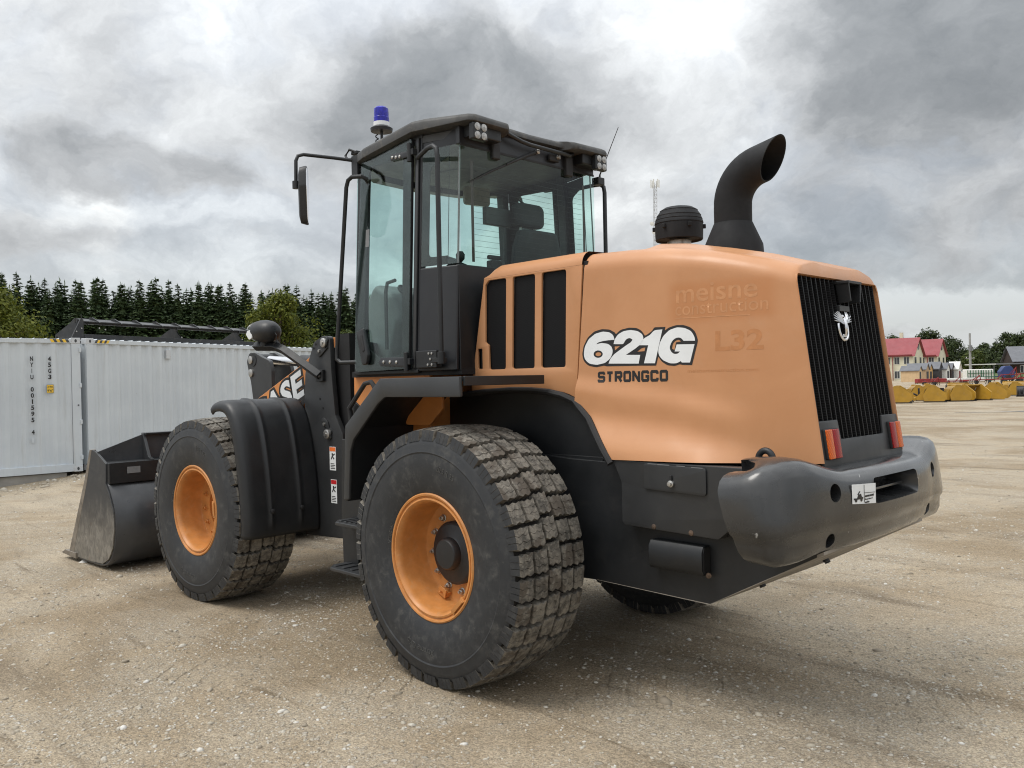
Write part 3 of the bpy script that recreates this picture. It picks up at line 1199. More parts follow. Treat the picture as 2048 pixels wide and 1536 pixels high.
slot = rrect(0.262, 1.742, 0.305, 1.868, 0.006, 2)
for mir in (False, True):
    # vents reach just under the shoulder: keep the plate taller than the vents
    o2 = [(0.355, 1.70), (0.232, 2.30), (seamx(2.30), 2.30)]+outl[3:]
    hp = link_mesh('hood_side_panel', plate_xz([o2, v1, v2, v3, slot], 0.016, YP-0.008, 0.003, mir), M_hood, LD, None, 40)
    for vp in (v1, v2, v3):
        link_mesh('vent_mesh', plate_xz([vp], 0.004, YP-0.020, 0.0, mir), M_vent, hp, None, 0)
    link_mesh('latch_recess', plate_xz([slot], 0.004, YP-0.03, 0.0, mir), M_dark, hp, None, 0)
rg = []
for i in range(24):
    x = lerp(0.232, seamx(2.3), i/23)
    f = sstep(0.235, 0.13, x)*0.75+0.25
    zs, zt = 2.300, interp(-x, ZT)
    pts = []
    Rr = 0.082
    for k in range(9):
        a = R(78)*k/8
        pts.append((x-0.035*(1-f)*0, YP-Rr+Rr*math.cos(a), lerp(zs, zs+Rr*math.sin(a), f)))
    xq, yq, zq = pts[-1]
    for k in range(1, 9):
        t_ = k/8
        pts.append((x, yq*(1-t_), lerp(zs+0.01, zq+(zt-zq)*(1-(1-t_)**2), f)))
    rg.append(pts+[(p[0], -p[1], p[2]) for p in reversed(pts[:-1])])
MB().grid(rg).build('hood_front_cover', M_hood, LD, smooth=50)
# dark body under the hood
MB().box((-1.70, -0.44, 0.75), (0.30, 0.44, 2.05)).box((-0.515, -0.535, 1.58), (-0.60, 0.535, 2.32)).build('engine_bay', M_dark, LD)
# rubber seal round the rear wheel arch
for s in (1, -1):
    path = [(0.45, 1.58), (0.24, 1.597), (0.0, 1.607), (-0.17, 1.604), (-0.30, 1.594), (-0.41, 1.574), (-0.50, 1.543), (-0.57, 1.495), (-0.63, 1.447), (-0.69, 1.385), (-0.785, 1.29), (-0.840, 1.218)]
    MB().tube([(x, s*(hood_y(x, z)+0.004 if x < -0.5 else YP+0.006), z) for x, z in path], 0.019, 8).build('arch_seal', M_rubber, LD)
    # inner arch liner
    lin = [(0.85, 1.56), (0.24, 1.585), (-0.17, 1.592), (-0.41, 1.56), (-0.57, 1.485), (-0.69, 1.375), (-0.84, 1.205), (-0.86, 0.60), (0.85, 0.55)]
    MB().prism(lin, s*0.50, s*0.535).build('arch_liner', M_black, LD)
    MB().prism([(-0.30, 1.236), (-0.715, 1.236), (-0.60, 1.13), (-0.42, 1.03), (-0.30, 1.03)], s*0.535, s*0.552).build('liner_flap', M_black, LD, bevel=0.003)
# ------------------------------------------------------------------ lettering on the hood
def hood_text(body, x0, x1, z0, z1, mat, off, name, bold=0.0, shear=0.0, spacing=1.0, side=1, extrude=0.0, size=0.2):
    me = text_mesh(body, size, extrude, bold, shear, spacing)
    fit_text(me, -x0, -x1, z0, z1)
    if side > 0:
        fn = lambda u, v, w_: Vector((-u, hood_y(-u, v)+off+w_, v))
    else:
        c = -(x0+x1)/2
        fn = lambda u, v, w_: Vector((-(2*c-u), -(hood_y(-(2*c-u), v)+off+w_), v))
    map_mesh(me, fn, cuts=[(0, 0.025), (1, 0.025)])
    return link_mesh(name, me, mat, hood, None, 0)
LOGO_OUTER = [(-0.5609, 1.8032), (-0.5715, 1.8475), (-0.6008, 1.8925), (-0.6494, 1.9248), (-0.7028, 1.934), (-0.7549, 1.9292), (-0.7912, 1.9115), (-0.7997, 1.9018), (-0.8322, 1.9236), (-0.889, 1.931), (-0.9381, 1.9264), (-0.9703, 1.9094), (-0.9903, 1.8831), (-1.0042, 1.8879), (-1.0373, 1.9061), (-1.0485, 1.9231), (-1.119, 1.9211), (-1.1146, 1.9027), (-1.1426, 1.9175), (-1.183, 1.9259), (-1.2277, 1.9242), (-1.2684, 1.9099), (-1.2971, 1.8859), (-1.3103, 1.8438), (-1.3069, 1.8281), (-1.29, 1.7705), (-1.2758, 1.722), (-1.2197, 1.7246), (-1.2039, 1.7283), (-1.1748, 1.7205), (-1.1293, 1.725), (-1.0936, 1.7458), (-1.0736, 1.7718), (-1.0597, 1.7253), (-0.963, 1.728), (-0.7311, 1.731), (-0.7162, 1.7349), (-0.6594, 1.7277), (-0.6044, 1.738), (-0.5693, 1.7659)]
LOGO_HOLES = [[(-0.6969, 1.798), (-0.6952, 1.7939), (-0.6907, 1.7904), (-0.684, 1.7882), (-0.6762, 1.7877), (-0.6684, 1.7888), (-0.6618, 1.7915), (-0.6574, 1.7953), (-0.656, 1.7996), (-0.6577, 1.8038), (-0.6622, 1.8073), (-0.6689, 1.8094), (-0.6768, 1.81), (-0.6846, 1.8088), (-0.6911, 1.8061), (-0.6954, 1.8024)], [(-0.7892, 1.8361), (-0.8271, 1.8367), (-0.7923, 1.8146)], [(-0.9398, 1.8013), (-0.9702, 1.8203), (-0.9929, 1.8215), (-0.9869, 1.8028)], [(-1.1581, 1.8079), (-1.1626, 1.8321), (-1.1779, 1.8477), (-1.2005, 1.853), (-1.2117, 1.8422), (-1.1822, 1.8393), (-1.1735, 1.8018)]]
LOGO_WHITE = [[[(-0.5726, 1.8027), (-0.5816, 1.8441), (-0.6099, 1.8843), (-0.6567, 1.9114), (-0.7099, 1.9202), (-0.7545, 1.9147), (-0.782, 1.8976), (-0.7902, 1.8718), (-0.7385, 1.8709), (-0.7048, 1.8679), (-0.6782, 1.8633), (-0.6628, 1.8534), (-0.7008, 1.8587), (-0.7454, 1.852), (-0.7723, 1.8345), (-0.7789, 1.8065), (-0.7618, 1.7724), (-0.7241, 1.7493), (-0.6673, 1.7404), (-0.6139, 1.7478), (-0.5819, 1.7714)], [(-0.7089, 1.7976), (-0.7062, 1.7899), (-0.6991, 1.7835), (-0.6884, 1.7794), (-0.676, 1.7783), (-0.6635, 1.7803), (-0.653, 1.7851), (-0.6461, 1.7921), (-0.6438, 1.8), (-0.6465, 1.8078), (-0.6538, 1.8142), (-0.6645, 1.8183), (-0.6771, 1.8193), (-0.6894, 1.8173), (-0.6998, 1.8124), (-0.7067, 1.8055)]], [[(-0.7837, 1.8485), (-0.7902, 1.8718), (-0.8142, 1.8999), (-0.8529, 1.9149), (-0.8993, 1.918), (-0.9447, 1.9097), (-0.9754, 1.8912), (-0.9831, 1.8667), (-0.9637, 1.8396), (-0.9248, 1.8166), (-0.8661, 1.7877), (-0.9602, 1.7842), (-0.9494, 1.7391), (-0.7485, 1.745), (-0.7595, 1.7696), (-0.7881, 1.7946), (-0.8615, 1.8346), (-0.9011, 1.8538), (-0.9106, 1.8664), (-0.8947, 1.8768), (-0.8711, 1.8723), (-0.8586, 1.8593), (-0.8489, 1.8455)]], [[(-0.9782, 1.8669), (-1.0232, 1.8847), (-1.0495, 1.9087), (-1.1009, 1.909), (-1.0533, 1.7377), (-0.984, 1.7397), (-1.0116, 1.8324), (-0.9567, 1.8349)]], [[(-1.0737, 1.8059), (-1.086, 1.8439), (-1.1067, 1.8758), (-1.1435, 1.9038), (-1.1892, 1.9147), (-1.2337, 1.9093), (-1.2742, 1.8909), (-1.2921, 1.8607), (-1.2948, 1.842), (-1.2258, 1.8448), (-1.2185, 1.8564), (-1.2008, 1.8638), (-1.1749, 1.8597), (-1.155, 1.8417), (-1.1439, 1.8139), (-1.1525, 1.7929), (-1.1717, 1.7802), (-1.1936, 1.7815), (-1.2067, 1.7924), (-1.1746, 1.7936), (-1.1871, 1.8283), (-1.2919, 1.8256), (-1.2648, 1.7351), (-1.2156, 1.7366), (-1.2119, 1.7442), (-1.1847, 1.7332), (-1.1459, 1.7344), (-1.1036, 1.751), (-1.0777, 1.7771)]]]
def soften(poly):
    # round the traced corners that belong to curves, keep the sharp ones
    rs = []
    n = len(poly)
    for i in range(n):
        p = Vector(poly[i])
        a = Vector(poly[i-1])-p
        b = Vector(poly[(i+1) % n])-p
        rs.append(0.06 if a.angle(b) > R(112) else 0.0)
    return rpoly(poly, rs, 4)
def hood_plate(polys, thick, off, mat, name):
    if len(polys[0]) > 6:
        polys = [soften(p) for p in polys]
    me = curve2d_mesh([[(-x, z) for x, z in p] for p in polys], thick, 0.0)
    map_mesh(me, lambda u, v, w_: Vector((-u, hood_y(-u, v)+off+w_, v)), cuts=[(0, 0.025), (1, 0.025)])
    return link_mesh(name, me, mat, hood, None, 0)
STROKES = {
 'S': [[(1, .78), (1, .9), (.9, 1), (.1, 1), (0, .9), (0, .6), (.1, .5), (.9, .5), (1, .4), (1, .1), (.9, 0), (.1, 0), (0, .1), (0, .22)]],
 'T': [[(0, 1), (1, 1)], [(.5, .97), (.5, -.08)]],
 'R': [[(0, -.08), (0, 1), (.88, 1), (1, .9), (1, .58), (.88, .46), (.12, .46)], [(.52, .43), (1.02, -.08)]],
 'O': [[(.1, 0), (0, .1), (0, .9), (.1, 1), (.9, 1), (1, .9), (1, .1), (.9, 0), (.1, 0)]],
 'N': [[(0, -.08), (0, 1), (.08, 1), (.92, 0), (1, 0), (1, 1.08)]],
 'G': [[(1, .76), (1, .9), (.9, 1), (.1, 1), (0, .9), (0, .1), (.1, 0), (.9, 0), (1, .1), (1, .46), (.55, .46)]],
 'C': [[(1, .72), (1, .9), (.9, 1), (.1, 1), (0, .9), (0, .1), (.1, 0), (.9, 0), (1, .1), (1, .28)]]}
def ribbon(pts, wd):
    P_ = [Vector(p) for p in pts]
    n = len(P_)
    closed = (P_[0]-P_[-1]).length < 1e-6
    out = []
    for i in range(n):
        if closed and i in (0, n-1):
            a, b = (P_[0]-P_[-2]).normalized(), (P_[1]-P_[0]).normalized()
        else:
            a = (P_[i]-P_[i-1]).normalized() if i else (P_[1]-P_[0]).normalized()
            b = (P_[i+1]-P_[i]).normalized() if i < n-1 else a
        m = (a+b).normalized()
        nr = Vector((-m.y, m.x))
        k = wd/2/max(nr.dot(Vector((-a.y, a.x))), 0.4)
        out.append((P_[i]+nr*k, P_[i]-nr*k))
    return out
def stroke_text(body, x0, x1, z0, z1, mat, off, name):
    n = len(body)
    H_ = z1-z0
    wd = H_*0.25
    cell = (abs(x1-x0)-wd)/(n-0.24)
    for i, ch in enumerate(body):
        mb = MB()
        for q, st in enumerate(STROKES[ch]):
            pts = [(abs(x0)+wd/2+i*cell+u*(cell*0.89-wd), z0+wd/2+v*(H_-wd)) for u, v in st]
            rb_ = ribbon(pts, wd)
            vs = []
            for a, b in rb_:
                for p in (a, b):
                    vs.append((-p.x, hood_y(-p.x, p.y)+off+q*0.0003, p.y))
            mb.add(vs, [(2*k, 2*k+1, 2*k+3, 2*k+2) for k in range(len(rb_)-1)])
        mb.build(name, mat, hood, smooth=0, fix=False)
hood_plate([LOGO_OUTER]+LOGO_HOLES, 0.0, 0.0010, M_ink, 'model_number_outline')
for g in LOGO_WHITE:
    hood_plate(g, 0.0, 0.0018, M_white, 'model_number')
stroke_text('STRONGCO', -0.672, -1.140, 1.643, 1.703, M_ink, 0.0010, 'dealer_name')
hood_text('meisne', -1.185, -1.615, 2.035, 2.125, M_ghost_l, 0.0007, 'faded_lettering', bold=0.002)
hood_text('construction', -1.180, -1.665, 1.972, 2.035, M_ghost_l, 0.0007, 'faded_lettering', bold=0.0005)
hood_plate([[(-1.18, 1.962), (-1.58, 1.955), (-1.58, 1.950), (-1.18, 1.957)]], 0.0, 0.0007, M_ghost_l, 'faded_lettering')
hood_text('L32', -1.405, -1.645, 1.785, 1.885, M_ghost_d, 0.0007, 'faded_lettering', bold=0.006)
hood_text('meisnerconstruction.com', -1.25, -1.62, 1.685, 1.700, M_ghost_d, 0.0007, 'faded_lettering')

# ------------------------------------------------------------------ grille and tail plate
def gx(z, d=0.0):
    return xg(z)+d
gr = MB()
gr.grid([[(gx(z, 0.040), y, z) for y in (-0.450, 0.450)] for z in (1.24, 1.5, 1.8, 2.13)])
grille = gr.build('grille', M_gmesh, LD, smooth=0)
nsl = 19
for i in range(nsl):
    y = lerp(-0.425, 0.425, i/(nsl-1))
    z0 = 1.355 if abs(y) < 0.25 else 1.445
    z1 = 2.128
    prof = [(-0.020, 0.034), (-0.004, 0.004), (0.004, 0.004), (0.008, 0.034)]
    rgs = [[(gx(z, d), y+a, z) for a, d in prof] for z in (z0, z1)]
    MB().loft(rgs).build('slat', M_gmesh, grille, smooth=0)
def slant_plate(polys, thick, d, bevel, mat, name, parent):
    me = curve2d_mesh(polys, thick, bevel)
    map_mesh(me, lambda u, v, w_: Vector((gx(v, d)-w_, -u, v)))
    return link_mesh(name, fixnormals(me), mat, parent, None, 40)
pl = rpoly([(-0.455, 1.238), (0.455, 1.238), (0.450, 1.447), (0.255, 1.447), (0.245, 1.355), (-0.245, 1.355), (-0.255, 1.447), (-0.450, 1.447)], 0.01, 2)
tp = slant_plate([pl], 0.012, -0.002, 0.002, M_grey, 'tail_light_plate', LD)
for s in (1, -1):
    tl = slant_plate([rrect(-s*0.365-0.068, 1.272, -s*0.365+0.068, 1.412, 0.008, 3)], 0.018, -0.014, 0.003, M_rubber, 'tail_light', LD)
    a, b = (-0.365*s-0.065*s, -0.365*s-0.004*s)
    slant_plate([rrect(min(a, b), 1.275, max(a, b), 1.409, 0.006, 3)], 0.014, -0.022, 0.003, M_amber, 'amber_lens', tl)
    a, b = (-0.365*s-0.003*s, -0.365*s+0.065*s)
    slant_plate([rrect(min(a, b), 1.275, max(a, b), 1.409, 0.006, 3)], 0.014, -0.022, 0.003, M_redlens, 'red_lens', tl)
# reversing camera under its hood
cm = MB()
for s in (-1, 1):
    cm.add([(gx(2.125, -0.0), -0.035+s*0.075, 2.125), (gx(2.125, -0.070), -0.035+s*0.075, 2.115), (gx(2.02, -0.060), -0.035+s*0.06, 2.02), (gx(2.01, 0.0), -0.035+s*0.06, 2.01),
            (gx(2.125, -0.0), -0.035+s*0.063, 2.125), (gx(2.125, -0.070), -0.035+s*0.063, 2.115), (gx(2.02, -0.060), -0.035+s*0.048, 2.02), (gx(2.01, 0.0), -0.035+s*0.048, 2.01)],
           [(0, 1, 2, 3), (7, 6, 5, 4), (0, 4, 5, 1), (1, 5, 6, 2), (2, 6, 7, 3), (3, 7, 4, 0)])
cm.box((gx(2.12)-0.072, -0.112, 2.108), (gx(2.12)+0.02, 0.042, 2.122))
cmo = cm.build('rear_camera', M_plast, LD, bevel=0.002)
MB().lathe([(0.03, 0), (0.03, 0.02), (0.022, 0.035), (0.012, 0.037), (0, 0.034)], (gx(2.06)+0.01, -0.035, 2.06), (-1, 0, -0.25), 20).build('camera_lens', M_rubber, cmo)
MB().box((gx(1.99)-0.012, -0.06, 1.972), (gx(1.99)+0.02, 0.05, 2.002)).build('camera_bracket', M_grey, cmo, bevel=0.003)
# eagle emblem
em = MB()
EC = Vector((0, 0.042, 1.895))
ring = [(0.050*math.sin(a)*1.0, -0.006+0.060*math.cos(a)) for a in np.linspace(0, 2*PI, 32, endpoint=False)]
ex = lambda u, v, w_: (gx(EC.z+v)-0.006-w_, EC.y-u, EC.z+v)
em.tube([ex(u, v, 0.002) for u, v in ring], 0.0075, 8, closed=True)
emb = em.build('emblem', M_chrome, LD)
for s in (1, -1):
    for k in range(7):
        a = R(12+9*k)
        ln = 0.105-0.006*abs(k-2)
        r0 = (s*0.006, 0.012)
        r1 = (s*ln*math.cos(a)*1.05, 0.012+ln*math.sin(a)*0.85)
        MB().tube([ex(*r0, 0.010), ex((r0[0]+r1[0])/2, (r0[1]+r1[1])/2+0.004, 0.013), ex(*r1, 0.008)], [0.0035, 0.0045, 0.0015], 6).build('feather', M_chrome, emb)
MB().tube([ex(0.0, 0.040, 0.012), ex(0.0, 0.020, 0.018), ex(0.0, -0.015, 0.016), ex(0.0, -0.045, 0.010)], [0.006, 0.009, 0.009, 0.005], 10).build('eagle_body', M_chrome, emb)
MB().box((gx(1.85)-0.016, 0.022, 1.842), (gx(1.85)-0.006, 0.064, 1.858)).build('emblem_base', M_chrome, emb, bevel=0.003)

# ------------------------------------------------------------------ counterweight bumper
plan = [(-1.672, 1.000), (-1.72, 1.003), (-1.78, 0.999), (-1.84, 0.985), (-1.90, 0.935), (-1.945, 0.85), (-1.985, 0.72), (-2.010, 0.58), (-2.038, 0.40), (-2.052, 0.20), (-2.056, 0.0)]
# resample the plan curve
pv = [Vector(p) for p in plan]
def resample(pts, n):
    d = [0]
    for a, b in zip(pts, pts[1:]):
        d.append(d[-1]+(b-a).length)
    out = []
    for i in range(n):
        t_ = d[-1]*i/(n-1)
        for k in range(len(d)-1):
            if t_ <= d[k+1]+1e-9:
                q = (t_-d[k])/(d[k+1]-d[k])
                p0 = pts[max(k-1, 0)]; p1 = pts[k]; p2 = pts[k+1]; p3 = pts[min(k+2, len(pts)-1)]
                c = 0.5*((2*p1)+(-p0+p2)*q+(2*p0-5*p1+4*p2-p3)*q*q+(-p0+3*p1-3*p2+p3)*q**3)
                out.append(c)
                break
    return out
half = resample(pv, 34)
allp = half+[Vector((p.x, -p.y)) for p in reversed(half[:-1])]
sec = [(0.42, 1.05), (0.42, 1.225), (0.24, 1.234), (0.145, 1.240), (0.092, 1.238), (0.052, 1.228), (0.024, 1.206), (0.009, 1.174), (0.002, 1.13), (0.0, 1.06), (0.002, 1.02), (0.008, 0.992), (0.024, 0.974), (0.030, 0.955), (0.036, 0.925), (0.056, 0.893), (0.095, 0.872), (0.16, 0.862), (0.30, 0.86), (0.42, 0.90)]
rings = []
nn = len(allp)
for i, p in enumerate(allp):
    t_ = (allp[min(i+1, nn-1)]-allp[max(i-1, 0)]).normalized()
    nrm = Vector((t_.y, -t_.x))
    if nrm.dot(Vector((p.x+1.2, p.y))) < 0:
        nrm = -nrm
    ay = abs(p.y)
    u = i/(nn-1)
    e = min(u, 1-u)*nn/2/34     # 0 at the ends
    lobe = sstep(0.42, 0.80, ay)*0.070
    endr = sstep(0.0, 0.10, e)
    ring = []
    for d, z in sec:
        dd = min(d, 0.42 if ay < 0.5 else lerp(0.42, 0.30, sstep(0.5, 0.8, ay)))
        zz = z
        if z > 1.0:
            zz = z+lobe*sstep(1.05, 1.22, z)
        zz = lerp(1.06, zz, 0.965+0.035*endr)
        if ay > 0.55 and z < 0.96:
            zz = zz-0.012*sstep(0.55, 0.8, ay)
        dd = dd+0.010*(1-endr)*(1 if d < 0.2 else 0)
        zz -= 0.055*(1-sstep(0.0, 0.16, e))*sstep(1.08, 1.20, z)
        xsh = -0.32*max(1.16-z, 0)*(1-sstep(0.0, 0.28, e))
        ring.append((p.x-nrm.x*dd+xsh, p.y-nrm.y*dd, zz))
    rings.append(ring)
bm_ = MB().loft(rings).build('counterweight', M_bumper, None, smooth=35)
def boolean_cut(o, cutters):
    for c in cutters:
        m = o.modifiers.new('cut', 'BOOLEAN')
        m.operation = 'DIFFERENCE'
        m.solver = 'EXACT'
        m.object = c
    dg = bpy.context.evaluated_depsgraph_get()
    me = bpy.data.meshes.new_from_object(o.evaluated_get(dg))
    o.modifiers.clear()
    old = o.data
    o.data = me
    bpy.data.meshes.remove(old)
    for c in cutters:
        d_ = c.data
        bpy.data.objects.remove(c)
        bpy.data.meshes.remove(d_)
    return o
cut = []
for s in (1, -1):
    for (yy, zz, rr, tl) in ((0.576, 1.147, 0.040, 0.0), (0.577, 0.935, 0.034, 0.25)):
        cut.append(MB().lathe([(0, -0.12), (rr, -0.12), (rr, 0.13), (rr*1.4, 0.20), (0, 0.20)], (-2.0+(0.02 if zz < 1 else 0), s*yy, zz), (-1, s*0.28, -tl), 20).build('cutter', M_bumper))
sl = rpoly([(0.262, 1.185), (0.262, 1.068), (-0.262, 1.068), (-0.262, 1.185)], 0.03, 4)
cut.append(MB().loft([[(-2.2, y*1.18, 1.127+(z-1.127)*1.35) for y, z in sl], [(-2.045, y, z) for y, z in sl], [(-1.90, y*0.88, 1.127+(z-1.127)*0.7) for y, z in sl]]).build('cutter', M_bumper))
boolean_cut(bm_, cut)
bm_.parent = LD
bm_.data.shade_smooth()
bm_.data.set_sharp_from_angle(angle=R(35))
MB().box((-1.985, -0.24, 1.108), (-1.90, 0.24, 1.122)).build('slot_plate', M_bumper, bm_, bevel=0.004)
MB().cyl((-1.955, 0.40, 1.02), (-1.955, 0.41, 1.02), 0.001, 6).build('slot_pin', M_steel, bm_)
# warning decal on the bumper
def bdecal(pts, off, mat, name, parent):
    me = curve2d_mesh([pts], 0.0012)
    def fn(u, v, w_):
        y = -u
        x = interp(y, [(-0.1, -2.054), (0.2, -2.052), (0.40, -2.038), (0.58, -2.010)])
        return Vector((x+0.004-(off+w_), y, v))
    map_mesh(me, fn, cuts=[(0, 0.03)])
    return link_mesh(name, me, mat, parent, None, 0)
dc = bdecal([(-0.465, 1.088), (-0.262, 1.072), (-0.262, 1.163), (-0.465, 1.174)], 0.0065, M_white, 'warning_decal', bm_)
bdecal([(-0.372, 1.086), (-0.369, 1.086), (-0.369, 1.165), (-0.372, 1.165)], 0.0080, M_ink, 'decal_line', bm_)
bdecal([(-0.369, 1.128), (-0.268, 1.122), (-0.268, 1.124), (-0.369, 1.130)], 0.0080, M_ink, 'decal_line', bm_)
for k, zz in enumerate((1.112, 1.098, 1.086)):
    me = text_mesh(['RUNOVER HAZARD', 'Keep clear of', 'machine'][k], 0.012, 0.0004, 0.0003)
    fit_text(me, -0.364, [-0.282, -0.295, -0.325][k], zz-0.004, zz+0.005)
    map_mesh(me, lambda u, v, w_: Vector((interp(-u, [(-0.1, -2.054), (0.2, -2.052), (0.40, -2.038), (0.58, -2.010)])+0.004-0.0082-w_, -u, v)))
    link_mesh('decal_text', me, M_ink, bm_, None, 0)
# little loader pictogram on the decal
for pts in ([(-0.455, 1.112), (-0.430, 1.110), (-0.420, 1.125), (-0.400, 1.128), (-0.392, 1.112), (-0.380, 1.112), (-0.382, 1.104), (-0.455, 1.104)], [(-0.428, 1.125), (-0.412, 1.140), (-0.405, 1.139), (-0.420, 1.124)]):
    bdecal(pts, 0.0080, M_ink, 'decal_pictogram', bm_)
for yy in (0.438, 0.396):
    bdecal([(-yy+0.009*math.cos(a), 1.102+0.009*math.sin(a)) for a in np.linspace(0, 2*PI, 14, endpoint=False)], 0.0081, M_ink, 'decal_pictogram', bm_)
# lifting eye
for s in (1, -1):
    le = MB()
    pth = [(-1.725+0.036*math.cos(a), 1.283+0.042*math.sin(a)) for a in np.linspace(R(-35), R(215), 20)]
    le.tube([(x, s*0.66, z) for x, z in pth], 0.015, 10)
    le.box((-1.765, s*0.66-0.018, 1.20), (-1.690, s*0.66+0.018, 1.268))
    le.build('lifting_eye', M_black, LD, bevel=0.003)
    MB().box((-1.86, s*0.60-0.02, 1.18), (-1.81, s*0.60+0.02, 1.245)).build('hood_stop', M_rubber, LD, bevel=0.01)

# ------------------------------------------------------------------ rear frame
fo = [(0.95, 0.50), (0.35, 0.50), (-0.25, 0.545), (-0.66, 0.567), (-1.37, 0.555), (-1.92, 0.855), (-1.92, 1.20), (-0.5, 1.22), (0.95, 1.30)]
for s in (1, -1):
    MB().prism(fo, s*0.545, s*0.58).build('frame_plate', M_black, LD, bevel=0.004)
MB().prism([(-1.365, 0.552), (-1.95, 0.870), (-1.95, 0.885), (-1.365, 0.570), (-0.66, 0.58), (-0.66, 0.566)], -0.579, 0.579).build('belly_plate', simple('belly_grey', (0.26, 0.235, 0.205), 0.6, var=0.25, scale=6, dust=0.3), LD)
for (x, z, y) in ((-1.55, 0.647, 0.40), (-1.74, 0.750, 0.12), (-1.55, 0.647, -0.30)):
    MB().lathe([(0.016, 0), (0.016, 0.012), (0, 0.014)], (x, y, z), (-0.48, 0, -0.88), 12).build('belly_bolt', M_black, LD)
MB().box((-1.68, -0.545, 0.80), (0.9, 0.545, 1.20)).build('frame_core', M_dark, LD)
MB().box((0.6, -0.40, 0.45), (1.45, 0.40, 1.30)).build('articulation_frame', M_black, LD, bevel=0.01)
MB().cyl((1.45, 0, 0.42), (1.45, 0, 1.45), 0.13, 24).box((1.2, -0.3, 1.25), (1.6, 0.3, 1.33)).box((1.2, -0.3, 0.50), (1.6, 0.3, 0.58)).build('articulation_joint', M_black, LD, bevel=0.005)
for s in (1, -1):
    sp_ = rpoly([(-0.845, 1.238), (-0.90, 1.125), (-0.90, 0.922), (-0.915, 0.905), (-1.47, 0.892), (-1.60, 1.00), (-1.62, 1.238)], [0.004, 0.01, 0.006, 0.01, 0.02, 0.01, 0.004], 3)
    me = curve2d_mesh([sp_], 0.075, 0.004)
    map_mesh(me, lambda u, v, w_: Vector((u, s*(0.618+w_), v)))
    sb = link_mesh('battery_box', fixnormals(me), M_grey, LD, None, 40)
    me = curve2d_mesh([rpoly([(-1.052, 1.232), (-1.052, 1.103), (-1.405, 1.094), (-1.415, 1.105), (-1.415, 1.225)], 0.012, 3)], 0.010, 0.002)
    map_mesh(me, lambda u, v, w_: Vector((u, s*(0.662+w_), v)))
    lid = link_mesh('box_lid', fixnormals(me), M_grey, sb, None, 40)
    MB().lathe([(0.017, 0), (0.017, 0.012), (0.011, 0.014), (0.011, 0.024), (0, 0.025)], (-1.22, s*0.667, 1.140), (0, s, 0), 16).build('latch', M_steel, sb)
    for (cx_, cz_, w_, h_) in ((-1.10, 1.2335, 0.035, 0.004), (-1.16, 1.233, 0.05, 0.005), (-1.27, 1.2315, 0.03, 0.004), (-1.36, 1.229, 0.04, 0.004)):
        MB().box((cx_-w_, s*0.668, cz_-h_), (cx_+w_*0.6, s*0.6685, cz_)).build('paint_chip', M_trimlt, sb)
    MB().box((-1.226, s*0.672-0.004, 1.145), (-1.214, s*0.672+0.004, 1.182)).build('latch_tongue', M_rubber, sb, bevel=0.002)
    for bx in (-1.10, -1.32):
        MB().lathe([(0.015, 0), (0.013, 0.006), (0.007, 0.009), (0, 0.010)], (bx, s*0.652, 0.914-(bx+1.1)*-0.03), (0, s, 0.1), 12).build('rusty_bolt', M_rust, sb)
    hk = [(0.0, 0.0), (0.055, 0.0), (0.075, -0.03), (0.075, -0.12), (0.06, -0.14), (0.0, -0.155)]
    MB().prism([(0.58+a, 0.845+b) for a, b in hk], -1.06, -1.375, axis='x', M=Matrix.Scale(s, 4, (0, 1, 0)) if s < 0 else None).build('drain_cover', M_black, LD, bevel=0.006)
    MB().prism([(0.0, 0.0), (0.05, 0.0), (0.06, -0.03), (0.06, -0.11), (0.05, -0.125), (0.0, -0.13)][::1], -1.376, -1.379, axis='x', M=Matrix.Translation((0, s*0.585, 0.838)) @ (Matrix.Scale(-1, 4, (0, 1, 0)) if s < 0 else Matrix())).build('cover_opening', M_dark, LD)
    MB().lathe([(0.013, 0), (0.013, 0.014), (0, 0.016)], (-1.385, s*0.615, 0.705), (-0.7, s*0.7, 0), 8).build('rusty_bolt', M_rust, LD)

# ------------------------------------------------------------------ exhaust and air pre-cleaner
EX = -1.225
bend = [(EX, 0.05, 2.475), (EX, 0.05, 2.56)]
for k in range(1, 13):
    a = R(78)*k/12
    rr = 0.195
    bend.append((EX-rr*(1-math.cos(a)), 0.05, 2.585+rr*math.sin(a)))
tdir = Vector((-math.sin(R(78)), 0, math.cos(R(78))))
rings_in = []
mb = MB()
mb.lathe([(0.168, 2.20), (0.155, 2.37), (0.105, 2.485), (0.103, 2.49)], (EX, 0.05, 0), (0, 0, 1), 40)
cone = mb.build('exhaust_cone', M_stack, LD)
def exh(r_):
    out = []
    seg = 36
    for i, p in enumerate(bend):
        p = Vector(p)
        q0 = Vector(bend[max(i-1, 0)])
        q1 = Vector(bend[min(i+1, len(bend)-1)])
        t_ = (q1-q0).normalized()
        b_ = Vector((0, 1, 0))
        a_ = b_.cross(t_)
        out.append([p+(a_*math.cos(2*PI*k/seg)+b_*math.sin(2*PI*k/seg))*r_ for k in range(seg)])
    # slash-cut mouth: extend each generator to the cut plane
    last = out[-1]
    base = Vector(bend[-1])
    ring = []
    for v in last:
        off = (v-base)
        a_ = Vector((0, 1, 0)).cross(tdir)
        h = off.dot(a_)/0.1
        ring.append(v+tdir*(0.090+0.080*(h if a_.z > 0 else -h)))
    out.append(ring)
    return out
o_ = exh(0.1005)
i_ = exh(0.0945)
st_ = MB().grid(o_, closev=True).grid(i_, closev=True, flip=True).grid([o_[-1], i_[-1]], closev=True).build('exhaust_stack', M_stack, LD)
pc = (-0.675, -0.25)
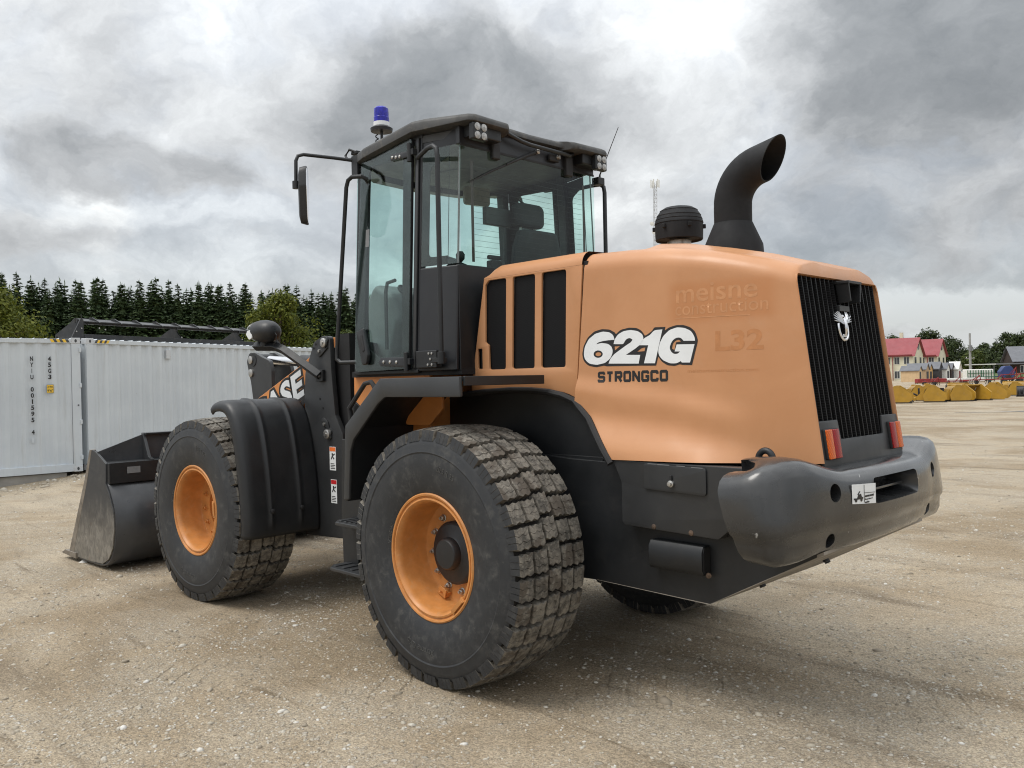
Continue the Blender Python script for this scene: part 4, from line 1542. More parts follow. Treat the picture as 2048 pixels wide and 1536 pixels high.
MB().lathe([(0.066, 2.25), (0.066, 2.50), (0.070, 2.505)], (pc[0], pc[1], 0), (0, 0, 1), 32).build('intake_pipe', M_rubber, LD)
MB().lathe([(0.069, 2.470), (0.072, 2.472), (0.072, 2.497), (0.069, 2.499)], (pc[0], pc[1], 0), (0, 0, 1), 32).build('pipe_clamp', M_steel, LD)
pcl = MB().lathe([(0.0000, 2.52), (0.0820, 2.515), (0.1312, 2.512), (0.1394, 2.500), (0.1435, 2.505), (0.1460, 2.585), (0.1443, 2.60), (0.1476, 2.602), (0.1443, 2.618), (0.1410, 2.622), (0.1427, 2.626), (0.1337, 2.645), (0.1345, 2.650), (0.1148, 2.678), (0.1156, 2.682), (0.0861, 2.700), (0.0492, 2.708), (0.0000, 2.710)], (pc[0], pc[1], 0), (0, 0, 1), 48).build('pre_cleaner', M_stack, LD, smooth=30)
for k in range(6):
    a = 2*PI*k/6+0.5
    MB().box((0.138, -0.010, 2.565), (0.161, 0.010, 2.59), Matrix.Translation((pc[0], pc[1], 0)) @ Matrix.Rotation(a, 4, 'Z')).build('clip', M_stack, pcl, bevel=0.003)

# ------------------------------------------------------------------ rear fenders with platform
def strip(path, w0, w1, s, y_out, lip):
    return None
for s in (1, -1):
    prof = [(-0.285, 1.690), (0.43, 1.690), (0.80, 1.405), (0.832, 0.94)]
    th = 0.022
    top = MB()
    # top sheet following the profile, from the cab out to the lip
    lo = [(-0.285, 1.668), (0.420, 1.668), (0.778, 1.392), (0.808, 0.94)]
    top.prism(prof+lo[::-1], s*0.60, s*1.20)
    fen = top.build('rear_fender', M_black, LD, bevel=0.003)
    # outer lip (dark grey band) with a rounded upper edge
    lipw = 0.105
    inn = [(-0.285, 1.583), (0.385, 1.583), (0.455, 1.545), (0.715, 1.325), (0.752, 1.25), (0.775, 0.955)]
    out_ = [(0.832, 0.945), (0.800, 1.408), (0.430, 1.692), (-0.285, 1.692)]
    poly = rpoly(inn+out_, [0.01, 0.05, 0.03, 0.05, 0.03, 0.01, 0.012, 0.02, 0.02, 0.004], 4)
    me = curve2d_mesh([poly], 0.020, 0.006)
    map_mesh(me, lambda u, v, w_: Vector((u, s*(1.205+w_), v)))
    link_mesh('fender_lip', fixnormals(me), M_grey, fen, None, 40)
    MB().box((-0.302, s*1.195, 1.642), (-0.2855, s*0.585, 1.693)).build('fender_rear_edge', M_black, fen, bevel=0.003)
    # orange guard plate hanging under the platform
    MB().prism(rpoly([(0.36, 1.60), (0.66, 1.60), (0.66, 1.52), (0.73, 1.41), (0.72, 1.395), (0.49, 1.395), (0.36, 1.50)], 0.01, 2), s*0.78, s*0.80).build('guard_plate', M_orange, fen, bevel=0.004)
    # steps
    for (sx0, sx1, sy, sz) in ((0.66, 1.15, 1.10, 0.485), (0.75, 1.08, 1.08, 0.785)):
        st = MB().prism(rpoly([(sx0, s*0.93), (sx1-0.06, s*0.93), (sx1, s*0.97), (sx1, s*1.10), (sx1-0.06, s*1.16), (sx0, s*1.16)], 0.02, 3), sz-0.022, sz, axis='z').build('step', M_grey, LD, bevel=0.005)
        for k in range(5):
            xx = lerp(sx0+0.05, sx1-0.07, k/4)
            MB().box((xx-0.014, min(s*0.96, s*1.13), sz-0.004), (xx+0.014, max(s*0.96, s*1.13), sz+0.007)).build('tread_bar', M_grey, st, bevel=0.003)
    MB().prism([(1.00, 0.47), (1.17, 0.47), (1.18, 0.80), (1.16, 1.30), (0.90, 1.30), (0.97, 0.80)], s*0.985, s*1.005).build('step_bracket', M_black, LD, bevel=0.004)
    for bx, bz in ((1.03, 0.735), (1.13, 0.745)):
        MB().lathe([(0.014, 0), (0.014, 0.012), (0, 0.014)], (bx, s*1.005, bz), (0, s, 0), 6).build('step_bolt', M_steel, LD)
    MB().tube([(0.98, s*0.985, 0.60), (1.02, s*0.99, 0.95), (1.02, s*0.99, 1.30)], 0.006, 6).build('step_cable', M_rubber, LD)
    # hand loop beside the ladder
    MB().tube([(1.20, s*0.90, 1.40), (1.22, s*0.90, 1.50), (1.03, s*0.90, 1.665), (0.96, s*0.90, 1.675), (0.93, s*0.90, 1.65), (0.90, s*0.90, 1.60)], 0.016, 8).build('ladder_grip', M_rubber, LD)
    MB().prism(rpoly([(1.16, 1.32), (1.24, 1.52), (1.20, 1.55), (1.12, 1.50), (1.06, 1.38)], 0.02, 3), s*0.86, s*0.872).build('ladder_guard', M_plast, LD, bevel=0.003)
MB().prism([(0.60, 1.20), (0.60, 1.73), (1.46, 1.73), (1.46, 1.55), (1.36, 1.42), (1.30, 1.20)], -0.70, 0.70).build('cab_base', M_orange, LD, bevel=0.012)

# ================================================================== cab
def sy(z, off=0.0):
    return 0.700+0.046*(3.25-z)+off
def side_plate(polys, thick, off, bevel, s):
    me = curve2d_mesh(polys, thick, bevel)
    map_mesh(me, lambda u, v, w_: Vector((u, s*(sy(v, off)+w_), v)))
    return fixnormals(me)
MB().prism([(0.33, -0.66), (0.63, -0.75), (1.40, -0.75), (1.66, -0.35), (1.68, 0), (1.66, 0.35), (1.40, 0.75), (0.63, 0.75), (0.33, 0.66)], 1.71, 1.75, axis='z').build('cab_floor', M_dark, LD)
for s in (1, -1):
    cabf = MB()
    for (x0, x1, w_) in ((0.625, 0.695, 0.05), (1.265, 1.345, 0.06)):
        cabf.add([(x, s*(sy(z)+dy), z) for z in (1.74, 3.27) for (x, dy) in ((x0, -w_), (x1, -w_), (x1, 0.0), (x0, 0.0))],
                 [(0, 1, 2, 3), (7, 6, 5, 4), (0, 4, 5, 1), (1, 5, 6, 2), (2, 6, 7, 3), (3, 7, 4, 0)])
    # header rails
    cabf.add([(x, s*(sy(z)+dy), z) for z in (3.235, 3.275) for (x, dy) in ((0.62, -0.06), (1.345, -0.06), (1.345, 0.004), (0.62, 0.004))],
             [(0, 1, 2, 3), (7, 6, 5, 4), (0, 4, 5, 1), (1, 5, 6, 2), (2, 6, 7, 3), (3, 7, 4, 0)])
    cabf.build('cab_frame', M_cab, LD, bevel=0.008)
# front structure: lower cowl and top rail
MB().prism([(1.32, 0.76), (1.60, 0.42), (1.66, 0.0), (1.60, -0.42), (1.32, -0.76), (1.28, -0.70), (1.54, -0.38), (1.60, 0), (1.54, 0.38), (1.28, 0.70)], 1.74, 1.96, axis='z').build('front_cowl', M_cab, LD, bevel=0.005)
MB().prism([(1.32, 0.72), (1.56, 0.42), (1.61, 0.0), (1.56, -0.42), (1.32, -0.72), (1.24, -0.66), (1.48, -0.38), (1.52, 0), (1.48, 0.38), (1.24, 0.66)], 3.16, 3.27, axis='z').build('front_header', M_cab, LD)
ws = [(1.335, 0.715), (1.46, 0.60), (1.56, 0.42), (1.605, 0.21), (1.62, 0.0), (1.605, -0.21), (1.56, -0.42), (1.46, -0.60), (1.335, -0.715)]
MB().grid([[(x+0.04*(3.16-z)/1.2, y*(1+0.03*(3.16-z)/1.2), z) for x, y in ws] for z in (1.955, 3.165)]).build('windshield', M_glass, LD)
# rear quarter: lower panels, windows, corner bead
for s in (1, -1):
    def wall(pts, z0, z1, t, name, mat, bv=0.004, parent=LD):
        (xa, ya), (xb, yb) = pts
        dv = Vector((xb-xa, yb-ya)).normalized()
        nr = Vector((-dv.y, dv.x))
        if nr.y < 0: nr = -nr
        k0, k1 = 0.046*(2.40-z0), 0.046*(2.40-z1)
        m = MB()
        vs = []
        for z, k in ((z0, k0), (z1, k1)):
            for (x, y) in ((xa, ya), (xb, yb)):
                vs.append((x, s*(y+k), z))
            for (x, y) in ((xb, yb), (xa, ya)):
                vs.append((x-nr.x*t, s*(y+k-nr.y*t), z))
        m.add(vs, [(0, 1, 2, 3), (7, 6, 5, 4), (0, 4, 5, 1), (1, 5, 6, 2), (2, 6, 7, 3), (3, 7, 4, 0)])
        return m.build(name, mat, parent, bevel=bv)
    wall(((0.335, 0.668), (0.628, 0.742)), 1.735, 2.395, 0.03, 'cab_side_panel', M_cab, 0.010)
    wall(((0.335, 0.663), (0.345, 0.668)), 2.405, 3.16, 0.006, 'glass_bead', M_trimlt, 0)
    # window frame with rounded opening
    def qmap(off):
        a = Vector((0.337, 0.660))
        b = Vector((0.628, 0.735))
        d = (b-a)
        nr = Vector((-d.y, d.x)).normalized()
        return lambda u, v, w_: Vector((a.x+d.x*u/0.30+nr.x*(off+w_), s*(a.y+d.y*u/0.30+nr.y*(off+w_)+0.046*(2.40-v)), v))
    me = curve2d_mesh([[(0.085, 2.405), (0.30, 2.405), (0.30, 3.155), (0.085, 3.155)], rpoly([(0.086, 2.46), (0.235, 2.46), (0.235, 3.03), (0.086, 3.09)], [0.0, 0.03, 0.05, 0.0], 4)], 0.006)
    map_mesh(me, qmap(-0.004))
    qf = link_mesh('quarter_window_frame', fixnormals(me), M_dark, LD, None, 40)
    me = curve2d_mesh([[(0.0, 2.405), (0.0, 2.425), (0.10, 2.46), (0.10, 2.405)]], 0.006)
    map_mesh(me, qmap(-0.004))
    link_mesh('window_sill_trim', fixnormals(me), M_cab, qf, None, 40)
    me = curve2d_mesh([[(0.0, 2.405), (0.29, 2.405), (0.29, 3.155), (0.0, 3.155)]], 0.004)
    map_mesh(me, qmap(0.003))
    link_mesh('quarter_window', fixnormals(me), M_glass2, LD, None, 0)
    wall(((0.337, 0.655), (0.628, 0.728)), 3.155, 3.27, 0.03, 'cab_corner_header', M_cab, 0.004)
MB().box((0.332, -0.668, 1.735), (0.36, 0.668, 2.398)).build('cab_rear_panel', M_black, LD, bevel=0.006)
rear_hd = MB().box((0.322, -0.648, 3.150), (0.36, 0.648, 3.275)).build('rear_header', M_cab, LD, bevel=0.004)
MB().box((0.317, -0.645, 3.138), (0.3215, 0.645, 3.152)).build('rear_glass_seal', M_rubber, LD)
rgl = MB().add([(0.326, -0.655, 2.395), (0.326, 0.655, 2.395), (0.322, 0.648, 3.15), (0.322, -0.648, 3.15)], [(0, 1, 2, 3)]).build('rear_window', M_glass, LD, smooth=0)
hl = MB()
for k in range(17):
    z = 2.45+k*0.036
    hl.box((0.3285, -0.52, z-0.0007), (0.3295, 0.53, z+0.0007))
hl.build('heater_lines', M_ink, rgl, smooth=0)
for y in (0.545, -0.535):
    MB().box((0.328, y-0.012, 2.42), (0.330, y+0.010, 3.06)).build('heater_busbar', simple('busbar', (0.06, 0.035, 0.03), 0.6), rgl)
# doors
for s in (1, -1):
    outer = rpoly([(0.695, 1.755), (1.30, 1.745), (1.295, 2.2), (1.262, 3.240), (0.700, 3.252)], [0.03, 0.05, 0.0, 0.03, 0.03], 3)
    inner = rpoly([(0.775, 1.845), (1.02, 1.835), (1.150, 1.90), (1.205, 2.05), (1.175, 3.15), (0.790, 3.135)], [0.03, 0.06, 0.05, 0.05, 0.05, 0.02], 4)
    dr = link_mesh('cab_door', side_plate([outer, inner], 0.022, 0.012, 0.004, s), M_dark, LD, None, 40)
    link_mesh('door_glass', side_plate([rpoly(outer, 0.0)], 0.004, 0.027, 0.0, s), M_glass2, dr, None, 0)
    hinge = rpoly([(0.715, 3.125), (0.90, 3.135), (0.91, 3.155), (0.89, 3.18), (0.715, 3.165)], 0.012, 3)
    link_mesh('door_hinge', side_plate([hinge], 0.014, 0.036, 0.003, s), M_cab, dr, None, 40)
    hinge2 = rpoly([(0.715, 1.765), (0.98, 1.78), (1.0, 1.80), (0.98, 1.835), (0.715, 1.83)], 0.012, 3)
    link_mesh('door_hinge', side_plate([hinge2], 0.014, 0.036, 0.003, s), M_cab, dr, None, 40)
    for (bx, bz) in ((0.84, 3.148), (0.80, 3.145), (0.88, 3.155), (0.80, 1.80), (0.87, 1.803), (0.94, 1.805)):
        MB().lathe([(0.011, 0), (0.011, 0.006), (0.004, 0.010), (0, 0.010)], (bx, s*sy(bz, 0.042), bz), (0, s, 0.04), 10).build('hinge_bolt', M_steel, dr)
    for zz in (3.15, 1.80):
        MB().cyl((0.695, s*sy(zz, 0.045), zz-0.06), (0.695, s*sy(zz, 0.045), zz+0.06), 0.017, 12).box((0.655, min(s*sy(zz, 0.0), s*sy(zz, 0.05)), zz-0.02), (0.71, max(s*sy(zz, 0.0), s*sy(zz, 0.05)), zz+0.02)).build('hinge_barrel', M_black, dr, bevel=0.003)
    hd = rpoly([(1.245, 2.02), (1.165, 2.045), (1.10, 1.86), (1.115, 1.795), (1.165, 1.79)], 0.02, 4)
    hd_o = link_mesh('door_handle', side_plate([hd], 0.030, 0.048, 0.008, s), M_plast, dr, None, 40)
    link_mesh('handle_grip', side_plate([rpoly([(1.195, 1.99), (1.165, 2.0), (1.13, 1.89), (1.155, 1.875)], 0.01, 3)], 0.01, 0.062, 0.003, s), M_rubber, dr, None, 40)
    # door seal strip beside the rear post
    link_mesh('door_post_trim', side_plate([[(0.640, 1.76), (0.668, 1.76), (0.668, 3.24), (0.640, 3.24)]], 0.012, 0.010, 0.003, s), M_grey, LD, None, 40)
    # window stay
    link_mesh('window_stay', side_plate([rpoly([(0.775, 2.60), (0.735, 2.62), (0.735, 2.98), (0.775, 3.0)], 0.02, 3)], 0.02, 0.0, 0.004, s), M_plast, dr, None, 40)
    link_mesh('door_sticker', side_plate([[(1.150, 2.60), (1.190, 2.60), (1.188, 2.72), (1.148, 2.72)]], 0.001, 0.0305, 0, s), M_trimlt, dr, None, 0)
    # grab bar behind the door
    gb = MB().tube([(0.63, s*0.735, 3.105), (0.46, s*0.792, 3.120), (0.39, s*0.805, 3.118), (0.358, s*0.806, 3.095), (0.350, s*0.806, 3.05), (0.352, s*0.806, 1.84)], 0.0155, 12).build('grab_bar', M_black, LD)
    MB().box((0.42, min(s*0.74, s*0.790), 1.755), (0.625, max(s*0.74, s*0.790), 1.865)).build('grab_bar_bracket', M_black, gb, bevel=0.006)
    for (bx, bz) in ((0.46, 1.845), (0.49, 1.845), (0.475, 1.81), (0.46, 1.775), (0.50, 1.775)):
        MB().lathe([(0.008, 0), (0.008, 0.006), (0, 0.007)], (bx, s*0.790, bz), (0, s, 0), 8).build('bracket_bolt', M_steel, gb)
    MB().cyl((0.352, s*0.806, 1.775), (0.352, s*0.806, 1.85), 0.024, 12).box((0.34, min(s*0.77, s*0.82), 1.785), (0.43, max(s*0.77, s*0.82), 1.815)).build('grab_bar_clamp', M_black, gb, bevel=0.003)
    # hand rail ahead of the door
    MB().tube([(1.28, s*0.77, 1.815), (1.40, s*0.845, 1.815), (1.435, s*0.85, 1.84), (1.432, s*0.85, 1.90), (1.30, s*0.832, 3.02), (1.28, s*0.83, 3.065), (1.24, s*0.825, 3.082), (1.16, s*0.80, 3.075), (1.15, s*0.77, 3.06), (1.20, s*0.72, 3.05)], 0.0145, 12).build('hand_rail', M_black, LD)
    # mirror on its arm
    mr_ = MB().tube([(1.36, s*0.73, 3.235), (1.42, s*0.85, 3.245), (1.485, s*1.05, 3.247), (1.50, s*1.085, 3.235), (1.505, s*1.098, 3.20), (1.508, s*1.10, 3.02)], 0.0125, 10).box((1.29, s*0.745 if s < 0 else s*0.70, 3.12), (1.36, s*0.70 if s < 0 else s*0.745, 3.26)).cyl((1.508, s*1.10, 3.01), (1.508, s*1.10, 3.06), 0.024, 12).build('mirror_arm', M_black, LD)
    nv = Vector((-0.60, -s*0.80, 0)).normalized()
    uu = Vector((nv.y, -nv.x, 0))
    Mm = Matrix(((uu.x, nv.x, 0, 1.475), (uu.y, nv.y, 0, s*1.045), (0, 0, 1, 2.965), (0, 0, 0, 1)))
    shape = rpoly([(-0.060, -0.200), (0.050, -0.200), (0.095, 0.05), (0.075, 0.195), (-0.065, 0.195), (-0.095, 0.05)], 0.06, 6)
    hs = MB().loft([[(x*0.55, -0.045, z*0.75) for x, z in shape], [(x*0.9, -0.035, z*0.95) for x, z in shape], [(x, 0.0, z) for x, z in shape], [(x, 0.012, z) for x, z in shape]]).build('mirror_housing', M_plast, mr_, Mm, smooth=50)
    MB().prism([(x*0.93, z*0.94) for x, z in shape], 0.0125, 0.0145).build('mirror_glass', M_chrome, mr_, Mm)
    # small wide-angle mirror under the roof
    MB().tube([(1.30, s*0.70, 3.22), (1.12, s*0.80, 3.06), (1.08, s*0.80, 3.02), (1.07, s*0.80, 2.96)], 0.008, 8).build('inner_mirror_arm', M_rubber, LD) if s < 0 else None

# lower cab: dark shelf edge under the door
MB().box((0.62, -0.78, 1.725), (1.34, 0.78, 1.748)).build('door_sill', M_rubber, LD, bevel=0.006)

# ------------------------------------------------------------------ roof
half = [(1.44, 0.0), (1.43, 0.35), (1.40, 0.62), (1.33, 0.735), (1.20, 0.765), (0.66, 0.765), (0.56, 0.748), (0.22, 0.668), (0.185, 0.640), (0.195, 0.34), (0.225, 0.305), (0.285, 0.275), (0.30, 0.0)]
ol = half+[(x, -y) for x, y in reversed(half[1:-1])]
ol = rpoly(ol, [0.03]*len(ol), 3)
def rz(x):
    return -(x-0.62)*0.105 if x > 0.62 else -(0.62-x)*0.12
cxr, cyr = 0.80, 0.0
def ins(p, d):
    v = Vector((p[0]-cxr, p[1]-cyr))
    l_ = v.length
    return (cxr+v.x*(l_-d)/l_, cyr+v.y*(l_-d)/l_)
lv = [(0.20, 3.262), (0.012, 3.268), (0.0, 3.276), (0.0, 3.322), (0.010, 3.340), (0.035, 3.352), (0.16, 3.366), (0.42, 3.378)]
rr_ = []
for d, z in lv:
    rr_.append([(*ins(p, d), z+(rz(p[0]) if z < 3.36 else rz(p[0])*0.8)+(0.040*sstep(0.50, 0.30, p[0]) if z < 3.30 else (0.012*sstep(0.50, 0.30, p[0]) if z < 3.36 else 0.0))) for p in ol])
roof = MB().loft(rr_).build('cab_roof', simple('roof_grey', (0.036, 0.0355, 0.034), 0.55, var=0.12, scale=6, dust=0.2, bump=0.12, bscale=300), LD, smooth=45)
MB().prism([(0.36, -0.62), (0.64, -0.70), (1.30, -0.68), (1.50, -0.3), (1.50, 0.3), (1.30, 0.68), (0.64, 0.70), (0.36, 0.62)], 3.205, 3.25, axis='z').build('headliner', M_trim, LD)
for s in (1, -1):
    # light pods: dark cheeks under the rear visors
    MB().box((0.235, s*0.52-0.155, 3.185), (0.33, s*0.52+0.09, 3.262)).build('visor_bracket', M_black, LD, bevel=0.01)
    MB().box((0.29, s*0.355-0.035, 3.09), (0.33, s*0.355+0.035, 3.24)).build('visor_stay', M_rubber, LD, bevel=0.012)
    wl = MB().cbox((0.215, s*0.585, 3.205), (0.045, 0.125, 0.105)).build('work_light', M_black, LD, bevel=0.010)
    for a in (-1, 1):
        for b in (-1, 1):
            MB().lathe([(0.0235, -0.001), (0.0235, 0.002), (0.019, 0.003), (0.010, 0.005), (0, 0.006)], (0.1915, s*0.585+a*0.0275, 3.205+b*0.0265), (-1, 0, 0), 16).build('led_lens', M_led, wl)
    MB().box((0.22, s*0.585-0.015, 3.25), (0.25, s*0.585+0.015, 3.29)).build('light_bracket', M_black, wl)
# pipe along the rear header, wiper
MB().tube([(0.285, 0.30, 3.285), (0.272, 0.25, 3.262), (0.270, 0.15, 3.240), (0.270, 0.07, 3.232), (0.270, -0.33, 3.228), (0.275, -0.365, 3.245), (0.29, -0.37, 3.275)], 0.014, 10).build('header_pipe', M_black, LD)
wp = MB().tube([(0.308, -0.04, 3.212), (0.305, 0.08, 3.160), (0.303, 0.26, 3.075)], [0.011, 0.010, 0.007], 8).build('wiper_arm', M_rubber, LD)
MB().tube([(0.309, 0.20, 3.10), (0.309, 0.38, 3.018), (0.310, 0.585, 2.912)], [0.006, 0.008, 0.003], 8).build('wiper_blade', M_rubber, wp)
MB().lathe([(0.017, 0), (0.017, 0.02), (0.010, 0.025), (0, 0.026)], (0.315, -0.04, 3.213), (-1, 0, 0), 12).build('wiper_pivot', M_steel, wp)
MB().cbox((0.305, -0.20, 3.195), (0.03, 0.10, 0.05)).build('washer_nozzle', M_rubber, LD, bevel=0.01)
MB().lathe([(0.016, 0), (0.016, 0.02), (0, 0.022)], (0.292, -0.225, 3.203), (-1, -0.4, 0), 10).build('nozzle_tip', M_steel, LD)
# antenna
an = MB().tube([(0.345, -0.745, 3.15), (0.345, -0.75, 3.175), (0.30, -0.75, 3.25), (0.165, -0.75, 3.485)], [0.010, 0.006, 0.0035, 0.0025], 6).build('antenna', M_rubber, LD)
MB().box((0.32, -0.775, 3.095), (0.385, -0.70, 3.15)).build('antenna_bracket', M_black, an, bevel=0.006)
# beacon
be = MB().lathe([(0.0, 3.330), (0.010, 3.330), (0.010, 3.500), (0.078, 3.500), (0.082, 3.520), (0.066, 3.532), (0.060, 3.536)], (1.40, 0.45, 0), (0, 0, 1), 28).build('beacon', M_plast, LD, smooth=35)
MB().lathe([(0.058, 3.536), (0.058, 3.566), (0.0, 3.566)], (1.40, 0.45, 0), (0, 0, 1), 28).build('beacon_collar', M_white, be, smooth=35)
MB().lathe([(0.056, 3.5665), (0.0565, 3.60), (0.054, 3.603), (0.0545, 3.635), (0.052, 3.665), (0.042, 3.676), (0.0, 3.679)], (1.40, 0.45, 0), (0, 0, 1), 28).build('beacon_dome', M_blue, be, smooth=35)
cl_ = [(1.43+0.010*math.cos(a*2.2), 0.47+0.010*math.sin(a*2.2), 3.36+0.012*a) for a in np.linspace(0, 10, 60)]
MB().tube(cl_, 0.004, 6).build('coiled_cable', M_rubber, be)
MB().tube([(1.38, 0.66, 3.30), (1.45, 0.70, 3.335), (1.50, 0.70, 3.30), (1.44, 0.72, 3.26), (1.38, 0.73, 3.25)], 0.009, 8).build('mirror_cable', M_rubber, LD)
MB().cbox((1.42, 0.66, 3.31), (0.07, 0.05, 0.025)).build('cable_clamp', M_rubber, LD, bevel=0.006)

# ------------------------------------------------------------------ cab interior
def cushion(c, d, M=None, bev=0.03):
    return MB().cbox(c, d, M)
Mseat = Matrix.Translation((0.56, -0.14, 0))
RBk = lambda a: Matrix.Rotation(R(a), 4, 'Y')
seat = cushion((0.20, 0, 2.20), (0.50, 0.50, 0.13)).build('seat', M_seat, LD, Mseat, bevel=0.04, seg=3)
MB().loft([[(0.0+dx, y*wd, z) for y, dx in ((-0.5, 0.03), (-0.35, -0.02), (0.35, -0.02), (0.5, 0.03), (0.42, 0.10), (-0.42, 0.10))] for z, wd in ((2.22, 0.50), (2.40, 0.50), (2.58, 0.46), (2.68, 0.38), (2.70, 0.34))]).build('seat_back', M_seat, seat, RBk(-4), bevel=0.03, seg=3)
MB().loft([[(-0.10+dx, y*wd, z) for y, dx in ((-0.5, 0.03), (-0.35, 0.0), (0.35, 0.0), (0.5, 0.03), (0.42, 0.10), (-0.42, 0.10))] for z, wd in ((2.735, 0.26), (2.77, 0.31), (2.86, 0.31), (2.90, 0.25))]).build('headrest', M_seat, seat, None, bevel=0.025, seg=3)
MB().tube([(-0.05, -0.07, 2.66), (-0.05, -0.07, 2.76)], 0.008, 8).tube([(-0.05, 0.07, 2.66), (-0.05, 0.07, 2.76)], 0.008, 8).build('headrest_rod', M_steel, seat)
MB().box((0.0, -0.22, 1.75), (0.45, 0.22, 2.14)).build('seat_pedestal', M_trim, seat, bevel=0.02)
MB().box((-0.03, 0.31, 2.28), (0.35, 0.39, 2.42)).box((-0.03, -0.39, 2.28), (0.35, -0.31, 2.42)).build('armrest', M_seat, seat, bevel=0.02)
MB().cbox((0.60, 0.07, 2.80), (0.04, 0.24, 0.12)).cyl((0.60, 0.0, 2.35), (0.60, 0.0, 2.76), 0.012, 8).build('side_cushion', M_trim, LD, bevel=0.008)
MB().cyl((0.55, 0.46, 2.30), (0.55, 0.46, 2.47), 0.010, 10).lathe([(0.01, 0), (0.028, 0.02), (0.03, 0.05), (0.018, 0.07), (0, 0.072)], (0.55, 0.46, 2.45), (0, 0, 1), 16).build('lever', M_rubber, LD)
MB().cbox((0.52, 0.18, 2.43), (0.06, 0.10, 0.10)).cbox((0.52, 0.18, 2.50), (0.03, 0.12, 0.03)).build('cup_holder', M_rubber, LD, bevel=0.01)
MB().prism([(1.30, 1.76), (1.56, 1.76), (1.58, 2.28), (1.48, 2.40), (1.26, 2.30), (1.18, 2.12)], -0.42, 0.50).build('dash', M_trimlt, LD, bevel=0.05, seg=3)
for (y, z) in ((0.20, 2.33), (0.36, 2.32)):
    MB().lathe([(0.05, 0), (0.05, 0.01), (0.042, 0.014), (0.038, 0.008), (0, 0.008)], (1.30, y, z+0.02), (-0.75, 0, 0.66), 20).build('air_vent', M_trim, LD)
MB().tube([(1.04+0.06*math.cos(a), 0.19*math.sin(a), 2.37+0.18*math.cos(a)*0.95) for a in np.linspace(0, 2*PI, 32, endpoint=False)], 0.014, 8, closed=True).tube([(1.05, 0, 2.37), (1.25, 0, 2.20), (1.30, 0, 1.80)], 0.03, 10).tube([(1.04, -0.18, 2.37), (1.05, 0, 2.36), (1.04, 0.18, 2.37)], 0.012, 8).build('steering_wheel', M_rubber, LD)
MB().tube([(1.16, 0.62, 1.9), (1.16, 0.62, 2.30), (1.14, 0.62, 2.36), (1.05, 0.62, 2.37)], 0.013, 10).build('inner_grab_rail', M_trim, LD)
MB().prism(rrect(-0.115, -0.07, 0.115, 0.07, 0.03), 0, 0.03, M=Matrix.Translation((1.20, -0.28, 3.09)) @ Matrix.Rotation(R(80), 4, 'Z')).build('rear_view_mirror', simple('mirror_lit_beige', (0.30, 0.26, 0.22), 0.3), LD, bevel=0.004)  # beige light on the mirror face is put into its base colour
MB().cyl((1.22, -0.28, 3.15), (1.25, -0.28, 3.22), 0.008, 8).build('mirror_stem', M_rubber, LD)

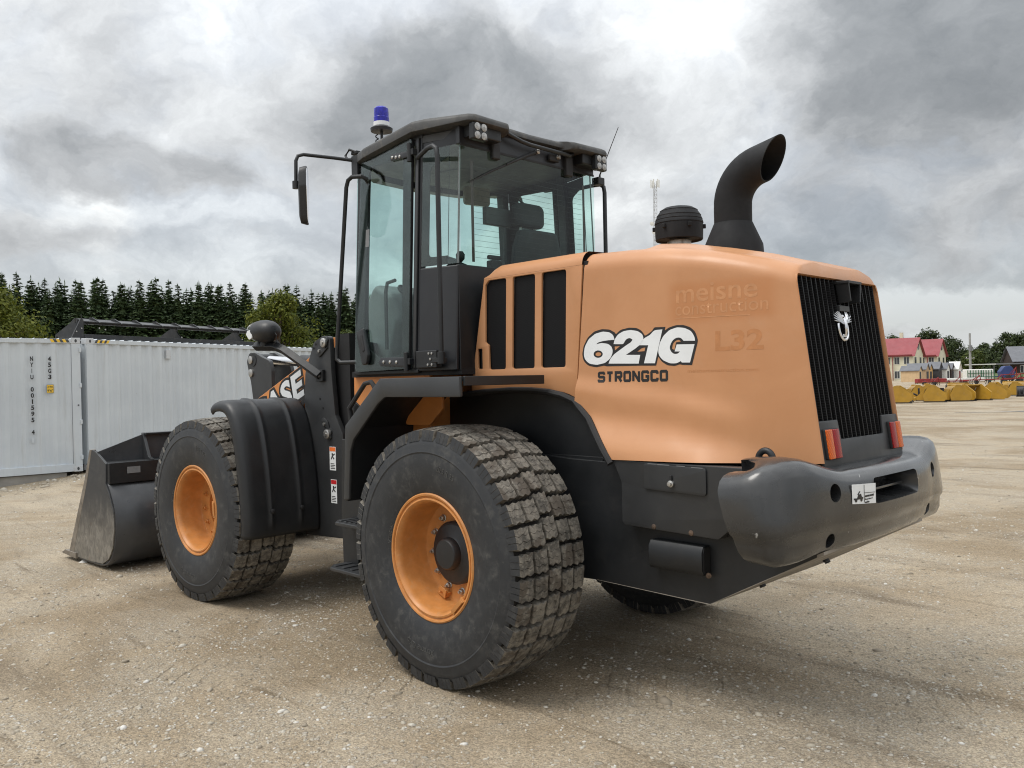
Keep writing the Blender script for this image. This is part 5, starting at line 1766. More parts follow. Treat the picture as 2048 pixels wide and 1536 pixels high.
# ================================================================== front frame, boom and bucket
for s in (1, -1):
    tw = rpoly([(1.835, 0.50), (2.33, 0.48), (2.36, 0.9), (2.29, 1.30), (2.315, 1.54), (2.295, 1.76), (2.17, 1.995), (2.05, 2.04), (1.955, 2.035), (1.945, 1.78), (1.905, 1.43), (1.815, 1.29), (1.79, 1.10), (1.83, 0.9)], [0.02, 0.02, 0.1, 0.1, 0.05, 0.05, 0.05, 0.04, 0.04, 0.1, 0.05, 0.05, 0.05, 0.05], 4)
    me = curve2d_mesh([tw], 0.04, 0.004)
    map_mesh(me, lambda u, v, w_: Vector((u, s*(0.55+w_), v)))
    tow = link_mesh('loader_tower', fixnormals(me), M_grey, LD, FR, 40)
    for (px_, pz_, ax_, az_) in ((2.01, 1.985, 2.075, 1.925), (1.99, 1.285, 2.03, 1.36)):
        me = curve2d_mesh([rpoly([(px_-0.05, pz_+0.02), (px_-0.02, pz_+0.05), (px_+0.04, pz_+0.045), (ax_+0.05, az_-0.02 if az_ < pz_ else az_+0.03), (ax_+0.01, az_-0.05 if az_ < pz_ else az_+0.055), (ax_-0.04, az_-0.02 if az_ < pz_ else az_+0.02), (px_-0.05, pz_-0.03), (px_, pz_-0.05)], 0.02, 3)], 0.012, 0.003)
        map_mesh(me, lambda u, v, w_: Vector((u, s*(0.577+w_), v)))
        link_mesh('pin_plate', fixnormals(me), M_grey, tow, None, 40)
        MB().lathe([(0.036, 0), (0.036, 0.014), (0.030, 0.018), (0.012, 0.018), (0.012, 0.026), (0, 0.026)], (px_, s*0.583, pz_), (0, s, 0), 20).build('pin', M_steel, tow)
        MB().lathe([(0.013, 0), (0.013, 0.010), (0, 0.011)], (ax_, s*0.583, az_), (0, s, 0), 6).build('pin_bolt', M_steel, tow)
    for (bx, bz) in ((2.10, 1.555), (2.06, 1.485), (2.14, 1.98), (2.17, 1.95)):
        MB().cyl((bx, s*0.569, bz), (bx, s*0.5735, bz), 0.009, 10).build('hole', M_dark, tow)
    # warning decals
    if s > 0:
        for (x0, x1, z0, z1, cm_) in ((1.985, 1.905, 1.01, 1.19, M_orangedec), (1.975, 1.900, 0.76, 0.94, M_red)):
            def fd(u, v, w_):
                return Vector((-u, 0.5725+w_, v))
            def dd(poly, off, mat, name):
                me = curve2d_mesh([poly], 0.0008)
                map_mesh(me, lambda u, v, w_: Vector((-u, 0.5715+off+w_, v)))
                link_mesh(name, me, mat, tow, None, 0)
            dd([(-x0, z0), (-x1, z0), (-x1, z1), (-x0, z1)], 0.0, M_white, 'safety_decal')
            dd([(-x0+0.003, z1-0.035), (-x1-0.003, z1-0.035), (-x1-0.003, z1-0.004), (-x0+0.003, z1-0.004)], 0.001, cm_, 'decal_band')
            xm = -(x0+x1)/2
            zc = z1-0.07
            for poly in ([(xm-0.012, zc+0.022), (xm+0.004, zc+0.020), (xm+0.002, zc-0.004), (xm+0.022, zc-0.020), (xm+0.014, zc-0.028), (xm-0.004, zc-0.010), (xm-0.018, zc-0.030), (xm-0.024, zc-0.022), (xm-0.010, zc)], [(xm+0.006, zc+0.012), (xm+0.026, zc+0.020), (xm+0.028, zc+0.012), (xm+0.008, zc)]):
                dd(poly, 0.001, M_ink, 'decal_pictogram')
            for k in range(4):
                dd([(-x0+0.012, z0+0.012+k*0.012), (-x1-0.012-0.008*(k % 2), z0+0.012+k*0.012), (-x1-0.012-0.008*(k % 2), z0+0.017+k*0.012), (-x0+0.012, z0+0.017+k*0.012)], 0.001, M_ink, 'decal_text')
    # lift arm
    bt = [(1.93, 2.03), (2.08, 2.03), (2.54, 1.815), (3.17, 1.565), (3.80, 1.16), (4.18, 0.68), (4.36, 0.42), (4.34, 0.30), (4.22, 0.27), (3.95, 0.52), (3.45, 0.95), (2.95, 1.235), (2.61, 1.42), (2.40, 1.55), (1.95, 1.88)]
    arm = MB().prism(rpoly(bt, 0.05, 3), s*0.40, s*0.47).build('lift_arm', M_orange, LD, FR, bevel=0.006)
    # dark lower stripe on the arm
    sp2 = [(2.30, 1.66), (2.44, 1.585), (2.62, 1.465), (3.0, 1.265), (3.0, 1.228), (2.61, 1.425), (2.40, 1.555), (2.30, 1.61)]
    MB().prism(sp2, s*0.4705, s*0.4722).build('arm_stripe', M_ink, arm)
    base = Vector((3.24, 1.285))
    dr_ = Vector((-0.78, 0.312)).normalized()
    pr_ = Vector((0.312, 0.78)).normalized()
    for (mat_, of_, bo) in ((M_ink, 0.0006, 0.030), (M_white, 0.0022, 0.010)):
        me = text_mesh('CASE', 0.25, 0.0006, bo, 0.12, 1.06)
        us = [v.co.x for v in me.vertices]
        c_ = 0.90/(0.25*2.62)
        def fm(u, v, w_):
            q = base+dr_*(u*c_)+pr_*(v*1.12)
            xx = q.x
            if s < 0:
                # read correctly from the other side
                mid = base+dr_*0.42
                q = mid+dr_*(0.42-u*c_)+pr_*(v*1.12)
                xx = q.x
            return Vector((xx, s*(0.4705+of_+w_), q.y))
        map_mesh(me, fm)
        link_mesh('arm_lettering', me, mat_, arm, None, 0)
    # lift cylinder
    lc = MB().cyl((2.18, s*0.34, 1.66), (3.05, s*0.34, 1.13), 0.072, 20).build('lift_cylinder', M_orange, LD, FR)
    MB().cyl((3.05, s*0.34, 1.13), (3.60, s*0.34, 0.80), 0.035, 16).build('piston_rod', M_chrome, lc)
    MB().lathe([(0.072, -0.02), (0.085, -0.02), (0.085, 0.03), (0.072, 0.03)], (2.62, s*0.34, 1.392), (0.87, 0, -0.53), 20).build('cylinder_collar', M_orange, lc)
    # head lamp on its bracket
    ba = MB()
    pth = [Vector((2.05, s*0.60, 1.735)), Vector((2.36, s*0.72, 1.945)), Vector((2.44, s*0.745, 1.975)), Vector((2.68, s*0.775, 1.985))]
    ba.tube(pth, 0.040, 4, up=(0.5, 0.3, 1))
    ba.box((2.02, min(s*0.57, s*0.60), 1.69), (2.11, max(s*0.57, s*0.60), 1.78))
    bra = ba.build('lamp_bracket', M_black, LD, FR, smooth=20, bevel=0.006)
    MB().lathe([(0.018, 0), (0.018, 0.02), (0, 0.022)], (2.06, s*0.60, 1.735), (0, s, 0), 6).build('bracket_bolt', M_steel, bra)
    lm = MB()
    prof = [(0.0, -0.135), (0.045, -0.130), (0.075, -0.105), (0.092, -0.06), (0.098, -0.01), (0.096, 0.05), (0.088, 0.10), (0.080, 0.128)]
    lm.lathe(prof, (0, 0, 0), (1, 0, 0), 32)
    LM = Matrix.Translation((2.52, s*0.775, 2.095)) @ Matrix.Rotation(R(-3), 4, 'Y') @ Matrix.Scale(0.92, 4, (0, 0, 1))
    lam = lm.build('head_lamp', M_plast, LD, FR @ LM, smooth=60)
    MB().lathe([(0.080, 0.128), (0.083, 0.134), (0.074, 0.165), (0.05, 0.185), (0.0, 0.192)], (0, 0, 0), (1, 0, 0), 32).build('lamp_lens', M_lens, lam)
    MB().lathe([(0.079, 0.126), (0.070, 0.100), (0.03, 0.08), (0, 0.078)], (0, 0, 0), (1, 0, 0), 32).build('lamp_reflector', M_chrome, lam)
    MB().prism(rpoly([(0.05, 0.02), (0.128, 0.0), (0.150, -0.03), (0.10, -0.075), (0.06, -0.06)], 0.012, 3), s*0.075, s*0.090).build('side_marker', M_white, lam, bevel=0.006)
    MB().cyl((0.02, 0, -0.09), (0.02, 0, -0.13), 0.03, 12).build('lamp_stem', M_black, lam)
    MB().tube([(-0.12, 0, 0.0), (-0.155, 0, -0.03), (-0.15, 0, -0.09), (-0.11, 0, -0.11)], 0.004, 6).build('lamp_cable', M_rubber, lam)
# tower cross structure and centre frame
MB().box((1.98, -0.53, 1.30), (2.24, 0.53, 1.95)).box((1.86, -0.53, 0.52), (3.25, 0.53, 1.12)).build('front_frame', M_black, LD, FR, bevel=0.01)
MB().box((1.80, -0.50, 1.05), (1.98, 0.50, 2.05)).build('frame_cover', M_dark, LD, FR)
# tilt cylinder and bell crank
tc_ = MB().cyl((2.22, 0, 1.80), (3.20, 0, 1.872), 0.07, 20).build('tilt_cylinder', M_black, LD, FR)
MB().cyl((3.20, 0, 1.872), (3.75, 0, 1.912), 0.040, 20).build('piston_rod', M_chrome, tc_)
bc = [(3.97, 1.90), (3.92, 1.985), (3.82, 1.985), (3.70, 1.94), (3.56, 1.90), (3.53, 1.80), (3.52, 1.30), (3.62, 0.95), (3.80, 0.72), (3.90, 0.74), (3.86, 1.05), (3.84, 1.40), (3.90, 1.70)]
for s in (1, -1):
    bk = MB().prism(rpoly(bc, 0.05, 4), s*0.085, s*0.125).build('bell_crank', M_grey, LD, FR, bevel=0.005)
    for pz in (1.915, 1.79):
        MB().lathe([(0.038, 0), (0.038, 0.012), (0.030, 0.016), (0, 0.016)], (3.885, s*0.125, pz), (0, s, 0), 18).build('pin', M_steel, bk)
MB().cyl((3.85, -0.13, 1.912), (3.85, 0.13, 1.912), 0.06, 16).box((3.60, -0.42, 0.95), (3.74, 0.42, 1.12)).build('crank_cross_tube', M_black, LD, FR)
MB().cyl((3.85, 0, 0.80), (4.35, 0, 0.72), 0.05, 12).build('bucket_link', M_black, LD, FR)

# front fenders
fprof = [(2.640, 1.520), (2.600, 1.548), (2.53, 1.562), (2.44, 1.562), (2.36, 1.538), (2.29, 1.475), (2.24, 1.38), (2.20, 1.25), (2.165, 1.08), (2.140, 0.90), (2.125, 0.72), (2.122, 0.60), (2.130, 0.545)]
fv = resample([Vector(p) for p in fprof], 40)
for s in (1, -1):
    pts = []
    ys = [0.58, 0.60, 0.70, 0.728, 0.736, 0.752, 0.760, 0.79, 0.95, 0.978, 0.986, 1.002, 1.010, 1.04, 1.12, 1.165, 1.19, 1.203, 1.208, 1.204]
    inw = {1.165: 0.004, 1.19: 0.016, 1.203: 0.034, 1.208: 0.060, 1.204: 0.085}
    for i, p in enumerate(fv):
        t_ = (fv[min(i+1, 39)]-fv[max(i-1, 0)]).normalized()
        nr = Vector((-t_.y, t_.x))
        if nr.dot(p-Vector((WB, AX))) < 0: nr = -nr
        row = []
        for y in ys:
            d = -inw.get(y, 0.0)
            rib = 0.010 if y in (0.736, 0.752, 0.986, 1.002) and 3 < i < 37 else 0.0
            row.append((p.x+nr.x*(d+rib), s*y, p.y+nr.y*(d+rib)))
        pts.append(row)
    ff = MB().grid(pts).build('front_fender', M_plast, LD, FR, smooth=60)
    so_ = ff.modifiers.new('solid', 'SOLIDIFY')
    so_.thickness = 0.012
    so_.offset = -1 if s > 0 else 1
    for y in (0.745, 0.995):
        q = fv[34]
        MB().lathe([(0.018, 0), (0.018, 0.012), (0.012, 0.016), (0, 0.016)], (q.x-0.012, s*y, q.y+0.02), (-1, 0, 0), 12).build('fender_bolt', M_rubber, ff)

# bucket
BW = 1.235
bside = [(4.52, 0.985), (4.53, 0.80), (4.455, 0.71), (4.375, 0.56), (4.36, 0.40), (4.41, 0.22), (4.50, 0.115), (4.64, 0.055), (4.90, 0.045), (5.32, 0.045), (5.38, 0.09), (4.99, 0.78), (4.84, 1.095), (4.76, 1.09)]
M_bside = None
def make_bucket_mat():
    t = NT('bucket_side')
    x, y, z = t.sep()
    n = t.noise(5, 8, 0.7, 0.6)
    wear = t.ramp(t.math('MULTIPLY_ADD', n, 0.55, t.math('MULTIPLY', z, -0.75)), -0.24, 0.12)
    sc = t.noise(18, 5, 0.7, 1.0, vec=t.mapping(scale=(1, 1, 0.55), rot=(0, 0.9, 0)))
    bare = t.mix(t.ramp(sc, 0.35, 0.7), (0.13, 0.12, 0.105), (0.27, 0.25, 0.215))
    rust = t.ramp(t.noise(9, 6, 0.65, 0.4), 0.60, 0.75)
    bare = t.mix(t.math('MULTIPLY', rust, 0.5), bare, (0.17, 0.10, 0.055))
    t.col(t.mix(wear, (0.045, 0.046, 0.048), bare))
    t.b.inputs['Metallic'].default_value = 0.2
    t.rough(t.ramp(n, 0.3, 0.7, 0.40, 0.58))
    t.bump(t.noise(60, 4, 0.6), 0.08, 0.004)
    return t.m
M_bside = make_bucket_mat()
M_bsteel = simple('bucket_worn_steel', (0.20, 0.175, 0.145), 0.5, metal=0.3, var=0.3, scale=8, dust=0.4, dustcol=(0.20, 0.12, 0.07), bump=0.15)
M_bback = simple('bucket_paint', (0.044, 0.046, 0.050), 0.33, var=0.18, scale=3.5, dust=0.18, dustcol=(0.12, 0.12, 0.115), bump=0.04)
shell = [(4.53, 0.80), (4.455, 0.71), (4.375, 0.56), (4.36, 0.40), (4.41, 0.22), (4.50, 0.115), (4.64, 0.055), (4.90, 0.045), (5.32, 0.045)]
sv = resample([Vector(p) for p in shell], 30)
pts = []
for i, p in enumerate(sv):
    pts.append([(p.x, y, p.y) for y in np.linspace(-BW, BW, 9)])
bucket = MB().grid(pts).build('bucket', M_bback, LD, FR, smooth=60)
sm = bucket.modifiers.new('solid', 'SOLIDIFY')
sm.thickness = 0.02
for s in (1, -1):
    MB().prism(rpoly(bside, 0.01, 2), s*(BW-0.012), s*(BW+0.012)).build('bucket_side_plate', M_bside, bucket, bevel=0.003)
    MB().prism([(5.45, 0.085), (5.40, 0.17), (5.03, 0.80), (4.885, 1.10), (4.835, 1.10), (4.97, 0.78), (5.30, 0.16), (5.32, 0.085)], s*(BW+0.014), s*(BW-0.03)).build('side_cutter', M_bsteel, bucket, bevel=0.003)
    MB().add([(4.72, s*BW, 1.085), (4.74, s*BW, 1.085), (4.66, s*0.82, 1.235), (4.68, s*0.82, 1.235), (4.66, s*0.82, 0.99), (4.68, s*0.82, 0.99), (4.72, s*BW, 0.99), (4.74, s*BW, 0.99)], [(0, 2, 4, 6), (1, 7, 5, 3), (0, 1, 3, 2), (2, 3, 5, 4), (6, 7, 1, 0), (4, 5, 7, 6)]).build('spill_guard_wing', M_bback, bucket)
    MB().prism([(4.47, 0.995), (4.55, 1.02), (4.66, 1.235), (4.69, 1.235), (4.69, 0.99)], s*0.815, s*0.845).build('spill_guard_rib', M_grey, bucket, bevel=0.003)
MB().box((4.47, -BW, 0.80), (4.78, BW, 0.992)).build('bucket_top_beam', M_black, bucket, bevel=0.006)
MB().box((4.66, -0.815, 0.99), (4.685, 0.815, 1.235)).build('spill_guard', M_bback, bucket, bevel=0.003)
MB().box((4.62, -0.83, 1.222), (4.72, 0.83, 1.240)).build('spill_guard_rail', M_black, bucket, bevel=0.003)
MB().prism([(5.25, 0.028), (5.60, 0.045), (5.60, 0.058), (5.52, 0.085), (5.25, 0.085)], -BW-0.03, BW+0.03).build('cutting_edge', M_bsteel, bucket, bevel=0.004)
MB().box((4.466, 0.955, 0.885), (4.4695, 1.075, 0.945)).build('bucket_nameplate', M_trimlt, bucket)

# ================================================================== shipping containers
def cont_paint():
    t = NT('container_paint')
    n = t.noise(1.1, 6, 0.6)
    co = t.mix(t.ramp(n, 0.3, 0.7), (0.50, 0.54, 0.575), (0.56, 0.60, 0.63))
    stk = t.noise(7, 6, 0.7, 0.3, vec=t.mapping(scale=(1.6, 1.6, 0.10)))
    co = t.mix(t.math('MULTIPLY', t.ramp(stk, 0.52, 0.78), 0.40), co, (0.36, 0.35, 0.325))
    ru = t.ramp(t.noise(14, 6, 0.7, 0.3), 0.70, 0.76)
    co = t.mix(t.math('MULTIPLY', ru, 0.65), co, (0.23, 0.13, 0.075))
    t.col(co)
    t.rough(0.5)
    t.bump(t.noise(1.4, 3, 0.5), 0.25, 0.06)
    return t.m
M_cont = cont_paint()
def rusty_white():
    t = NT('corner_casting_paint')
    n = t.ramp(t.noise(9, 6, 0.7, 0.4), 0.55, 0.7)
    t.col(t.mix(n, (0.52, 0.54, 0.56), (0.30, 0.19, 0.12)))
    t.rough(0.6)
    return t.m
M_cast = rusty_white()
M_yel = simple('sign_yellow', (0.78, 0.50, 0.05), 0.5)
M_conc = simple('concrete', (0.30, 0.285, 0.26), 0.9, var=0.15, scale=3, bump=0.3, bscale=30)
M_bolt = simple('dark_hardware', (0.05, 0.055, 0.06), 0.5)
CL, CH, CW = 11.7, 2.70, 2.34
def container(origin, dirv, z0, label):
    # origin: near lower corner; local x along the long side, local y away from the yard
    d = Vector(dirv).normalized()
    away = Vector((-d.y, d.x))
    if away.dot(Vector((1, -0.2))) < 0:
        away = -away
    root = empty('shipping_container', (origin[0], origin[1], z0))
    root.matrix_world = Matrix(((d.x, away.x, 0, origin[0]), (d.y, away.y, 0, origin[1]), (0, 0, 1, z0), (0, 0, 0, 1)))
    tag(root, label, 'shipping container', 'shipping containers along the yard')
    # corrugated long sides
    def corr(y, sgn):
        xs = []
        x = 0.17
        p = 0.278
        while x < CL-0.17:
            for dx, dy in ((0, 0), (0.070, 0), (0.139, 1), (0.209, 1)):
                xs.append((x+dx, dy))
            x += p
        xs.append((CL-0.165, 0))
        rows = [[(min(a, CL-0.165), y+sgn*0.036*b, z) for a, b in xs] for z in (0.15, CH-0.10)]
        return MB().grid(rows).build('side_panel', M_cont, root, smooth=0)
    corr(0.018, 1)
    corr(CW-0.018, -1)
    # roof, scalloped by its own corrugation
    xs = []
    x = 0.17
    while x < CL-0.2:
        for dx, dz_ in ((0, 0), (0.09, 0), (0.11, 1), (0.20, 1)):
            xs.append((x+dx, dz_))
        x += 0.22
    MB().grid([[(a, y, CH-0.022+0.02*b) for a, b in xs] for y in (0.03, CW-0.03)]).build('roof_panel', M_cont, root, smooth=0)
    for y in (0.0, CW-0.06):
        MB().box((0.15, y, CH-0.105), (CL-0.15, y+0.06, CH-0.020)).build('top_rail', M_cont, root, bevel=0.006)
        MB().box((0.15, y, 0.0), (CL-0.15, y+0.06, 0.155)).build('bottom_rail', M_cont, root, bevel=0.006)
        for x in (0.0, CL-0.165):
            MB().box((x, y-0.002, 0.11), (x+0.165, y+0.062, CH-0.115)).build('corner_post', M_cont, root, bevel=0.008)
            for z in (-0.006, CH-0.115):
                c = MB().box((x-0.004, y-0.006 if y < 1 else y-0.09, z), (x+0.17, y+0.16 if y < 1 else y+0.066, z+0.12)).build('corner_casting', M_cast, root, bevel=0.008)
                if y < 1:
                    MB().prism([(x+0.083+0.022*math.cos(a), z+0.06+0.034*math.sin(a)) for a in np.linspace(0, 2*PI, 14, endpoint=False)], -0.008, 0.0).build('casting_hole', M_bolt, c)
    for x in (0.02, CL-0.05):
        MB().box((x, 0.06, 0.12), (x+0.03, CW-0.06, CH-0.10)).build('end_panel', M_cont, root)
    MB().box((0.05, 0.05, 0.10), (CL-0.05, CW-0.05, 0.14)).build('floor', M_conc, root)
    # hazard stripes on the top rail
    for k in range(6):
        x = 0.19+k*0.055
        M2 = M_bolt if k % 2 == 0 else M_yel
        MB().add([(x, -0.004, CH-0.09), (x+0.055, -0.004, CH-0.09), (x+0.09, -0.004, CH-0.025), (x+0.035, -0.004, CH-0.025)], [(0, 1, 2, 3)]).build('hazard_stripe', M2, root, smooth=0)
    return root
cL = container((14.765, -1.70), (0.076, 1.0), 0.02, 'pale grey shipping container with black vertical lettering, on the left')
cR = container((14.80, -1.83), (0.33, -0.944), 0.02, 'plain pale grey shipping container behind the loader bucket')
def cont_text(body, t0, z0, h, wd, mat, name):
    for i, ch in enumerate(body):
        if ch == ' ':
            continue
        me = text_mesh(ch, 0.1, 0.0006, 0.0040)
        k = {'1': 0.42, 'I': 0.2}.get(ch, 1.0)
        # stacked characters, upright; local x grows to the left as seen from the yard
        fit_text(me, -wd/2*k, wd/2*k, 0, h)
        zz = z0-i*h*1.31
        map_mesh(me, lambda u, v, w_: Vector((t0-u, -0.001-w_, zz+v)))
        link_mesh(name, me, mat, cL, None, 0)
cont_text('NYIU 001595 4', 0.88, 2.235, 0.092, 0.055, M_ink, 'container_number')
cont_text('45G3', 0.565, 2.235, 0.092, 0.055, M_ink, 'container_code')
def cquad(root, x0, x1, z0, z1, y, mat, name):
    return MB().add([(x0, y, z0), (x1, y, z0), (x1, y, z1), (x0, y, z1)], [(0, 1, 2, 3)]).build(name, mat, root, smooth=0)
cquad(cL, 0.50, 0.625, 1.60, 1.765, -0.002, M_bolt, 'height_sign')
cquad(cL, 0.505, 0.62, 1.605, 1.76, -0.0035, M_yel, 'height_sign')
for k, (s_, zz) in enumerate((('2.9m', 1.70), ("9'6\"", 1.625))):
    me = text_mesh(s_, 0.06, 0.0004, 0.0008)
    fit_text(me, -0.05, 0.05, 0, 0.045)
    map_mesh(me, lambda u, v, w_: Vector((0.563-u, -0.005-w_, zz+v)))
    link_mesh('height_text', me, M_ink, cL, None, 0)
cquad(cL, 0.858, 0.905, 0.625, 0.725, 0.016, M_cont, 'check_digit_box')
for z in (0.28, 1.0, 1.74, 2.46):
    MB().box((-0.012, -0.02, z-0.045), (0.03, 0.02, z+0.045)).build('door_hinge', M_cont, cL, bevel=0.004)
MB().lathe([(0.016, 0), (0.016, 0.006), (0, 0.006)], (0.055, -0.003, 1.34), (0, -1, 0), 12).build('bolt_head', M_bolt, cL)
vb = MB().box((2.02, -0.014, 2.31), (2.14, 0.03, 2.52)).build('vent_cover', M_cast, cR, bevel=0.01)
# concrete sill under the left container
d = Vector((0.076, 1.0)).normalized()
sill = MB().box((0.28, 0.06, -0.34), (11.9, 2.2, -0.012)).build('foundation_sill', M_conc, None, cL.matrix_world.copy(), bevel=0.01)
tag(sill, 'long concrete sill under the left shipping container', 'foundation')

# black attachment lying on the container roofs
M_blackst = simple('black_attachment_paint', (0.018, 0.019, 0.021), 0.35, var=0.2, scale=3, dust=0.15)
att = empty('attachment_frame')
att.matrix_world = Matrix.Translation((15.05, -2.20, 2.735)) @ Matrix.Scale(1.18, 4, (0, 0, 1)) @ Matrix.Rotation(math.atan2(-0.944, 0.33), 4, 'Z')
tag(att, 'long black steel attachment frame lying on top of the containers', 'attachment')
AL = 5.6
MB().box((0, 0.50, 0.0), (AL, 0.62, 0.10)).build('base_beam', M_blackst, att, bevel=0.006)
MB().box((0, 1.35, 0.0), (AL, 1.45, 0.10)).build('rear_beam', M_blackst, att, bevel=0.006)
MB().add([(0, 0.50, 0.335), (AL, 0.50, 0.335), (AL, 0.78, 0.40), (0, 0.78, 0.40), (0, 0.50, 0.32), (AL, 0.50, 0.32), (AL, 0.78, 0.385), (0, 0.78, 0.385)], [(0, 1, 2, 3), (7, 6, 5, 4), (0, 4, 5, 1), (1, 5, 6, 2), (2, 6, 7, 3), (3, 7, 4, 0)]).build('top_plate', M_blackst, att)
MB().box((0, 0.76, 0.30), (AL, 0.82, 0.40)).build('top_tube', M_blackst, att, bevel=0.006)
for k in range(10):
    x = lerp(0.35, AL-0.2, k/9)
    MB().prism([(0.46, 0.322), (0.50, 0.318), (0.80, 0.40), (0.80, 0.43), (0.70, 0.425)], x-0.012, x+0.012, axis='x').build('rib', M_blackst, att)
for x in (0.0, 2.7, 4.75):
    MB().prism(rpoly([(0.50, 0.0), (1.45, 0.0), (1.45, 0.12), (1.0, 0.30), (0.82, 0.40), (0.70, 0.40), (0.78, 0.25), (0.60, 0.10), (0.50, 0.10)], 0.05, 3), x, x+0.035, axis='x').build('gusset', M_blackst, att, bevel=0.003)
MB().prism([(-0.32, 0.0), (-0.02, 0.0), (-0.02, 0.36), (-0.08, 0.38)], 0.50, 0.53).build('end_plate', M_blackst, att)
MB().prism([(AL, 0.0), (AL+0.5, 0.0), (AL+0.45, 0.10), (AL, 0.38)], 0.50, 0.53).build('end_plate', M_blackst, att)
for (x, z) in ((-0.2, 0.14), (-0.08, 0.20), (0.35, 0.22), (0.50, 0.20), (2.6, 0.12), (4.6, 0.14), (AL+0.4, 0.05), (AL+0.2, 0.1)):
    MB().lathe([(0.014, 0), (0.014, 0.02), (0, 0.02)], (x, 0.50, z), (0, -1, 0), 8).build('bolt_head', M_steel, att)
MB().tube([(0.02, 0.6, 0.3), (0.0, 0.6, 0.46)], 0.008, 6).build('hook_pin', M_blackst, att)

# ================================================================== trees
def leafmat(name, c0, c1, trans=0.25):
    t = NT(name)
    gi = t.n('ShaderNodeNewGeometry')
    n = t.noise(0.9, 4, 0.6)
    f = t.math('ADD', t.math('MULTIPLY', gi.outputs['Random Per Island'], 0.6), t.math('MULTIPLY', n, 0.5))
    co = t.mix(t.ramp(f, 0.2, 0.9), c0, c1)
    t.col(co)
    t.rough(0.65)
    t.b.inputs['Specular IOR Level'].default_value = 0.25
    tr = t.n('ShaderNodeBsdfTranslucent')
    t.l(co, tr.inputs[0])
    mx_ = t.n('ShaderNodeMixShader')
    mx_.inputs[0].default_value = trans
    t.l(t.b.outputs[0], mx_.inputs[1])
    t.l(tr.outputs[0], mx_.inputs[2])
    t.l(mx_.outputs[0], t.out.inputs[0])
    return t.m
M_bark = simple('bark', (0.085, 0.066, 0.05), 0.9, var=0.3, scale=8, bump=0.4, bscale=30)
M_spruce = leafmat('spruce_needles', (0.040, 0.066, 0.030), (0.100, 0.145, 0.060), 0.22)
M_leafy = leafmat('yellow_green_leaves', (0.058, 0.080, 0.010), (0.150, 0.165, 0.022), 0.30)
M_leafd = leafmat('dark_green_leaves', (0.020, 0.034, 0.010), (0.052, 0.072, 0.020), 0.2)
M_leafm = leafmat('mid_green_leaves', (0.040, 0.062, 0.012), (0.095, 0.118, 0.026), 0.25)
def spruce_mesh(seed, H=9.4):
    rg = random.Random(seed)
    vs, fs = [], []
    def tri_strip(p, d, ln, wd, droop, side):
        # a flat feathery branchlet: tapered quad strip with ragged sides
        q1 = p+d*ln*0.55+Vector((0, 0, -droop*0.4))
        q2 = p+d*ln+Vector((0, 0, -droop))
        b = len(vs)
        s_ = side*wd
        vs.extend([p-s_*0.4, p+s_*0.4, q1+s_, q2, q1-s_])
        fs.append((b, b+1, b+2, b+3, b+4))
    z = 0.6
    while z < H:
        f = z/H
        Rr = (1-f)**0.90*2.1+0.06
        nb = 10 if f < 0.85 else 5
        a0 = rg.uniform(0, 6.28)
        for k in range(nb):
            a = a0+2*PI*k/nb+rg.uniform(-0.25, 0.25)
            L_ = Rr*rg.uniform(0.72, 1.15)
            d = Vector((math.cos(a), math.sin(a), rg.uniform(-0.15, 0.12) if f < 0.8 else 0.45))
            side = Vector((-math.sin(a), math.cos(a), 0))
            p = Vector((0, 0, z+rg.uniform(-0.1, 0.1)))
            tri_strip(p, d, L_, 0.10+0.06*L_, 0.20*L_, side)
            m = int(3+L_*5.0)
            for j in range(m):
                t_ = (j+1)/(m+0.5)
                q = p+d*L_*t_+Vector((0, 0, -0.20*L_*t_*t_))
                for sg in (-1, 1):
                    dd = (d*0.65+side*sg*rg.uniform(0.6, 1.1)+Vector((0, 0, rg.uniform(-0.45, 0.25)))).normalized()
                    ll = (0.20+0.42*L_*(1-t_)*0.5)*rg.uniform(0.7, 1.25)
                    sd_ = dd.cross(Vector((rg.uniform(-.4, .4), rg.uniform(-.4, .4), 1))).normalized()
                    tri_strip(q, dd, ll, 0.085, 0.05, sd_)
        z += (0.36 if f < 0.6 else 0.27)*rg.uniform(0.85, 1.15)
    # dense inner foliage round the trunk
    for lv in range(12):
        z0 = 0.5+lv*(H-1.6)/12
        for k in range(11):
            a = 2*PI*k/11+rg.uniform(-0.2, 0.2)
            rr = (1-z0/H)**0.9*2.1*rg.uniform(0.42, 0.62)
            p = Vector((rr*0.25*math.cos(a), rr*0.25*math.sin(a), z0+0.75+rg.uniform(-0.15, 0.15)))
            d = Vector((math.cos(a)*rr, math.sin(a)*rr, -0.75))
            tri_strip(p, d.normalized(), d.length*rg.uniform(0.8, 1.15), 0.26*rr+0.06, 0.0, Vector((-math.sin(a), math.cos(a), 0)))
    for k in range(6):
        p = Vector((0, 0, H-0.5+k*0.1))
        a = rg.uniform(0, 6.28)
        tri_strip(p, Vector((math.cos(a)*0.4, math.sin(a)*0.4, 0.9)), 0.30, 0.03, 0, Vector((-math.sin(a), math.cos(a), 0)))
    tri_strip(Vector((0, 0, H-0.1)), Vector((0, 0, 1)), 0.45, 0.02, 0, Vector((1, 0, 0)))
    me = bpy.data.meshes.new('crown')
    me.from_pydata([tuple(v) for v in vs], [], fs)
    me.update()
    return me
ME_spr = []
for k in range(5):
    me = spruce_mesh(20+k)
    me.materials.append(M_spruce)
    ME_spr.append(me)
tm = MB().tube([(0, 0, -0.1), (0.02, 0, 3), (0, 0.02, 6.5), (0, 0, 9.3)], [0.15, 0.11, 0.06, 0.01], 8).me('trunk')
tm.materials.append(M_bark)
rng = random.Random(77)
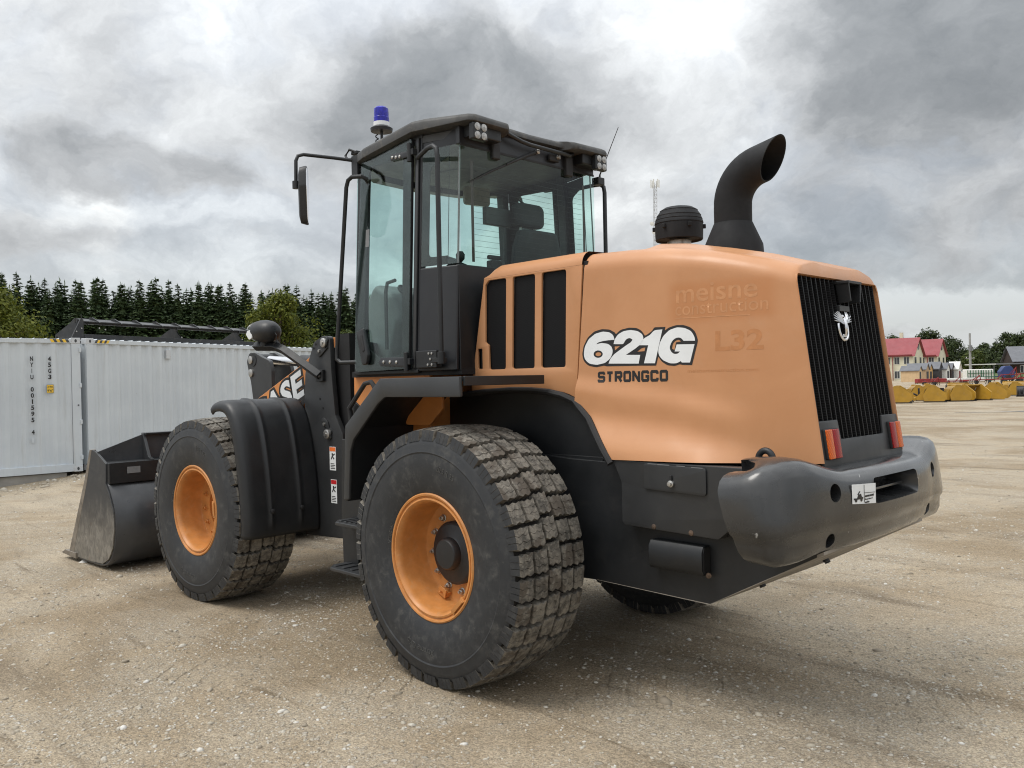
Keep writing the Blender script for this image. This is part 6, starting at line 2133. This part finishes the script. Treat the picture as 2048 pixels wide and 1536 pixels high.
def spruce(x, y, sc, label):
    r = empty('spruce_tree', (x, y, ground_z(x, y)), rng.uniform(0, 6.28))
    r.scale = (sc*rng.uniform(0.92, 1.1),)*2+(sc,)
    tag(r, label, 'spruce tree', 'spruce trees in the plantation behind the containers')
    for nm, me in (('trunk', tm), ('crown', ME_spr[rng.randrange(5)])):
        o = bpy.data.objects.new(nm, me)
        COL.objects.link(o)
        o.parent = r
A_ = Vector(site(-38.5, 56.0))
B_ = Vector(site(-5.0, 77.0))
dv = (B_-A_).normalized()
nv_ = Vector((-dv.y, dv.x))
if nv_.dot(FH) < 0: nv_ = -nv_
ROWN = ['front', 'second', 'third', 'fourth', 'fifth', 'rear']
for row in range(6):
    t_ = rng.uniform(0, 1)
    while t_ < (B_-A_).length:
        p = A_+dv*(t_+rng.uniform(-0.4, 0.4))+nv_*(row*1.9+rng.uniform(-0.5, 0.5))
        spruce(p.x, p.y, rng.uniform(0.90, 1.04)+0.02*row, 'dark green spruce in the dense %s row behind the containers' % ROWN[row])
        t_ += rng.uniform(1.15, 1.75)

def broad_mesh(seed, H, Wd, nclump, leaves, ls, low=0.22):
    rg = random.Random(seed)
    trunk = MB()
    limbs = []
    hb = H*low
    trunk.tube([(0, 0, -0.1), (0.03*H/8, 0, hb*0.6), (0, 0.02, hb), (0.05, 0, H*0.55), (0, 0, H*0.8)], [0.030*H, 0.024*H, 0.021*H, 0.012*H, 0.004*H], 10)
    cl = []
    for k in range(nclump):
        u = rg.random()
        a = rg.uniform(0, 2*PI)
        zz = lerp(hb, H*0.93, u**0.85)
        f = math.sin(PI*min(max((zz-hb*0.7)/(H-hb*0.7), 0.05), 0.98)**0.75)
        rr = Wd/2*f*rg.uniform(0.35, 0.95)
        c = Vector((rr*math.cos(a), rr*math.sin(a), zz))
        cl.append((c, rg.uniform(0.12, 0.24)*Wd*(0.65+0.5*f)))
        trunk.tube([(0, 0, max(hb*0.8, zz-H*0.28)), tuple(c*0.55+Vector((0, 0, zz*0.43))), tuple(c)], [0.010*H, 0.006*H, 0.002*H], 6)
    vs, fs = [], []
    for c, r_ in cl:
        for j in range(leaves):
            d = Vector((rg.gauss(0, 1), rg.gauss(0, 1), rg.gauss(0, 0.8))).normalized()
            p = c+d*r_*(rg.random()**0.45)
            p.z = max(p.z, hb*0.55)
            n = (d+Vector((rg.uniform(-0.9, 0.9), rg.uniform(-0.9, 0.9), rg.uniform(-0.2, 0.9)))).normalized()
            t1 = n.cross(Vector((rg.uniform(-1, 1), rg.uniform(-1, 1), rg.uniform(-1, 1)))).normalized()
            t2 = n.cross(t1)
            s_ = ls*rg.uniform(0.6, 1.3)
            b = len(vs)
            vs.extend([p-t1*s_, p+t2*s_*0.55, p+t1*s_, p-t2*s_*0.55])
            fs.append((b, b+1, b+2, b+3))
    me = bpy.data.meshes.new('crown')
    me.from_pydata([tuple(v) for v in vs], [], fs)
    me.update()
    return trunk, me
def broad(name, lat, dist, H, Wd, seed, mat, label, cat='tree', group=None, nclump=26, leaves=260, ls=0.10, low=0.22, z=None):
    x, y = site(lat, dist)
    r = empty(name, (x, y, ground_z(x, y) if z is None else z))
    tag(r, label, cat, group)
    tr, me = broad_mesh(seed, H, Wd, nclump, leaves, ls, low)
    tr.build('trunk', M_bark, r)
    link_mesh('crown', me, mat, r, None, 0)
    return r
broad('leafy_tree', -22.4, 37.0, 6.3, 5.4, 3, M_leafy, 'yellow-green leafy tree behind the left container at the picture edge', nclump=34, leaves=330, ls=0.085, low=0.12)
broad('leafy_tree', -13.2, 48.0, 7.1, 5.0, 5, M_leafy, 'yellow-green leafy tree behind the containers, left of the cab', nclump=36, leaves=330, ls=0.095, low=0.12)
broad('shrub', -9.6, 48.5, 4.9, 2.8, 8, M_leafm, 'olive green shrub right beside the cab hand rail', 'shrub', nclump=16, leaves=260, ls=0.09, low=0.08)
broad('shrub', -11.0, 47.0, 4.4, 3.0, 9, M_leafm, 'olive green shrub behind the head lamp', 'shrub', nclump=16, leaves=260, ls=0.09, low=0.08)
broad('shrub', -20.1, 47.0, 4.2, 1.6, 12, M_leafy, 'small light green shrub seen through the black attachment frame', 'shrub', nclump=12, leaves=220, ls=0.08, low=0.08)
broad('shrub', -14.5, 45.5, 4.1, 2.2, 14, M_leafm, 'low dull green shrub beside the end of the attachment frame', 'shrub', nclump=12, leaves=220, ls=0.08, low=0.08)

# far trees on the right
fa = [(105.0, 232, 11.6, 12.0, 31, M_leafd, 'round dark tree behind the left red roof'),
      (96.5, 240, 10.8, 10.0, 32, M_leafd, 'dark tree showing above the red roof next to the loader'),
      (117.5, 238, 13.8, 13.0, 33, M_leafd, 'tallest dark tree just right of the left red gable'),
      (125.0, 240, 11.5, 10.0, 34, M_leafd, 'dark tree left of the utility pole'),
      (112.0, 205, 6.6, 6.5, 35, M_leafm, 'small bright green tree at the end of the red roofed house'),
      (131.5, 236, 9.6, 9.0, 36, M_leafd, 'dark tree right of the utility pole'),
      (138.0, 234, 12.8, 9.5, 37, M_leafd, 'loose dark tree near the right edge'),
      (146.0, 236, 13.6, 13.0, 38, M_leafd, 'broad dark tree above the grey house'),
      (155.0, 240, 11.8, 12.0, 39, M_leafd, 'dark tree at the right edge of the picture'),
      (121.0, 215, 6.5, 8.0, 40, M_leafd, 'low dark tree under the utility pole'),
      (134.0, 220, 6.5, 8.5, 41, M_leafd, 'low dark tree behind the pale canopy')]
for (la, di, h, w_, sd_, m_, lb) in fa:
    broad('broadleaf_tree', la, di, h, w_, sd_, m_, lb, 'tree', 'trees beyond the yard on the right', nclump=30, leaves=150, ls=0.34, low=0.16)
x, y = site(118.5, 190)
r = empty('fir_tree', (x, y, 0))
r.scale = (0.9, 0.9, 0.52)
tag(r, 'small dark fir beside the grey house', 'fir tree')
for nm, me in (('trunk', tm), ('crown', ME_spr[1])):
    o = bpy.data.objects.new(nm, me)
    COL.objects.link(o)
    o.parent = r

# ================================================================== far buildings
M_redroof = simple('red_roof', (0.255, 0.050, 0.058), 0.6, var=0.08, scale=0.5)
M_cream = simple('cream_wall', (0.62, 0.59, 0.45), 0.8, var=0.05, scale=0.6)
M_win = simple('window_glass', (0.055, 0.06, 0.065), 0.15)
M_redtrim = simple('red_trim', (0.20, 0.03, 0.03), 0.6)
M_whtrim = simple('white_trim', (0.70, 0.70, 0.66), 0.6)
M_greyroof = simple('grey_roof', (0.15, 0.155, 0.17), 0.8, var=0.1, scale=1)
M_brownwall = simple('brown_wall', (0.05, 0.035, 0.03), 0.8)
M_greywall = simple('dark_wall', (0.045, 0.046, 0.05), 0.8)
M_tan = simple('tan_boards', (0.60, 0.43, 0.25), 0.8, var=0.08, scale=2)
M_tan2 = simple('brown_tan_boards', (0.40, 0.28, 0.17), 0.8, var=0.1, scale=2)
M_orangew = simple('orange_tan_boards', (0.58, 0.36, 0.14), 0.8, var=0.08, scale=2)
def local(lat, dist, yaw_deg, z=0.0):
    x, y = site(lat, dist)
    return Matrix.Translation((x, y, z)) @ Matrix.Rotation(SA+R(yaw_deg), 4, 'Z')
def gable_house(name, lat, dist, yaw, Lx, Wy, he, hr, wall, roof, label, cat, over=0.35, group=None):
    # ridge along local x (to the right); local -y faces the yard
    r = empty(name)
    r.matrix_world = local(lat, dist, yaw)
    tag(r, label, cat, group)
    MB().prism([(0, -0.6), (Wy, -0.6), (Wy, he), (Wy/2, hr), (0, he)], 0, Lx, axis='x').build('wall', wall, r)
    k = (hr-he)/(Wy/2)
    rf = MB()
    t_ = 0.12
    for sgn in (0, 1):
        y0 = -over if sgn == 0 else Wy+over
        z0 = he-over*k
        rf.add([(-over, y0, z0+0.03), (Lx+over, y0, z0+0.03), (Lx+over, Wy/2, hr+0.03), (-over, Wy/2, hr+0.03), (-over, y0, z0+t_+0.03), (Lx+over, y0, z0+t_+0.03), (Lx+over, Wy/2, hr+t_+0.03), (-over, Wy/2, hr+t_+0.03)],
               [(0, 1, 2, 3), (4, 5, 6, 7), (0, 1, 5, 4), (1, 2, 6, 5), (2, 3, 7, 6), (3, 0, 4, 7)])
    rf.build('roof', roof, r)
    return r
def face_box(r, x0, x1, z0, z1, y0, y1, mat, name):
    return MB().box((x0, y0, z0), (x1, y1, z1)).build(name, mat, r)
def windows(r, rects, y):
    for (x0, x1, z0, z1) in rects:
        wn_ = face_box(r, x0, x1, z0, z1, y-0.06, y+0.02, M_whtrim, 'window')
        xm = (x0+x1)/2
        for (a, b) in ((x0+0.08, xm-0.04), (xm+0.04, x1-0.08)):
            MB().box((a, y-0.075, z0+0.08), (b, y-0.05, z1-0.08)).build('pane', M_win, wn_)
for (lat, dist, Lx, lb) in ((74.1, 192.1, 16.0, 'cream two-storey house with a red roof, nearer the loader'), (88.9, 198.3, 10.0, 'cream two-storey house with a red roof, right-hand wing')):
    h = gable_house('red_roof_house', lat, dist, -40, Lx, 8.0, 5.6, 9.2, M_cream, M_redroof, lb, 'house', 0.5, 'red roofed houses')
    n_ = int(Lx//1.9)
    rects = []
    for k in range(n_):
        x0 = 0.45+k*1.95
        if x0+1.2 < Lx:
            rects += [(x0, x0+1.15, 3.5, 5.1), (x0, x0+1.15, 0.4, 2.1)]
    windows(h, rects, 0.0)
    for k in range(0, n_, 2):
        x0 = 0.20+k*1.95
        face_box(h, x0, x0+0.16, -0.3, 5.6, -0.55, -0.40, M_redtrim, 'porch_post')
    face_box(h, 0.1, Lx-0.1, 5.35, 5.6, -0.6, -0.35, M_redtrim, 'porch_beam')
    MB().box((Lx, 3.7, 6.7), (Lx+0.06, 4.8, 7.9)).build('gable_window', M_win, h)
    for y0 in (1.2, 5.2):
        MB().box((Lx, y0, 3.4), (Lx+0.06, y0+1.2, 5.0)).build('end_window', M_win, h)
    MB().box((Lx*0.1, 3.9, 9.3), (Lx*0.1+0.7, 4.6, 11.2)).build('chimney', M_cream, h)
sheds = [(69.0, 150, 2.95, 2.2, 2.0, 2.75, M_tan, M_greyroof, 'low tan shed with a grey roof, leftmost of the row', -40),
         (71.9, 154, 3.2, 2.6, 2.2, 3.2, M_tan2, M_greyroof, 'weathered tan shed with a small window, second in the row', -40),
         (75.8, 158, 2.0, 2.6, 2.2, 3.2, M_orangew, M_greyroof, 'orange-tan shed, third in the row', -40),
         (78.6, 160, 2.0, 2.8, 2.3, 3.5, M_greywall, M_greyroof, 'dark grey shed in the middle of the row', -40),
         (81.0, 161, 1.6, 2.6, 2.2, 3.3, M_whtrim, M_greyroof, 'white shed with a grey roof', -40),
         (83.2, 163, 1.4, 2.4, 2.2, 3.2, M_brownwall, M_greyroof, 'narrow brown shed next to the white sheds', -40),
         (84.8, 164, 1.6, 2.6, 2.2, 3.5, M_whtrim, M_whtrim, 'white shed with a white roof, rightmost of the row', -40)]
for i, (la, di, Lx, Wy, he, hr, wm, rm, lb, yw) in enumerate(sheds):
    s_ = gable_house('garden_shed', la, di, yw, Lx, Wy, he, hr, wm, rm, lb, 'shed', 0.18, 'garden sheds for sale')
    MB().box((Lx, 0.7, 0.0), (Lx+0.05, Wy-0.7, 1.8)).build('door', M_redtrim if i in (6,) else (M_greywall if i != 3 else M_brownwall), s_)
    if i in (1, 2):
        w1 = face_box(s_, Lx*0.35, Lx*0.35+0.6, 1.1, 1.75, -0.05, 0.02, M_brownwall, 'window')
        MB().box((Lx*0.35+0.06, -0.065, 1.16), (Lx*0.35+0.54, -0.045, 1.69)).build('pane', M_win, w1)
gh = gable_house('grey_house', 116.5, 196, -14, 14, 8, 4.0, 7.2, M_brownwall, M_greyroof, 'dark house with a grey roof at the right edge', 'house', 0.5)
windows(gh, [(1.2, 2.6, 1.2, 2.8), (4.0, 5.4, 1.2, 2.8), (7.0, 8.4, 1.2, 2.8)], 0.0)
MB().box((-5.0, -2.0, 3.1), (1.5, 3.0, 3.4)).box((-4.8, -1.8, -0.3), (-4.6, -1.6, 3.1)).box((-1.6, -1.8, -0.3), (-1.4, -1.6, 3.1)).build('porch', M_greyroof, gh)
cn = empty('canopy')
cn.matrix_world = local(101.0, 186, 0)
tag(cn, 'long pale flat canopy roof in front of the dark trees', 'canopy')
MB().box((0, 0, 3.05), (5.6, 2.5, 3.25)).build('roof', M_whtrim, cn)
for x in (0.3, 2.8, 5.2):
    MB().box((x, 0.2, -0.4), (x+0.12, 0.32, 3.05)).build('post', M_bolt, cn)
hg = MB()
cx0, cy0 = site(103, 176)
hg.loft([[(cx0+math.cos(a)*9*k, cy0+math.sin(a)*9*k, -0.3+1.6*h_) for a in np.linspace(0, 2*PI, 30, endpoint=False)] for k, h_ in ((1, 0), (0.8, 0.5), (0.5, 0.8), (0.2, 0.9))])
bank = hg.build('grass_bank', simple('grass', (0.075, 0.105, 0.030), 0.9, var=0.25, scale=0.6, bump=0.5, bscale=6))
tag(bank, 'low green grassy bank before the far trees', 'grass', kind='structure')

# utility poles
M_pole = simple('pole_wood', (0.30, 0.30, 0.29), 0.85, var=0.15, scale=2)
for (la, di, h, lb) in ((86.8, 160, 8.9, 'grey utility pole with a transformer beside the sheds'), (110.5, 181, 9.2, 'utility pole in front of the grey house at the right edge')):
    p_ = empty('utility_pole')
    p_.matrix_world = local(la, di, 0)
    tag(p_, lb, 'utility pole', 'utility poles')
    MB().tube([(0, 0, -0.5), (0, 0, h)], [0.26, 0.17], 10).build('pole', M_pole, p_)
    MB().box((-0.85, -0.06, h*0.46), (0.85, 0.06, h*0.46+0.13)).build('cross_arm', M_pole, p_)
    MB().cyl((0.0, -0.30, h*0.62), (0.0, -0.30, h*0.74), 0.26, 12).build('transformer', M_trimlt, p_)
    for s in (-0.7, 0.7):
        MB().lathe([(0.05, 0), (0.08, 0.08), (0.03, 0.2), (0, 0.2)], (s, 0, h*0.46+0.13), (0, 0, 1), 8).build('insulator', M_whtrim, p_)

# lattice radio mast
ms = empty('radio_mast')
mx0, my0 = site(34.05, 200)
ms.matrix_world = Matrix.Translation((mx0, my0, 0)) @ Matrix.Rotation(SA, 4, 'Z') @ Matrix.Rotation(R(0.9), 4, 'Y')
tag(ms, 'tall lattice radio mast rising behind the hood', 'radio mast')
HM = 48.0
cr3 = [(0.46*math.cos(a), 0.46*math.sin(a)) for a in (R(90), R(210), R(330))]
M_mast = simple('mast_steel', (0.42, 0.43, 0.44), 0.5, metal=0.2)
for a, b in cr3:
    MB().tube([(a, b, 0), (a, b, HM)], 0.055, 6).build('leg', M_mast, ms)
lat_ = MB()
zz = 18.0
i = 0
while zz < HM-1:
    for k in range(3):
        p0, p1 = cr3[k], cr3[(k+1) % 3]
        if i % 2: p0, p1 = p1, p0
        lat_.tube([(*p0, zz), (*p1, zz+0.9)], 0.028, 4)
        lat_.tube([(*p0, zz), (*p1, zz)], 0.028, 4)
    zz += 0.9
    i += 1
lat_.build('lattice', M_mast, ms)
for k in range(6):
    a = 2*PI*k/6
    x, y = 0.95*math.cos(a), 0.95*math.sin(a)
    MB().box((x-0.12, y-0.08, HM-1.3), (x+0.12, y+0.08, HM+0.5)).build('panel_antenna', M_whtrim, ms)
    MB().tube([(x*0.4, y*0.4, HM-0.9), (x, y, HM-0.9)], 0.05, 6).build('antenna_arm', M_mast, ms)
for (dz_, sx_) in ((-10.0, -0.9), (-12.0, -0.4)):
    MB().lathe([(0.0, 0), (0.45, 0.05), (0.5, 0.25), (0.0, 0.3)], (sx_, -0.6, HM+dz_), (0, -1, 0), 16).build('dish', M_whtrim, ms)

# ================================================================== implements parked on the far side of the yard
M_yellow = simple('machine_yellow', (0.40, 0.225, 0.022), 0.45, var=0.15, scale=1.5, dust=0.2)
M_yellowd = simple('machine_yellow_worn', (0.30, 0.175, 0.025), 0.55, var=0.2, scale=2, dust=0.35)
M_redm = simple('machine_red', (0.24, 0.018, 0.018), 0.45, var=0.2, scale=1.5)
M_bluem = simple('machine_blue', (0.022, 0.045, 0.16), 0.4, var=0.15, scale=1)
M_greenm = simple('cage_green', (0.03, 0.12, 0.06), 0.5)
M_blackm = simple('machine_black', (0.018, 0.018, 0.02), 0.5, var=0.2)
def pusher(lat, dist, yaw, W, mats, label, sc=1.0, tilt=0.0, name='snow_pusher', group='yellow snow pushers', cat='snow pusher'):
    r = empty(name)
    r.matrix_world = local(lat, dist, yaw, ground_z(*site(lat, dist))) @ Matrix.Rotation(R(tilt), 4, 'X') @ Matrix.Scale(sc, 4)
    tag(r, label, cat, group)
    m, m2 = mats
    arc = [(0.30, 0.06), (0.36, 0.25), (0.37, 0.50), (0.30, 0.70), (0.14, 0.84), (-0.02, 0.86)]
    arc2 = [(x+0.02, z+0.02) for x, z in arc]
    MB().prism(arc+arc2[::-1], 0.03, W-0.03, axis='x').build('moldboard', m2, r)
    for x in (0.0, W):
        MB().prism([(-0.62, 0.05), (0.36, 0.05), (0.42, 0.40), (0.12, 0.95), (-0.10, 0.95), (-0.75, 0.50), (-0.75, 0.18)], x-0.025, x+0.025, axis='x').build('end_plate', m, r)
        MB().box((x-0.06, -0.78, 0.0), (x+0.06, 0.40, 0.06)).build('skid', M_blackm, r)
    MB().box((0.05, 0.24, 0.0), (W-0.05, 0.29, 0.14)).build('rubber_edge', M_blackm, r)
    n_ = 5
    for k in range(n_):
        x = lerp(0.22, W-0.22, k/(n_-1))
        MB().prism([(0.38, 0.10), (0.85, 0.12), (0.85, 0.22), (0.36, 0.72)], x-0.018, x+0.018, axis='x').build('brace', m, r)
    MB().box((0.1, 0.80, 0.10), (W-0.1, 0.92, 0.24)).build('back_beam', m, r)
    MB().box((W*0.32, 0.62, 0.30), (W*0.68, 0.70, 0.78)).build('coupler', M_blackm, r)
    MB().tube([(W*0.36, 0.70, 0.35), (W*0.36, 0.98, 0.50)], 0.05, 6).build('coupler_arm', M_blackm, r)
    MB().tube([(0.02, 0.0, 0.90), (W-0.02, 0.0, 0.90)], 0.035, 6).build('top_tube', m, r)
    return r
YM = (M_yellow, M_yellowd)
P_ = [(20.9, 46.0, 62, 1.9, 'yellow snow pusher nearest the loader in the front row'),
      (23.2, 46.8, 62, 2.0, 'yellow snow pusher second in the front row'),
      (22.0, 50.3, 118, 2.4, 'yellow snow pusher behind the nearest one'),
      (24.3, 50.6, 70, 2.4, 'yellow snow pusher in the middle of the second row'),
      (26.0, 48.6, 20, 1.2, 'yellow snow pusher turned sideways at the end of the front row'),
      (25.1, 47.6, 84, 1.0, 'small upright yellow snow pusher right of the front pair'),
      (30.2, 56.2, 95, 1.8, 'yellow snow pusher behind the lone tilted one'),
      (24.2, 55.0, 110, 2.6, 'yellow snow pusher half hidden in the third row'),
      (27.3, 55.5, 66, 2.6, 'yellow snow pusher at the back, third row right'),
      (33.3, 56.0, 64, 2.2, 'yellow snow pusher standing among black implements'),
      (35.0, 56.5, 115, 2.2, 'yellow snow pusher farthest to the right')]
for (la, di, yw, W, lb) in P_:
    pusher(la, di, yw, W, YM, lb)
pusher(28.3, 50.0, 55, 2.3, YM, 'lone yellow snow pusher tilted with its end plate to the camera', 1.08, 4)
BM_ = (M_blackm, M_blackm)
for (la, di, yw, W, lb) in ((31.0, 54.5, 120, 1.6, 'black bucket attachment left of the black row'), (33.2, 53.5, 150, 1.5, 'black bucket attachment with pale end in the black row'), (37.8, 59.0, 150, 2.2, 'black attachment at the right edge of the picture'), (36.0, 66.0, 150, 2.4, 'black attachment behind the last yellow pusher')):
    pusher(la, di, yw, W, BM_, lb, 0.72, 0, 'bucket_attachment', 'black attachments on the far side', 'attachment')
# red cultivators and other implements in the row behind
def implement(lat, dist, yaw, L_, H_, mat, label, name='red_cultivator', cat='implement', group='red farm implements'):
    r = empty(name)
    r.matrix_world = local(lat, dist, yaw)
    tag(r, label, cat, group)
    MB().box((0, 0, H_*0.45), (L_, 0.12, H_*0.45+0.12)).box((0, 1.0, H_*0.45), (L_, 1.12, H_*0.45+0.12)).box((0, 0.1, H_*0.45), (0.12, 1.0, H_*0.45+0.12)).box((L_-0.12, 0.1, H_*0.45), (L_, 1.0, H_*0.45+0.12)).build('frame', mat, r)
    n_ = max(4, int(L_/0.42))
    for k in range(n_):
        x = lerp(0.15, L_-0.15, k/(n_-1))
        y = 0.05 if k % 2 else 1.05
        MB().tube([(x, y, H_*0.45), (x, y+0.22, H_*0.30), (x, y+0.05, 0.02)], 0.04, 6).build('tine', M_blackm, r)
    MB().tube([(L_*0.35, 0.05, H_*0.5), (L_*0.5, -0.3, H_), (L_*0.65, 0.05, H_*0.5)], 0.06, 6).build('mast', mat, r)
    MB().tube([(L_*0.5, -0.3, H_), (L_*0.5, 1.05, H_*0.5)], 0.05, 6).build('stay', mat, r)
    for s in (0.2, 0.8):
        MB().lathe([(0.0, -0.08), (0.2, -0.09), (0.32, -0.07), (0.32, 0.07), (0.2, 0.09), (0.0, 0.08)], (L_*s, 1.3, 0.32), (1, 0, 0), 16).build('wheel', M_blackm, r)
    return r
for (la, di, yw, L_, H_, lb) in ((51.2, 104, 12, 2.4, 1.0, 'low red cultivator nearest the sheds'), (54.2, 105, -8, 2.4, 1.0, 'low red cultivator second from the sheds'), (57.3, 106, 10, 2.6, 1.15, 'low red cultivator in front of the white tanks'), (60.5, 107, -5, 2.6, 1.2, 'low red cultivator right of the white tanks'), (63.4, 108, 6, 2.8, 1.3, 'red cultivator in front of the blue baler'), (77.5, 132, 12, 2.4, 2.2, 'tall red implement just right of the blue baler'), (79.6, 133, -14, 2.6, 2.4, 'tall red implement at the right edge of the picture'), (66.5, 109, 25, 2.6, 1.5, 'red implement low at the right edge')):
    implement(la, di, yw, L_, H_, M_redm, lb)
for (la, di, lb) in ((75.5, 140, 'white liquid tank in a green cage, left of the pair'), (78.2, 141, 'white liquid tank in a green cage, right of the pair')):
    r = empty('caged_tank')
    r.matrix_world = local(la, di, 5)
    tag(r, lb, 'tank', 'caged tanks')
    MB().box((0.05, 0.05, 0.15), (2.35, 1.6, 2.0)).build('tank', M_whtrim, r, bevel=0.15, seg=3)
    for k in range(6):
        x = lerp(0, 2.4, k/5)
        MB().box((x-0.05, -0.03, 0.0), (x+0.05, 0.03, 1.85)).build('cage_bar', M_greenm, r)
    for z in (0.1, 0.7, 1.3):
        MB().box((-0.05, -0.05, z), (2.45, 0.02, z+0.08)).build('cage_rail', M_greenm, r)
bl = empty('blue_baler')
bl.matrix_world = local(84.6, 146, -12)
tag(bl, 'dark blue round baler between the red implements', 'baler')
MB().prism(rpoly([(0, 0.5), (2.0, 0.5), (2.2, 1.4), (1.5, 2.5), (0.5, 2.45), (-0.2, 1.5)], 0.35, 4), 0, 1.7).build('body', M_bluem, bl, bevel=0.05)
for y in (-0.12, 1.6):
    MB().lathe([(0.0, 0), (0.3, -0.01), (0.48, 0.03), (0.48, 0.2), (0.3, 0.24), (0.0, 0.22)], (1.0, y, 0.48), (0, 1, 0), 20).build('wheel', M_blackm, bl)
MB().box((-1.6, 0.75, 0.6), (0.1, 0.95, 0.75)).build('drawbar', M_bluem, bl)
# a line of low light pallets and wrapped goods behind the pushers
for k, (la, di, w_, m_, lb) in enumerate(((59.6, 124, 1.9, M_redm, 'low red wrapped pallet load, left'), (62.0, 124, 1.9, M_redm, 'low red wrapped pallet load, right'), (64.6, 125, 2.4, M_whtrim, 'low white wrapped pallet load, left'), (67.6, 126, 3.0, M_whtrim, 'low white wrapped pallet load, right'))):
    r = empty('pallet_load')
    r.matrix_world = local(la, di, 4)
    tag(r, lb, 'pallet', 'pallet loads behind the pushers')
    MB().box((0, 0, 0.14), (w_, 1.0, 0.72)).build('goods', m_, r, bevel=0.06)
    for y in (0.0, 0.45, 0.9):
        MB().box((0, y, 0.0), (w_, y+0.1, 0.14)).build('runner', M_tan2, r)
